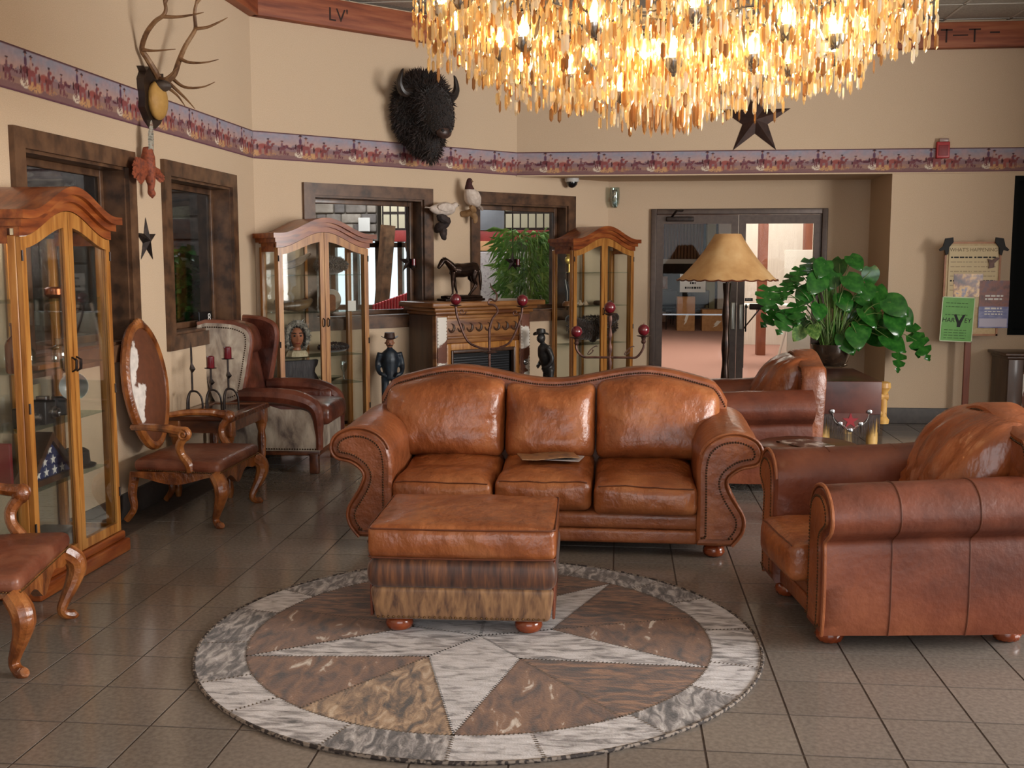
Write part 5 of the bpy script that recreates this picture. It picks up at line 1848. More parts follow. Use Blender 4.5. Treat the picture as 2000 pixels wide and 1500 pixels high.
LM = [leaf_mesh(0, False), leaf_mesh(0, True), leaf_mesh(0, True), leaf_mesh(1, False)]
leaf_px = [(1665, 505, .17, 0), (1700, 530, .16, 0), (1640, 515, .18, 0), (1610, 515, .18, 0), (1580, 515, .17, 1), (1560, 530, .16, 1), (1545, 545, .16, 1), (1600, 545, .2, 0), (1660, 545, .2, 0), (1690, 560, .18, 0),
           (1715, 570, .22, 0), (1740, 590, .22, 0), (1745, 620, .22, 0), (1725, 640, .2, 0), (1700, 650, .2, 0), (1672, 650, .2, 0), (1650, 660, .2, 0), (1620, 655, .2, 3), (1640, 640, .18, 0), (1735, 660, .22, 0), (1755, 690, .2, 1), (1785, 650, .26, 1), (1790, 665, .24, 1),
           (1500, 570, .22, 2), (1520, 580, .2, 2), (1515, 610, .22, 2), (1540, 620, .22, 2), (1555, 600, .2, 2), (1535, 560, .16, 2), (1575, 570, .18, 0), (1620, 575, .16, 3), (1645, 580, .18, 0), (1600, 600, .16, 0), (1665, 600, .2, 0), (1690, 610, .2, 0), (1570, 630, .16, 0), (1590, 640, .14, 3), (1710, 615, .2, 0), (1680, 580, .16, 0), (1760, 610, .18, 0), (1630, 540, .16, 0), (1590, 560, .16, 0), (1565, 645, .14, 3), (1680, 635, .18, 0)]
rr = random.Random(11)
base = Vector((pc.x, pc.y, tz + .2))
for k, (px, py, sz, kd) in enumerate(leaf_px):
    tgt = at(px, py, pc.y + rr.uniform(-.22, .22)) - Vector(pl.location)
    rootp = Vector((rr.uniform(-.08, .08), rr.uniform(-.08, .08), .2))
    out_ = (tgt - rootp)
    hor = Vector((out_.x, out_.y, 0))
    hor = hor.normalized() if hor.length > .02 else Vector((rr.uniform(-1, 1), -1, 0)).normalized()
    mid = rootp + out_ * .55 + Vector((0, 0, .12 + .05 * rr.random()))
    part('petiole', G().tube(smooth_path([rootp, mid, tgt], 4), [.006] * 5 + [.004] * 4, 5), STEM, pl)
    d = (hor * .7 + Vector((0, -.45, 0)) + Vector((rr.uniform(-.7, .7), rr.uniform(-.3, .1), -.6 - .8 * rr.random()))).normalized()
    up = (Vector((rr.uniform(-.5, .5), -.9, .45)) + hor * .3).normalized()
    xa = d.cross(up).normalized()
    za = xa.cross(d).normalized()
    mt = Matrix(((xa.x, d.x, za.x), (xa.y, d.y, za.y), (xa.z, d.z, za.z)))
    o = link('leaf', LM[kd], None, pl, tgt - d * sz * .25)
    o.rotation_euler = mt.to_euler()
    sz *= 1.18
    o.scale = (sz, sz, sz)
gr_ = G()
for k in range(34):
    a0 = rr.uniform(0, 2 * pi)
    r0 = rr.uniform(.02, .12)
    e = Vector((r0 * math.cos(a0) * 2.4, r0 * math.sin(a0) * 2, rr.uniform(.45, .85)))
    gr_.tube(smooth_path([(r0 * math.cos(a0), r0 * math.sin(a0), .2), (e.x * .7, e.y * .7, e.z * .7), tuple(e)], 3), [.004] * 5 + [.003, .001], 4)
stuff(part('grassy_shoots', gr_, LEAF2, pl))
# ------------------------------------------------------------------ notice board on a post
YB = 10.82


def pxbox(px0, py0, px1, py1, Y):
    a, b = at(px0, py1, Y), at(px1, py0, Y)
    return a.x, b.x, a.z, b.z


bx0, bx1, bz0, bz1 = pxbox(1837, 472, 1956, 655, YB)
bcx = (bx0 + bx1) / 2
nb = thing('notice_board', 'notice board on a wooden post with a whats happening sheet, by the right wall', 'notice board', (bcx, YB, 0))
w2 = (bx1 - bx0) / 2
BOARDW = M('board_frame', [(150, 96, 62), (172, 118, 80)], rough=.5, scale=10)
part('post', G().rbox(-.03, .03, 0, .03, .03, bz1 - .1, .006), M('post_redwood', [(112, 58, 42), (130, 72, 52)], rough=.5, scale=10, stretch=(3, 3, .3)), nb)
part('foot', G().rbox(-.22, .22, -.04, .06, 0, .04, .008), BOARDW, nb)
part('backing', G().box(-w2, w2, -.012, 0, bz0, bz1), M('cork_backing', [(190, 164, 124), (202, 178, 140)], rough=.8, scale=40), nb, smooth=False)
for b in ((-w2, w2, bz1 - .018, bz1), (-w2, w2, bz0, bz0 + .018), (-w2, -w2 + .018, bz0, bz1), (w2 - .018, w2, bz0, bz1)):
    part('frame_strip', G().box(b[0], b[1], -.02, .004, b[2], b[3]), BOARDW, nb, smooth=False)


def sheet(name, px0, py0, px1, py1, mat, label, cat, dy, tilt=0.):
    x0, x1, z0, z1 = pxbox(px0, py0, px1, py1, YB - .02)
    cx, cz = (x0 + x1) / 2, (z0 + z1) / 2
    o = solo(name, G().box(x0 - cx, x1 - cx, -.0015, 0, z0 - cz, z1 - cz), mat, label, cat, (cx, YB - .0215 - dy, cz), (0, tilt, 0), smooth=False)
    return o, (x1 - x0), (z1 - z0)


def bars(parent, x0, x1, z, h, mat, n, seed):
    rr = random.Random(seed)
    g = G()
    x = x0
    while x < x1:
        q = rr.uniform(.015, .05)
        g.box(x, min(x1, x + q), -.0024, -.0015, z - h / 2, z + h / 2)
        x += q + .009
    part('printed_line', g, mat, parent, smooth=False)


INKG = M('ink_grey', [(150, 130, 104)], rough=.7)
o, w, h = sheet('event_sheet', 1849, 480, 1950, 600, M('cream_paper', [(206, 186, 148)], rough=.7), "cream whats happening sheet at the top of the notice board", 'sheet', .0)
text('heading', "WHAT'S HAPPENING", .047, M('heading_ink', [(112, 92, 66)], rough=.7), o, (0, -.0018, h / 2 - .04), depth=.0004)
for k in range(8):
    for s in (-1, 1):
        bars(o, s * w * .24 - .10, s * w * .24 + .10, h / 2 - .11 - .045 * k, .007 if k not in (0, 5) else .014, INKG if k not in (0, 5) else INK, 3, k * 3 + s)
PHOTO = M('photo_collage', [(70, 40, 44), (130, 84, 66), (226, 178, 104), (120, 110, 130)], rough=.25, scale=9, detail=3, ramp=[.38, .48, .58, .66])
o, w, h = sheet('photo_poster', 1861, 535, 1920, 580, PHOTO, 'small brown and gold photo print in the middle of the notice board', 'poster', .004)
o, w, h = sheet('blue_poster', 1909, 548, 1972, 640, M('poster_brown', [(84, 44, 40), (128, 70, 54), (96, 64, 76)], rough=.4, scale=10, detail=4), 'brown and blue event poster on the lower right of the notice board', 'poster', .006)
part('printed_field', G().box(-w / 2, w / 2, -.0022, -.0015, -h / 2, -h * .05), M('poster_blue', [(86, 90, 140), (130, 132, 172)], rough=.4, scale=12, stretch=(1, 1, 3)), o, smooth=False)
part('printed_field', G().box(-w / 2 + .01, w / 2 - .01, -.003, -.0022, -h / 2 + .01, -h * .30), M('poster_lilac', [(176, 168, 186)], rough=.4), o, smooth=False)
for k, zz in enumerate((.16, .10, -.08, -.14, -.19)):
    bars(o, -w * .3, w * .3, zz * h * 1.1, .016 if k < 3 else .01, PAPER, 3, k)
o, w, h = sheet('green_poster', 1835, 580, 1903, 667, M('poster_green', [(92, 156, 66), (104, 166, 76)], rough=.5, scale=8), 'bright green theatre poster hanging low on the left of the notice board', 'poster', .009, math.radians(2))
gm = M('poster_edge', [(206, 216, 180)], rough=.6)
for b in ((-w / 2, w / 2, h / 2 - .008, h / 2), (-w / 2, w / 2, -h / 2, -h / 2 + .008), (-w / 2, -w / 2 + .008, -h / 2, h / 2), (w / 2 - .008, w / 2, -h / 2, h / 2)):
    part('printed_border', G().box(b[0], b[1], -.0022, -.0015, b[2], b[3]), gm, o, smooth=False)
text('title_lettering', 'HAR', .060, INK, o, (-.083, -.0019, -.01), depth=.0004, shear=.1)
text('title_lettering', 'EY', .060, INK, o, (.098, -.0019, -.01), depth=.0004, shear=.1)
part('title_letter_v', G().prism([(-.035, .045), (-.012, .05), (.018, -.015), (.05, .045), (.075, .05), (.04, -.035), (.03, -.075), (.0, -.075), (-.002, -.035)], -.0026, -.0015), INK, o, smooth=False)
INKD = M('ink_green', [(60, 100, 44)], rough=.7)
for k, zz in enumerate((.36, .28, .10, -.24, -.30, -.36, -.42)):
    bars(o, -w * .38, w * .3, zz * h, .007, INKD, 4, 30 + k)
for s, px in ((1, 1848), (-1, 1957)):
    p = at(px, 481, YB - .035)
    t = solo('boot_ornament', G().prism([(x * s, z) for x, z in ((-.01, .075), (.06, .085), (.065, .04), (.025, -.01), (.02, -.075), (-.0, -.085), (-.012, -.035), (-.055, -.045), (-.065, -.03), (-.03, .0))], -.012, .012), INK,
             'black boot ornament on the top %s corner of the notice board' % ('left' if s == 1 else 'right'), 'ornament', p, None, 'boot ornaments on the notice board')
p = at(1940, 512, YB - .04)
solo('cowboy_sticker', G().prism([(-.05, .03), (-.01, .02), (.03, .045), (.06, .04), (.03, .01), (.01, -.01), (.01, -.05), (-.04, -.06), (-.035, -.02)], -.006, .012), M('sticker_brown', [(88, 62, 56), (120, 90, 80)], rough=.6, scale=20), 'small brown cut-out figure pinned on the upper right of the event sheet', 'cut-out', p, smooth=False)

# console at the right edge
x0, x1, z0, z1 = pxbox(1957, 690, 2060, 822, 10.6)
cn = thing('wooden_console', 'dark wooden console with hide front at the right edge below the dark window', 'console', (x0, 10.55, 0))
zt_ = at(1957, 688, 10.6).z
part('side_panel', G().rbox(0, .04, -.02, .42, 0, zt_ - .06, .006), MANTEL_DARK, cn)
part('side_panel', G().rbox(1.2, 1.24, -.02, .42, 0, zt_ - .06, .006), MANTEL_DARK, cn)
part('top', G().rbox(-.04, 1.28, -.07, .44, zt_ - .03, zt_, .01).rbox(-.015, 1.255, -.045, .42, zt_ - .06, zt_ - .03, .01), MANTEL_DARK, cn)
part('stile', G().rbox(0, .14, -.045, -.02, 0, zt_ - .06, .006), MANTEL_DARK, cn)
part('front_rail', G().rbox(.14, 1.2, -.045, -.02, zt_ - .18, zt_ - .06, .006), MANTEL_DARK, cn)
part('front_hide', G().rbox(.14, 1.2, -.03, -.01, .02, zt_ - .18, .006), HIDE_SPOT, cn)

# ------------------------------------------------------------------ round table with magazines behind the front armchair
tc_ = at_z(1580, 869, .50)
rt = thing('round_table', 'round dark side table half hidden between the two leather armchairs', 'side table', (tc_.x, tc_.y + .05, 0))
part('top', G().lathe([(.0, .478), (.29, .478), (.30, .485), (.30, .497), (.29, .50), (.0, .50)], 36), TABLEWOOD, rt)
part('pedestal', G().lathe([(.05, .02), (.03, .1), (.045, .25), (.03, .4), (.06, .478)], 16), TABLEWOOD, rt)
part('base', G().lathe([(.20, 0), (.20, .02), (.05, .035)], 24), TABLEWOOD, rt)
solo('magazine', G().box(-.11, .11, -.14, .14, 0, .008), M('magazine_dark', [(40, 34, 34), (88, 70, 60), (190, 180, 170)], rough=.25, scale=9), 'glossy dark magazine lying on the round table between the armchairs', 'magazine', (tc_.x - .02, tc_.y + .02, .5005), (0, 0, .5), smooth=False)
# magazines on the sofa's middle cushion
mg = at_z(1078, 890, .475)
o = solo('magazine', G().rbox(-.17, .17, -.10, .10, 0, .006, .002, 4, lambda w, p: (w[0], w[1], w[2] + .006 * math.sin(p[0] * 3))), M('magazine_tan', [(120, 84, 56), (150, 112, 78), (92, 70, 56)], rough=.3, scale=14), 'open tan magazine lying on the middle seat cushion of the sofa', 'magazine', (mg.x - .02, mg.y - .07, .484), (0, 0, .25))
o = solo('magazine', G().box(-.12, .12, -.085, .085, 0, .005), M('magazine_white', [(206, 204, 204), (178, 172, 170)], rough=.3, scale=12), 'thin white magazine beneath the open one on the sofa cushion', 'magazine', (mg.x + .06, mg.y - .05, .470), (0, 0, -.15), smooth=False)


# ------------------------------------------------------------------ metal stars, alarm, camera, sconce
def barn_star(r, d, ri=.40):
    n = 5
    vs = [(0, -d, 0)]
    for a, b in star_poly(r, 5, ri):
        vs.append((a, 0, b))
    vs.append((0, .004, 0))
    fs = []
    for k in range(10):
        fs += [(0, 1 + k, 1 + (k + 1) % 10), (11, 1 + (k + 1) % 10, 1 + k)]
    g = G()
    g.add(vs, fs)
    return g


STARM = M('rusty_star', [(48, 30, 26), (70, 46, 38)], rough=.5, metal=.3, scale=10)
solo('metal_star', barn_star(.36, .05, .36), STARM, 'big dark brown metal star high on the back wall behind the chandelier', 'star', (1.30, BY - .005, 3.01), None, smooth=False)
p = at_x(285, 470, LX)
solo('metal_star', barn_star(.155, .03, .36), IRON, 'small dark metal star on the left wall between the windows', 'star', (LX + .004, p.y, p.z), (0, 0, pi / 2), smooth=False)
al = thing('fire_alarm', 'red fire alarm box above the wallpaper border on the right', 'alarm', (3.10, BY - .002, 2.70))
part('housing', G().rbox(-.062, .062, -.05, 0, -.08, .08, .008), M('alarm_red', [(168, 28, 34)], rough=.4), al)
part('strobe', G().rbox(-.045, .045, -.065, -.05, .075, .11, .006), M('strobe_lens', [(150, 120, 110)], rough=.3), al)
part('horn_grille', G().rbox(-.045, .045, -.056, -.05, -.055, .045, .004), M('alarm_dark', [(128, 20, 26)], rough=.5), al)
p = at(1117, 356, 11.45)
dm = thing('dome_camera', 'white dome security camera with dark lens under the dropped ceiling', 'camera', (p.x, p.y, 2.489))
part('mount', G().lathe([(.075, 0), (.075, -.03), (.066, -.04)], 20), WHITE, dm)
part('dome', G().ball((0, 0, -.04), .06, 16), M('dome_smoke', [(24, 24, 28)], rough=.1, coat=.5), dm)
p = at(1197, 386, DY - .1)
sc_ = thing('wall_sconce', 'clear glass wall sconce in the corner beside the doors cabinet', 'sconce', (p.x + .02, DY - .07, p.z))
part('backplate', G().rbox(-.03, .03, .04, .069, -.10, .09, .01), STEEL, sc_)
part('glass_shade', G().lathe([(.02, -.11), (.05, -.06), (.055, .03), (.05, .11), (.047, .11), (.05, .03), (.045, -.05), (.015, -.10)], 20, cap=False), CLEARB, sc_)
part('lamp_bulb', G().ball((0, 0, -.02), .018, 10, sq=(1, 1, 1.4)), M('sconce_bulb', [(240, 230, 214)], rough=.3), sc_)
# number card on the sill of the left window
cd = thing('number_card', 'small black card with white figure on the sill behind the wing chair', 'card', (LX - .08, 8.03, WZ0 + FW + .03), math.radians(80))
part('card', G().rbox(-.09, .09, -.006, .006, 0, .10, .003), BLACK, cd)
text('figure', '8', .09, PAPER, cd, (.05, -.0068, .05), depth=.0004)
bars(cd, -.08, .02, .02, .012, PAPER, 2, 77)
cd.children[-1].location = (0, -.0055, 0)

# star and candle shapes built as objects for reflections in the angled windows
for px, k in ((797, 3), (1001, 4)):
    f, u0, u1 = WIN[k]
    v = _W + _Rt * ((px - 1000) / FPX) + _U * ((750 - 512) / FPX)
    nrmv = Vector((-.70711, .70711, 0))
    c_pl = Vector((C1.x, C1.y, 0)) + nrmv * .05
    t_ = (nrmv.dot(c_pl)) / nrmv.dot(v)
    p = Vector((0, 0, CAM_H)) + v * t_
    sh = thing('star_candle_reflection', 'dark star with a red candle, a reflection built as an object in the %s angled window' % ('left' if k == 3 else 'right'), 'modelled reflection', p, ANG)
    part('star', barn_star(.11, .02, .36), IRON, sh, smooth=False)
    part('hanger', G().tube([(0, 0, .10), (0, 0, 2.31 - FW - .018 - p.z)], .003, 5), IRON, sh)
    part('cup', G().lathe([(.025, -.05), (.03, -.03), (.025, -.03)], 12), IRON, sh, loc=(.03, -.05, 0))
    part('candle', G().lathe([(.02, -.03), (.02, .03), (.005, .03)], 12), CANDLE, sh, loc=(.03, -.05, 0))
# ------------------------------------------------------------------ mounted animals
# bison head on the angled wall
bz_ = 2.99
bs = thing('bison_mount', 'shaggy dark brown bison head mounted high on the angled wall', 'mounted head', on_ang(1.62, 0, bz_), ANG)
g = G()
g.ball((0, -.12, .02), .30, 18, sq=(.88, .55, 1.12))
g.ball((0, -.20, .20), .19, 14, sq=(1.1, .9, .8))
g.ball((0, -.22, -.20), .20, 14, sq=(.85, .8, 1.0))
g.tube(smooth_path([(0, -.16, .10), (0, -.32, .06), (0, -.43, -.06), (0, -.50, -.17), (0, -.52, -.20)], 4), lerp_list([.20, .19, .15, .105, .075], 4), 14)
g.ball((0, -.30, -.30), .12, 10, sq=(.8, .8, 1.3))
hm = remesh(g, .018, 4)
body = link('head', hm, BLACKFUR, bs)
fg2 = G()
rr = random.Random(21)
vv = [v.co.copy() for v in hm.vertices]
nn = [v.normal.copy() for v in hm.vertices]
for _ in range(5200):
    i = rr.randrange(len(vv))
    p, n = vv[i], nn[i]
    if p.y > -.01:
        continue
    if p.y < -.44 or (p.y < -.36 and abs(p.x) < .09 and p.z < .02 and n.y < -.2):
        ln = .012
    else:
        ln = rr.uniform(.03, .075)
    d = (n + Vector((rr.uniform(-.5, .5), rr.uniform(-.3, .3), rr.uniform(-1.2, .1)))).normalized()
    if p.z > .22:
        d = (n + Vector((rr.uniform(-.6, .6), rr.uniform(-.5, .2), rr.uniform(-.1, .6)))).normalized()
    o = d.orthogonal().normalized() * .007
    q = d.cross(o).normalized() * .007
    fg2.add([p + o, p - o * .5 + q, p - o * .5 - q, p + d * ln], [(0, 1, 3), (1, 2, 3), (2, 0, 3)])
stuff(part('fur', fg2, M('bison_fur_tips', [(20, 12, 10), (50, 30, 22)], rough=.7, scale=14, sheen=.2), bs))
HORN = M('bison_horn', [(24, 18, 16), (52, 42, 36)], rough=.4, scale=12)
for s in (-1, 1):
    part('horn', G().tube(smooth_path([(s * .17, -.26, .15), (s * .27, -.27, .15), (s * .315, -.28, .22), (s * .30, -.29, .31), (s * .28, -.29, .35)], 4), lerp_list([.048, .042, .032, .018, .004], 4), 10), HORN, bs)
    part('eye', G().ball((s * .125, -.40, .02), .02, 10), M('glass_eye', [(20, 12, 10)], rough=.05, coat=1) if s == -1 else bpy.data.materials['glass_eye'], bs)
    part('nostril', G().ball((s * .04, -.555, -.20), .016, 8), INK, bs)
part('muzzle', G().ball((0, -.515, -.21), .072, 14, sq=(1.1, .75, .8)), M('muzzle_skin', [(48, 34, 30), (84, 62, 54)], rough=.4, scale=20), bs)

# elk antlers on a plaque, left wall
pc_ = Vector((LX, 6.965, 2.69))
ek = thing('elk_antlers', 'large elk antlers on a dark shield plaque with tan pad, left wall', 'antlers', pc_)
DARKW = M('plaque_wood', [(30, 20, 16), (48, 32, 24)], rough=.4, scale=8, coat=.2)
sh_ = [(-.10, .15), (-.125, .18), (-.09, .155), (-.05, .19), (0, .20), (.05, .19), (.09, .155), (.125, .18), (.13, .10), (.12, -.02), (.13, -.08), (.07, -.155), (0, -.20), (-.07, -.155), (-.13, -.08), (-.12, -.02), (-.13, .10)]
part('plaque', G().prism([(y * 1.2, z) for y, z in sh_], .002, .05, 'x'), DARKW, ek, smooth=False)
part('pad', G().ball((.07, 0, -.02), .12, 18, sq=(.45, .95, 1.05)), M('tan_pad', [(176, 132, 66), (196, 152, 84)], rough=.6, scale=10), ek)
part('skull_cap', G().ball((.10, 0, .075), .055, 12, sq=(1.2, 1.0, .7)), M('skull_dark', [(58, 46, 40), (88, 74, 64)], rough=.6, scale=12), ek)
ANTL = M('antler', [(92, 62, 40), (132, 96, 64), (158, 124, 90)], rough=.5, scale=10, bump=.2, bscale=40)


def antler(beam, tines, Ya, Yb, r0):
    n = len(beam)
    g = G()
    pts = []
    for i, (px, py) in enumerate(beam):
        t = i / (n - 1)
        pts.append(at(px, py, Ya + (Yb - Ya) * min(1, t * 1.6)) - pc_)
    P = smooth_path(pts, 4)
    g.tube(P, [r0 * (1 - .62 * i / (len(P) - 1)) for i in range(len(P))], 8)
    for tn in tines:
        m = len(tn)
        Q = []
        for i, (px, py, t) in enumerate(tn):
            Q.append(at(px, py, Ya + (Yb - Ya) * min(1, t * 1.6)) - pc_)
        Q = smooth_path(Q, 4)
        g.tube(Q, [r0 * .62 * (1 - .85 * i / (len(Q) - 1)) for i in range(len(Q))], 7)
    return part('antler', g, ANTL, ek)


antler([(309, 152), (300, 135), (286, 112), (277, 95), (286, 65), (303, 42), (318, 31), (324, 18), (321, -5), (326, -45)],
       [[(279, 97, .35), (300, 99, .35), (343, 96, .35)], [(316, 32, .65), (345, 33, .65), (375, 29, .65), (398, 24, .65)], [(322, 5, .8), (335, -20, .8), (356, -40, .8)],
        [(309, 152, 0), (325, 152, .1), (350, 128, .15)]], 6.95, 6.70, .022)
antler([(312, 162), (326, 158), (340, 146), (350, 118), (362, 90), (378, 64), (382, 52), (380, 25), (386, -5), (392, -45)],
       [[(352, 115, .3), (370, 122, .3), (400, 122, .3), (427, 116, .3)], [(335, 152, .2), (360, 170, .2), (395, 170, .2), (420, 160, .2)], [(380, 56, .6), (405, 53, .6), (430, 42, .6), (445, 34, .6)],
        [(318, 164, .05), (345, 185, .1), (362, 208, .1)], [(328, 160, .1), (352, 182, .15), (368, 198, .15), (381, 213, .15)], [(384, 5, .8), (405, -20, .8), (425, -45, .8)]], 6.98, 7.30, .022)


# ------------------------------------------------------------------ birds
def feather_fan(g, root, d, up, n, ln, spread, w, drop=0.):
    d, up = Vector(d).normalized(), Vector(up).normalized()
    s = d.cross(up).normalized()
    for k in range(n):
        a = (-.5 + k / max(1, n - 1)) * spread
        e = (d * math.cos(a) + s * math.sin(a)).normalized()
        p = Vector(root) + up * (.003 * (k % 3))
        L = ln * (1 - .25 * abs(a) / (spread / 2 + 1e-6))
        sd = e.cross(up).normalized()
        prof = [(0, .25), (.25, .45), (.7, .5), (.92, .35), (1, .08)]
        vs, fs = [], []
        for (t, q) in prof:
            c = p + e * (L * t)
            vs += [c + sd * w * q, c + up * .006 * (1 - t * .5), c - sd * w * q, c - up * .003]
        for i in range(4):
            for q in range(4):
                fs.append((i * 4 + q, i * 4 + (q + 1) % 4, i * 4 + 4 + (q + 1) % 4, i * 4 + 4 + q))
        fs += [(3, 2, 1, 0), (16, 17, 18, 19)]
        g.add(vs, fs)


# pheasant flying on the left wall
p = at_x(290, 330, LX + .07)
ph = thing('mounted_pheasant', 'mounted russet pheasant in flight on the left wall below the antlers', 'mounted bird', p)
RUS = M('pheasant_russet', [(96, 42, 26), (150, 74, 44), (112, 60, 46)], rough=.7, scale=26)
GRY = M('pheasant_grey', [(110, 106, 96), (176, 172, 158), (130, 96, 76)], rough=.7, scale=18, stretch=(1, 1, 4))
g = G().tube(smooth_path([(.0, .0, -.16), (.01, .01, -.10), (0, .0, 0), (0, 0, .08), (0, -.01, .14)], 4), lerp_list([.014, .025, .048, .044, .025], 4), 12).ball((.012, .012, -.155), .026, 10).tube([(.012, .014, -.175), (.012, .016, -.20)], [.01, .002], 6)
g.tube([(0, .05, .0), (.02, .12, -.01)], [.03, .02], 8)
link('body', remesh(g, .008, 2), RUS, ph)
g = G()
feather_fan(g, (.02, 0, .06), (0, .05, 1), (1, 0, 0), 5, .25, .2, .06)
stuff(part('tail', g, GRY, ph, smooth=False))
g = G()
feather_fan(g, (.01, -.01, .02), (0, -1, -.28), (1, 0, .1), 9, .27, .8, .045)
stuff(part('wing', g, RUS, ph, smooth=False))
g = G()
feather_fan(g, (0, .04, -.02), (.2, .8, -.2), (1, 0, .1), 7, .14, .7, .025)
stuff(part('wing', g, RUS, ph, smooth=False))
part('mount_peg', G().tube([(-.07, 0, .02), (0, 0, .02)], .01, 6), DARKW, ph)
GWHITE = M('grouse_white', [(196, 178, 164), (222, 208, 196)], rough=.8, scale=20, bump=.2, bscale=60)


def ang_at(px, py, off):
    v = _W + _Rt * ((px - 1000) / FPX) + _U * ((750 - py) / FPX)
    n = Vector((.70711, -.70711, 0))
    c = Vector((C1.x, C1.y, 0)) + n * off
    return Vector((0, 0, CAM_H)) + v * (n.dot(c) / n.dot(v))


def wood_mount(t, P, r, mat):
    g = G().tube(smooth_path(P, 4), lerp_list(r, 4), 9)
    g.v = [(x + .008 * fnoise(x * 30, y * 30, z * 30), y + .008 * fnoise(x * 30 + 5, y * 30, z * 30), z) for x, y, z in g.v]
    part('wood_mount', g, mat, t)


p = ang_at(868, 408, .13)
b1 = thing('mounted_ptarmigan', 'white ptarmigan perched on dark driftwood between the angled windows', 'mounted bird', p, ANG)
g = G().tube(smooth_path([(-.17, 0, .0), (-.10, 0, -.005), (0, 0, 0), (.07, 0, .005), (.10, 0, .025), (.125, 0, .038)], 4), lerp_list([.014, .05, .068, .056, .034, .026], 4), 12).ball((.132, 0, .042), .028, 10)
link('body', remesh(g, .008, 2), GWHITE, b1)
g = G()
feather_fan(g, (-.13, 0, .0), (-1, 0, .05), (0, 0, 1), 6, .10, .5, .022)
part('tail', g, GWHITE, b1, smooth=False)
for s in (-1, 1):
    part('wing', G().ball((-.02, s * .058, .01), .05, 10, sq=(1.9, .35, .8)), GWHITE, b1)
part('beak', G().tube([(.155, 0, .04), (.178, 0, .03)], [.009, .001], 6), INK, b1)
DRIFT = M('dark_driftwood', [(34, 26, 26), (64, 50, 46)], rough=.8, scale=18)
wood_mount(b1, [(.0, .125, -.20), (-.02, .05, -.17), (.03, .0, -.12), (-.04, 0, -.08), (-.03, 0, -.05)], [.03, .045, .04, .045, .03], DRIFT)
wood_mount(b1, [(.01, .04, -.20), (.0, .02, -.25), (.02, .03, -.29)], [.04, .035, .012], DRIFT)
p = ang_at(922, 385, .14)
b2 = thing('mounted_grouse', 'white grouse with dark brown head perched beside the right angled window', 'mounted bird', p, ANG + .3)
g = G().tube(smooth_path([(.10, 0, -.07), (.05, 0, -.03), (0, 0, .0), (-.04, 0, .05), (-.05, 0, .09)], 4), lerp_list([.03, .07, .085, .06, .035], 4), 12)
link('body', remesh(g, .008, 2), GWHITE, b2)
link('hood', remesh(G().tube(smooth_path([(-.042, 0, .06), (-.05, 0, .09), (-.052, 0, .12), (-.05, 0, .14)], 3), lerp_list([.055, .042, .032, .028], 3), 12).ball((-.052, -.008, .148), .032, 10), .008, 2), M('grouse_hood', [(52, 22, 22), (76, 36, 32)], rough=.8, scale=30), b2)
part('beak', G().tube([(-.052, -.035, .15), (-.052, -.058, .14)], [.009, .001], 6), M('beak_tan', [(150, 120, 90)], rough=.5), b2)
g = G()
feather_fan(g, (.09, 0, -.06), (1, 0, -.8), (.6, 0, .8), 6, .11, .6, .024)
part('tail', g, GWHITE, b2, smooth=False)
wood_mount(b2, [(.02, .14, -.16), (.03, .06, -.15), (.02, 0, -.12), (-.03, 0, -.09)], [.03, .035, .035, .02], M('tan_branch', [(132, 98, 62), (156, 122, 84)], rough=.7, scale=14))
wood_mount(b2, [(.03, .03, -.14), (.05, .0, -.20), (.04, .0, -.25)], [.035, .03, .01], bpy.data.materials['tan_branch'])
# ------------------------------------------------------------------ crystal chandelier
CX, CYY = .175, 4.55
ch = thing('chandelier', 'huge tiered crystal chandelier with glowing bulbs hanging at the top of the picture', 'chandelier', (CX, CYY, 0))


def crystal_mat():
    m = bpy.data.materials.new('gold_crystal')
    m.use_nodes = True
    nt = m.node_tree
    nt.nodes.clear()
    N, L = nt.nodes, nt.links
    out = N.new('ShaderNodeOutputMaterial')
    at_ = N.new('ShaderNodeAttribute')
    at_.attribute_name = 'Col'
    gl = N.new('ShaderNodeBsdfGlossy')
    gl.inputs['Roughness'].default_value = .12
    tl = N.new('ShaderNodeBsdfTranslucent')
    df = N.new('ShaderNodeBsdfDiffuse')
    tr = N.new('ShaderNodeBsdfTransparent')
    L.new(at_.outputs['Color'], gl.inputs[0])
    L.new(at_.outputs['Color'], tl.inputs[0])
    L.new(at_.outputs['Color'], df.inputs[0])
    L.new(at_.outputs['Color'], tr.inputs[0])
    m1, m2, m3 = N.new('ShaderNodeMixShader'), N.new('ShaderNodeMixShader'), N.new('ShaderNodeMixShader')
    m1.inputs[0].default_value = .5
    m2.inputs[0].default_value = .45
    m3.inputs[0].default_value = .42
    L.new(tl.outputs[0], m1.inputs[1])
    L.new(df.outputs[0], m1.inputs[2])
    L.new(m1.outputs[0], m2.inputs[1])
    L.new(gl.outputs[0], m2.inputs[2])
    L.new(m2.outputs[0], m3.inputs[1])
    L.new(tr.outputs[0], m3.inputs[2])
    L.new(m3.outputs[0], out.inputs[0])
    return m


CRYS = crystal_mat()
CHROME = M('chandelier_chrome', [(176, 172, 168)], rough=.18, metal=1.)
BULB = M('lit_bulb', [(255, 220, 160)], rough=.3, emis=((255, 224, 176), 80.0))
GOLDS = [hexc(*c) for c in ((255, 246, 224), (253, 230, 184), (240, 204, 150), (255, 252, 244), (222, 180, 130), (254, 238, 200), (204, 164, 118))]


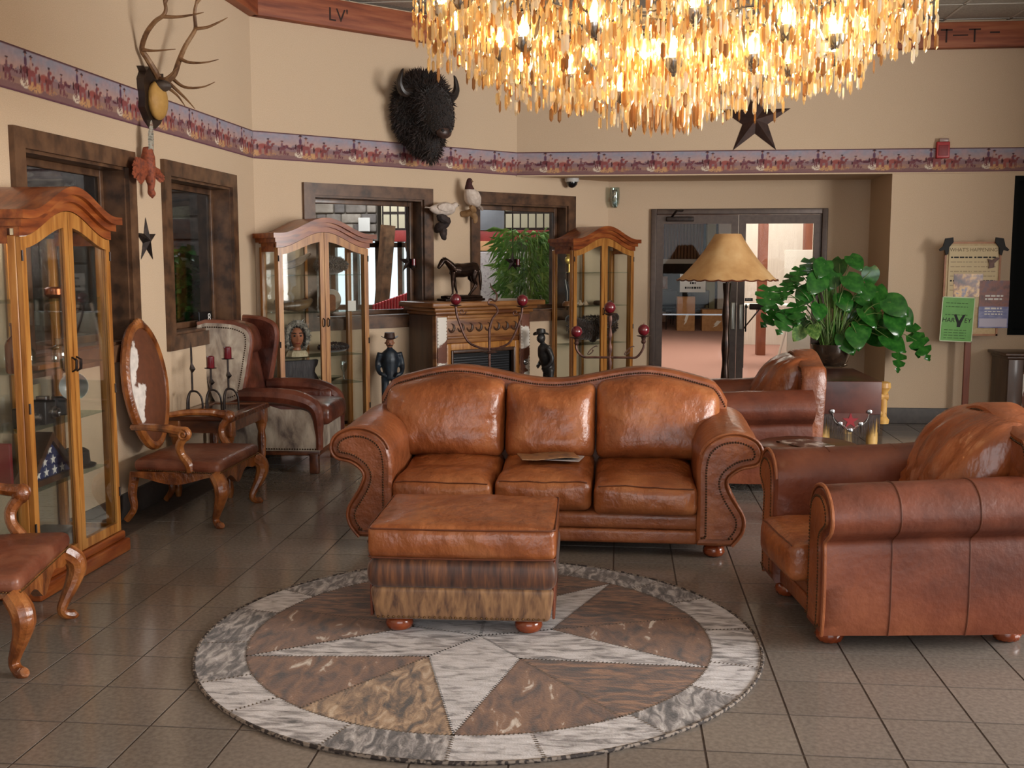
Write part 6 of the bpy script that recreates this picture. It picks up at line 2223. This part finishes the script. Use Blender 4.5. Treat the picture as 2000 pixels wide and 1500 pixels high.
def prism_bit(L, w, d, rot):
    """flat cut crystal: 6-point elongated octahedron-like bar"""
    c, s = math.cos(rot), math.sin(rot)
    pts = [(0, 0, 0), (w / 2, 0, -L * .18), (0, d / 2, -L * .2), (-w / 2, 0, -L * .18), (0, -d / 2, -L * .2), (w / 2, 0, -L * .8), (0, d / 2, -L * .8), (-w / 2, 0, -L * .8), (0, -d / 2, -L * .8), (0, 0, -L)]
    pts = [(x * c - y * s, x * s + y * c, z) for x, y, z in pts]
    fs = [(0, 1, 2), (0, 2, 3), (0, 3, 4), (0, 4, 1), (1, 5, 6, 2), (2, 6, 7, 3), (3, 7, 8, 4), (4, 8, 5, 1), (9, 6, 5), (9, 7, 6), (9, 8, 7), (9, 5, 8)]
    return pts, fs


rc = random.Random(33)


def make_strand(links, long=False):
    g = G()
    cols = []
    z = 0
    for k in range(links):
        last = k == links - 1
        L = rc.uniform(.05, .075) * (1.5 if long else 1)
        w = rc.uniform(.011, .017) * (1.25 if last else 1)
        pts, fs = prism_bit(L, w, w * .55, rc.uniform(0, pi))
        g.add([(x, y, zz + z) for x, y, zz in pts], fs)
        col = GOLDS[rc.choices(range(7), (3, 4, 3, 2, 2, 4, 1))[0]]
        cols += [col] * len(pts)
        z -= L + .004
    return g, cols, -z


STR = {}
for n in (2, 3, 4, 5, 6):
    STR[n] = [make_strand(n) for _ in range(5)]
STRL = [make_strand(2, True) for _ in range(4)]


def colmesh(g, cols, name):
    me = g.mesh(name, smooth=False)
    ca_ = me.color_attributes.new('Col', 'FLOAT_COLOR', 'POINT')
    ca_.data.foreach_set('color', [c for col in cols for c in col])
    me.materials.append(CRYS)
    return me


strands = []     # (x,y,z, key, idx, rot)
bulbs = G()


def cluster(r, a, zb, rad, h, idx):
    x, y = r * math.cos(a), r * math.sin(a)
    zc = zb + h
    part('lamp_cup', G().lathe([(.012, zb + h * .42 - .02), (.03, zb + h * .42), (.034, zb + h * .42 + .03), (.024, zb + h * .42 + .034)], 12), CHROME, ch, loc=(x, y, 0))
    part('bulb', G().lathe([(.006, 0), (.019, .014), (.021, .032), (.013, .058), (.003, .08)], 10), BULB, ch, loc=(x, y, zb + h * .42 + .034))
    part('crystal_ring', G().tube([(x + rad * math.cos(t), y + rad * math.sin(t), zc) for t in [2 * pi * k / 14 for k in range(15)]], .004, 5), CHROME, ch)
    if r > .01:
        part('arm', G().tube(smooth_path([(x * .25, y * .25, 3.02), (x * .6, y * .6, 3.06), (x * .92, y * .92, zb + h * .55), (x, y, zb + h * .42 - .01)], 4), .009, 6), CHROME, ch)
    for rr_, n, short in ((rad, int(rad / .0078), 0), (rad * .66, int(rad / .013), 1), (rad * .3, 4, 0)):
        for k in range(n):
            t = 2 * pi * (k + .5 * rc.random()) / n
            want = h * rc.uniform(.72, 1.0) - short * .02
            key = min(6, max(2, round(want / .066)))
            j = rc.randrange(5)
            ln = STR[key][j][2]
            z0 = min(zc, zb + ln + rc.uniform(0, .05))
            strands.append((x + rr_ * math.cos(t), y + rr_ * math.sin(t), z0, key, j, rc.uniform(0, 6.28)))


for ring, (r, n, zb, rad, h, off) in enumerate(((.40, 7, 2.215, .10, .33, .25), (.68, 12, 2.28, .11, .36, .1), (.915, 17, 2.425, .115, .37, .0))):
    for k in range(n):
        cluster(r, 2 * pi * k / n + off, zb + .02 * math.sin(k * 2.3), rad, h, ring)
# lower central skirt: two tiers of rods below a polished ring
part('hub_ring', G().lathe([(.165, 2.545), (.175, 2.55), (.178, 2.575), (.165, 2.582), (.155, 2.575)], 36, cap=False), CHROME, ch)
for (r, n, z0, key) in ((.165, 44, 2.545, 'L'), (.145, 34, 2.355, 'L'), (.09, 22, 2.335, 'L'), (.175, 30, 2.39, 4)):
    for k in range(n):
        t = 2 * pi * k / n
        if key == 'L':
            strands.append((r * math.cos(t), r * math.sin(t), z0, 'L', k % 4, t))
        else:
            strands.append((r * math.cos(t), r * math.sin(t), z0 + rc.uniform(-.02, .02), 2, k % 5, t))
for k in range(6):
    part('bulb', G().lathe([(.006, 0), (.019, .014), (.021, .032), (.013, .058), (.003, .08)], 10), BULB, ch, loc=(.09 * math.cos(k * pi / 3), .09 * math.sin(k * pi / 3), 2.44))
# upper tiers behind: curtain of crystals between the arms
for (r, n, z0, key) in ((.30, 60, 2.70, 4), (.55, 90, 2.72, 4), (.84, 120, 2.80, 4), (.22, 50, 2.62, 3)):
    for k in range(n):
        t = 2 * pi * (k + rc.random() * .4) / n
        strands.append((r * math.cos(t), r * math.sin(t), z0 + rc.uniform(-.03, .03), key, rc.randrange(5), t))
for r, z in ((.30, 2.705), (.55, 2.725), (.84, 2.805), (.97, 2.79)):
    part('frame_ring', G().tube([(r * math.cos(2 * pi * k / 60), r * math.sin(2 * pi * k / 60), z) for k in range(61)], .010, 6), CHROME, ch)
part('centre_column', G().lathe([(.02, 2.5), (.03, 2.6), (.05, 2.66), (.03, 2.75), (.04, 2.95), (.08, 3.0), (.08, 3.05), (.025, 3.1), (.02, 3.3)], 20), CHROME, ch)
for k in range(8):
    t = k * pi / 4
    part('spoke', G().tube([(.03 * math.cos(t), .03 * math.sin(t), 2.72), (.55 * math.cos(t), .55 * math.sin(t), 2.73), (.97 * math.cos(t), .97 * math.sin(t), 2.80)], .008, 6), CHROME, ch)
part('suspension_rod', G().tube([(0, 0, 3.28), (0, 0, CEIL)], .014, 8), CHROME, ch)
part('canopy', G().lathe([(.02, CEIL - .06), (.12, CEIL - .02), (.12, CEIL)], 20), CHROME, ch)
# 300 strands nearest the eye and in view are parts of their own, the rest one part
order = []
for i, sdt in enumerate(strands):
    p = Vector((sdt[0] + CX, sdt[1] + CYY, sdt[2] - .12 - CAM_H))
    w = p.dot(_W)
    vis = w > 0 and abs(p.dot(_U) / w * FPX) < 740
    order.append((0 if vis else 1, w, i))
order.sort()
near = {i for _, _, i in order[:300]}
meshes = {}
rest_g, rest_c = [], []
vs_all, fs_all, cs_all = [], [], []
for i, (x, y, z, key, j, rt) in enumerate(strands):
    src = STRL[j] if key == 'L' else STR[key][j]
    if i in near:
        kk = (key, j)
        if kk not in meshes:
            meshes[kk] = colmesh(src[0], src[1], 'crystal_strand')
        link('crystal_strand', meshes[kk], None, ch, (x, y, z), (0, 0, rt))
    else:
        c, s = math.cos(rt), math.sin(rt)
        o = len(vs_all)
        vs_all += [(px * c - py * s + x, px * s + py * c + y, pz + z) for px, py, pz in src[0].v]
        fs_all += [tuple(q + o for q in f) for f in src[0].f]
        cs_all += src[1]
gg2 = G()
gg2.v, gg2.f = vs_all, fs_all
stuff(link('crystal_strand_mass', colmesh(gg2, cs_all, 'crystal_strand_mass'), None, ch))
# ------------------------------------------------------------------ rooms behind the windows and doors
DKW = M('dark_planks', [(58, 50, 46), (80, 70, 64), (96, 86, 78)], rough=.6, scale=6, stretch=(2, .3, 3))
GREYW = M('grey_weathered_wall', [(110, 102, 94), (146, 136, 126), (166, 158, 146)], rough=.8, scale=7, detail=7)
CREAMW = M('cream_inner_wall', [(206, 194, 166)], rough=.8)
REDB = M('red_beam', [(110, 34, 32), (130, 44, 40)], rough=.5, scale=8)
REDV = M('red_vinyl', [(120, 26, 30), (146, 38, 40)], rough=.3, scale=6, coat=.2)
CARPET = M('pink_carpet', [(150, 112, 102), (166, 126, 116)], rough=.95, scale=60)
DARKF = M('dark_floor', [(58, 48, 44), (72, 60, 54)], rough=.5, scale=10)
WHITEW = M('white_boards', [(206, 198, 190), (218, 212, 204)], rough=.7, scale=8, stretch=(6, 6, .3))
BRPAN = M('brown_partition', [(96, 62, 40), (132, 90, 58)], rough=.6, scale=5, stretch=(5, 5, .2))
CARD = M('cardboard', [(160, 116, 76), (178, 132, 90)], rough=.8, scale=12)

# room behind the left wall
struct(part('floor_side_room', G().box(-7.2, -3.32, 2.5, 9.0, -.1, 0), DARKF, None, smooth=False))
struct(part('ceiling_side_room', G().box(-7.2, -3.32, 2.5, 9.0, 3.0, 3.1), GREYW, None, smooth=False))
wl = struct(part('wall_side_room', G().box(-7.2, -7.1, 2.5, 9.0, 0, 3.0), DKW, None, smooth=False))
wl2 = struct(part('wall_side_room_end', G().box(-7.2, -3.32, 9.0, 9.1, 0, 3.0), DKW, None, smooth=False))
struct(part('wall_side_room_near', G().box(-7.2, -3.32, 2.4, 2.5, 0, 3.0), DKW, None, smooth=False))
pm = G().rbox(0, 5.3, 0, .02, .01, .19, .006).mesh('plank')
for k in range(15):
    link('plank', pm, DKW, wl, (-7.08, 2.55, .2 * k), (0, 0, pi / 2))
pm = G().rbox(0, 3.6, -.02, 0, .01, .19, .006).mesh('plank')
for k in range(15):
    link('plank', pm, DKW, wl2, (-7.0, 9.0, .2 * k))
rr = random.Random(3)


def bush(name, label, loc, h, r, n, mat, leafl, seed, pot=True, thin=False):
    t = thing(name, label, 'plant', loc)
    rq = random.Random(seed)
    part('pot', G().lathe([(.11, 0), (.15, .22), (.16, .24), (.14, .24), (.12, .2)], 16), M(name + '_pot', [(84, 60, 46)], rough=.7), t)
    g = G()
    st_ = G()
    for k in range(9 if thin else 5):
        a = rq.uniform(0, 6.28)
        st_.tube(smooth_path([(0, 0, .2), (.1 * math.cos(a), .1 * math.sin(a), h * .5), (r * .5 * math.cos(a), r * .5 * math.sin(a), h * .95)], 3), [.008] * 3 + [.005] * 4, 5)
    part('stem', st_, STEM, t)
    for _ in range(n):
        a, z = rq.uniform(0, 6.28), rq.uniform(.25, 1.0)
        q = r * math.sqrt(rq.random()) * (.5 + .6 * z)
        p = Vector((q * math.cos(a), q * math.sin(a), h * z))
        if thin:
            d = (Vector((math.cos(a), math.sin(a), 0)) * .5 + Vector((rq.uniform(-.5, .5), rq.uniform(-.5, .5), rq.uniform(-1.2, .5)))).normalized()
        else:
            d = Vector((rq.uniform(-1, 1), rq.uniform(-1, 1), rq.uniform(-.8, .6))).normalized()
        s = d.orthogonal().normalized()
        L = leafl * rq.uniform(.6, 1.2)
        w = L * (.045 if thin else .28)
        m = p + d * L * .5 + Vector((0, 0, .02 * L))
        e = p + d * L + Vector((0, 0, -.25 * L if thin else -.1 * L))
        g.add([p, m + s * w, e, m - s * w], [(0, 1, 2), (0, 2, 3)])
    stuff(part('foliage', g, mat, t, smooth=False))
    return t


bush('leafy_plant', 'dark green leafy plant seen through the left wall window behind the wing chair', (-3.66, 8.55, 0), 1.72, .2, 1100, LEAF, .12, 6)

# dining room behind the angled wall
poly = [(-3.42, 9.12), (-.32, 12.2), (-.32, 22.0), (-13, 22.0), (-13, 9.12)]
struct(part('floor_dining_room', G().prism(poly, -.1, 0, 'z'), DARKF, None, smooth=False))
struct(part('ceiling_dining_room', G().prism(poly, 3.6, 3.7, 'z'), GREYW, None, smooth=False))
YF = 16.0


def hx(px):
    return at(px, 512, YF).x


def hz(py):
    return at(800, py, YF).z


wall('wall_dining_room', frame_m((0, YF), (1, 0), (0, 1)), hx(380), -.32, 0, 3.6, [(hx(652), hx(826), hz(606), hz(470)), (hx(560), hx(598), hz(540), hz(470))], .15, GREYW)
wall('wall_dining_side', frame_m((-.44, 12.2), (0, 1), (1, 0)), 0, 9.8, 0, 3.6, [], .1, CREAMW)
wall('wall_dining_left', frame_m((hx(380), 9.2), (0, 1), (-1, 0)), 0, 7.0, 0, 3.6, [], .12, GREYW)


def pb(name, px0, py0, px1, py1, Y, d, mat, label, cat, group=None, r=.004):
    x0, x1, z0, z1 = pxbox(px0, py0, px1, py1, Y)
    if z0 < .35 or name in ('shelf_goods', 'speckled_screen'):
        z0 = 0
    return solo(name, G().rbox(0, x1 - x0, 0, d, 0, z1 - z0, r), mat, label, cat, (x0, Y, z0), None, group)


# window posts and frame of the dining room
x0, x1 = hx(652), hx(826)
z0, z1 = hz(606), hz(470)
wf = struct(link('window_6', None, loc=(0, YF, 0)))
for k in range(5):
    x = x0 + (x1 - x0) * k / 4
    part('mullion', G().box(x - .035, x + .035, -.05, .1, z0, z1), WALNUT, wf, smooth=False)
part('rail', G().box(x0, x1, -.05, .1, z1 - .10, z1 - .03), WALNUT, wf, smooth=False)
part('rail', G().box(x0, x1, -.05, .1, z0, z0 + .08), WALNUT, wf, smooth=False)
part('pane', G().box(x0, x1, .03, .035, z0, z1), GLASS, wf, smooth=False)
# stone wall panel with separate stones
sx0, sx1, sz0, sz1 = pxbox(585, 372, 735, 470, 15.4)
sb = thing('stone_wall_panel', 'grey stone wall panel seen through the left angled window', 'stone wall', (sx0, 15.4, sz0))
part('mortar', G().box(0, sx1 - sx0, .04, .595, 0, sz1 - sz0), M('mortar', [(128, 118, 108)], rough=.9), sb, smooth=False)
STN = [M('stone_%d' % k, [c, tuple(min(255, q + 26) for q in c)], rough=.85, scale=9) for k, c in enumerate(((126, 116, 108), (150, 138, 126), (108, 100, 96)))]
zz = 0
k = 0
while zz < sz1 - sz0 - .08:
    xx = 0
    hh = rr.uniform(.10, .16)
    while xx < sx1 - sx0 - .06:
        ww = min(rr.uniform(.14, .32), sx1 - sx0 - xx)
        part('stone', G().rbox(xx + .008, xx + ww - .008, rr.uniform(-.02, .02), .1, zz + .008, min(sz1 - sz0, zz + hh) - .008, .02), STN[k % 3], sb)
        xx += ww
        k += 1
    zz += hh
# timber frame with picture on the stone
pb('wall_picture', 700, 425, 722, 452, 15.3, .03, PAPER, 'small white framed picture on the stone wall panel through the left angled window', 'picture')
# loft railing above a red beam
rl = thing('loft_railing', 'dark loft railing with thin balusters above the red beam, through the angled windows', 'railing', (0, 14.6, 0))
ra, rb_ = at(748, 448, 14.6), at(1108, 448, 14.6)
zt2, zm2, zb2 = at(800, 372, 14.6).z, at(800, 416, 14.6).z, at(800, 448, 14.6).z
for zz in (zt2, zm2, zb2):
    part('rail', G().box(ra.x, rb_.x, -.02, .02, zz - .018, zz + .018), IRON, rl, smooth=False)
bm_ = G().box(-.009, .009, -.009, .009, zb2, zt2).mesh('baluster', smooth=False)
nbal = int((rb_.x - ra.x) / .105)
for k in range(nbal + 1):
    link('baluster', bm_, IRON, rl, (ra.x + k * .105, 0, 0))
pb('red_beam', 745, 449, 1108, 472, 14.5, .25, REDB, 'dark red beam across the dining room below the loft railing', 'beam')
pb('loft_wall', 745, 360, 1108, 449, 15.2, .1, CREAMW, 'pale cream loft wall behind the railing through the angled windows', 'wall panel')
pb('slate_board', 934, 398, 985, 450, 14.49, .08, M('slate_panel', [(86, 86, 90), (98, 98, 102)], rough=.6, scale=5), 'dark grey panel on the railing seen at the left of the right angled window', 'panel')
pb('tan_board', 925, 471, 1010, 490, 14.46, .08, CARD, 'tan board below the red beam in the right angled window', 'board')
pb('speckled_screen', 925, 492, 1040, 640, 13.4, .06, M('speckled_white', [(196, 178, 178), (216, 202, 202), (170, 150, 152)], rough=.8, scale=30), 'pinkish white speckled screen behind the bamboo-like plant', 'screen')
# leaning dark timber and posts
pa, pb_ = at(742, 440, 14.2), at(806, 602, 14.2)
solo('slanted_timber', G().tube([(0, 0, 0), tuple(at(758, 440, 14.0) - at(742, 640, 14.0))], .10, 4), WALNUT, 'dark timber post standing in the dining room seen through the left angled window', 'post', at(742, 640, 14.0))
p1, p2 = at(804, 470, 14.4), at(842, 620, 14.4)
solo('slanted_timber', G().tube([tuple(p1 - p2), (0, 0, 0)], .11, 4), WALNUT, 'slanted dark timber brace at the right of the bright dining room window', 'brace', p2)
# red ribbed booth
bo = at(728, 625, 13.6)
be = at(822, 625, 13.6)
bth = thing('red_booth', 'red ribbed vinyl booth seat seen through the left angled window', 'booth', (bo.x, 13.6, 0))
nW = be.x - bo.x
part('base', G().box(0, nW, 0, .6, 0, .45), M('booth_base', [(44, 30, 28)], rough=.6), bth, smooth=False)
nr_ = 16
for k in range(nr_):
    xa, xb = nW * k / nr_, nW * (k + 1) / nr_
    top_ = at(728, 595, 13.6).z + (at(728, 562, 13.6).z - at(728, 595, 13.6).z) * (k + .5) / nr_
    part('rib', G().rbox(xa, xb, -.03, .12, .45, top_, min(.035, (xb - xa) / 2.2), 1), REDV, bth)
part('seat', G().rbox(0, nW, -.5, .0, .36, .48, .04), REDV, bth)
bush('bamboo_plant', 'feathery bamboo-like plant with long thin leaves behind the right angled window', (at(1026, 600, 12.75).x, 12.75, 0), 2.0, .30, 1500, LEAF2, .24, 9, thin=True)

# hall behind the glass doors
struct(part('floor_hall', G().box(-.3, 9, 12.12, 32, -.1, 0), CARPET, None, smooth=False))
struct(part('ceiling_hall', G().box(-.3, 9, 12.12, 32, 3.7, 3.8), CEILT, None, smooth=False))
wall('wall_hall_far', frame_m((0, 31), (1, 0), (0, 1)), -.3, 9, 0, 3.7, [], .15, M('hall_dark', [(72, 70, 70), (90, 86, 84)], rough=.8, scale=5))
wall('wall_hall_left', frame_m((-.3, 12.12), (0, 1), (-1, 0)), 0, 19, 0, 3.7, [], .1, CREAMW)
wall('wall_hall_right', frame_m((9, 12.12), (0, 1), (1, 0)), 0, 19, 0, 3.7, [], .1, WHITEW)
# brown ribbed partition high on the far side
x0, x1, z0, z1 = pxbox(1285, 395, 1376, 506, 29.0)
pt_ = thing('ribbed_partition', 'brown ribbed partition high at the far end of the hall', 'partition', (x0, 29.0, z0))
nrb = 14
rmesh = G().rbox(0, (x1 - x0) / nrb - .01, 0, .08, 0, z1 - z0, .015).mesh('rib')
for k in range(nrb):
    link('rib', rmesh, BRPAN, pt_, ((x1 - x0) * k / nrb, 0, 0))
part('head_rail', G().box(-.05, x1 - x0 + .05, .05, .15, z1 - z0 - .1, z1 - z0 + .05), BRPAN, pt_, smooth=False)
pb('white_beam', 1285, 506, 1365, 515, 28.8, .2, WHITE, 'long white beam under the brown partition in the hall', 'beam')
pb('pale_pillar', 1378, 395, 1400, 640, 28.0, .4, M('olive_paint', [(178, 172, 134)], rough=.7), 'pale olive pillar at the far end of the hall', 'pillar')
pb('white_wall_panel', 1400, 395, 1432, 640, 27.5, .2, WHITEW, 'white wall panel right of the olive pillar in the hall', 'wall panel')
pb('white_wall_panel', 1432, 380, 1700, 680, 21.5, .2, WHITEW, 'wide white boarded wall behind the right glass door', 'wall panel')
RW = M('redwood_post', [(112, 60, 42), (140, 82, 58)], rough=.6, scale=5, stretch=(2, 2, .3))
pb('wooden_post', 1478, 380, 1503, 694, 19.0, .25, RW, 'reddish wooden post, left of the two behind the right glass door', 'post', 'posts in the hall')
pb('wooden_post', 1566, 380, 1590, 694, 19.0, .25, RW, 'reddish wooden post, right of the two behind the right glass door', 'post', 'posts in the hall')


def carton(px0, py0, px1, py1, Y, d, label, tape=True):
    x0, x1, z0, z1 = pxbox(px0, py0, px1, py1, Y)
    w, h = x1 - x0, z1 - z0
    t = thing('cardboard_box', label, 'box', ((x0 + x1) / 2, Y, 0 if z0 < .2 else z0), 0)
    part('carton', G().rbox(-w / 2, w / 2, 0, d, 0, h, .006), CARD, t)
    part('flap', G().box(-w / 2, w / 2, 0, d * .49, h, h + .008).box(-w / 2, w / 2, d * .51, d, h, h + .008), CARD, t, smooth=False)
    if tape:
        part('packing_tape', G().prism([(-.12 * w, h * .18), (.02 * w, h * .25), (.18 * w, h * .5), (.06 * w, h * .46)], -.004, .0).prism([(-.1 * w, h * .3), (.0, h * .32), (.1 * w, h * .5), (.02 * w, h * .5)], -.006, -.003), M('tape_shine', [(220, 214, 206)], rough=.2) if 'tape_shine' not in bpy.data.materials else bpy.data.materials['tape_shine'], t, smooth=False)
    return t


carton(1322, 575, 1358, 641, 25.6, .5, 'tall cardboard box with shiny tape standing on the hall carpet')
carton(1371, 600, 1428, 641, 25.6, .6, 'wide cardboard box behind the lamp post on the hall carpet')


def stacking_chair(px, Y, label, rz):
    c = at(px, 600, Y)
    t = thing('stacking_chair', label, 'chair', (c.x, Y, 0), rz, 'chairs at the far end of the hall')
    part('seat', G().rbox(-.23, .23, -.22, .22, .42, .48, .02), BLACK, t)
    part('backrest', G().rbox(-.22, .22, .20, .25, .55, .92, .02), BLACK, t)
    for x in (-.21, .21):
        for y in (-.2, .22):
            part('leg', G().tube([(x, y, 0), (x, y, .43 if y < 0 else .9)], .013, 6), IRON, t)
    return t


stacking_chair(1312, 26.4, 'black chair left of the tall cardboard box in the hall', .3)
stacking_chair(1365, 27.0, 'black chair between the two cardboard boxes in the hall', -.2)
stacking_chair(1297, 28.2, 'black chair far back at the left edge of the glass door', .1)
# folding table behind the right door
tq = at(1490, 594, 17.0)
ft_ = thing('folding_table', 'white folding table with dark metal legs behind the right glass door', 'table', (tq.x + .1, 17.0, 0))
part('top', G().rbox(-.55, .55, -.3, .4, tq.z - .05, tq.z, .01), WHITE, ft_)
for s in (-1, 1):
    part('leg_frame', G().tube(smooth_path([(s * .42, -.25, tq.z - .05), (s * .42, -.25, .06), (s * .42, -.2, .015), (s * .42, .3, .015), (s * .42, .35, .06), (s * .42, .35, tq.z - .05)], 3), .016, 6).tube([(s * .42, .05, tq.z * .55), (s * .12, .05, tq.z - .05)], .012, 6), IRON, ft_)
# white folding screen and easel boards
pb('white_door_panel', 1527, 488, 1590, 690, 18.2, .05, WHITE, 'tall white door panel leaning beside the right wooden post in the hall', 'door panel')
e1 = at(1560, 660, 15.5)
es = thing('easel', 'white folding easel with a pale cloth behind the potted plant', 'easel', (e1.x, 15.5, 0))
for s in (-1, 1):
    part('leg', G().tube([(s * .34, 0, 0), (s * .10, .05, 1.0)], .02, 6), WHITE, es)
part('board', G().rbox(-.16, .16, .02, .05, .35, .85, .01), M('pale_cloth', [(198, 206, 200)], rough=.8, scale=10), es)
# fluorescent fittings
for k, (x, y) in enumerate(((2.4, 14.6), (2.4, 17.4), (2.4, 20.2))):
    f_ = thing('fluorescent_fitting', ('nearest', 'second', 'farthest')[k] + ' fluorescent ceiling fitting in the hall, mirrored in the door glass', 'light fitting', (x, y, 3.7), 0, 'fluorescent fittings in the hall')
    part('housing', G().box(-.6, .6, -.15, .15, -.06, 0), WHITE, f_, smooth=False)
    part('tube_diffuser', G().rbox(-.58, .58, -.12, .12, -.09, -.06, .01), M('lit_tube', [(255, 244, 214)], emis=((255, 240, 205), 6.0)) if k == 0 else bpy.data.materials['lit_tube'], f_)
pb('shelf_goods', 1290, 540, 1304, 578, 29.5, .3, M('goods', [(170, 110, 84), (210, 190, 176)], rough=.6, scale=8), 'stack of orange and white goods at the far left of the hall', 'goods')
bpy.context.view_layer.update()
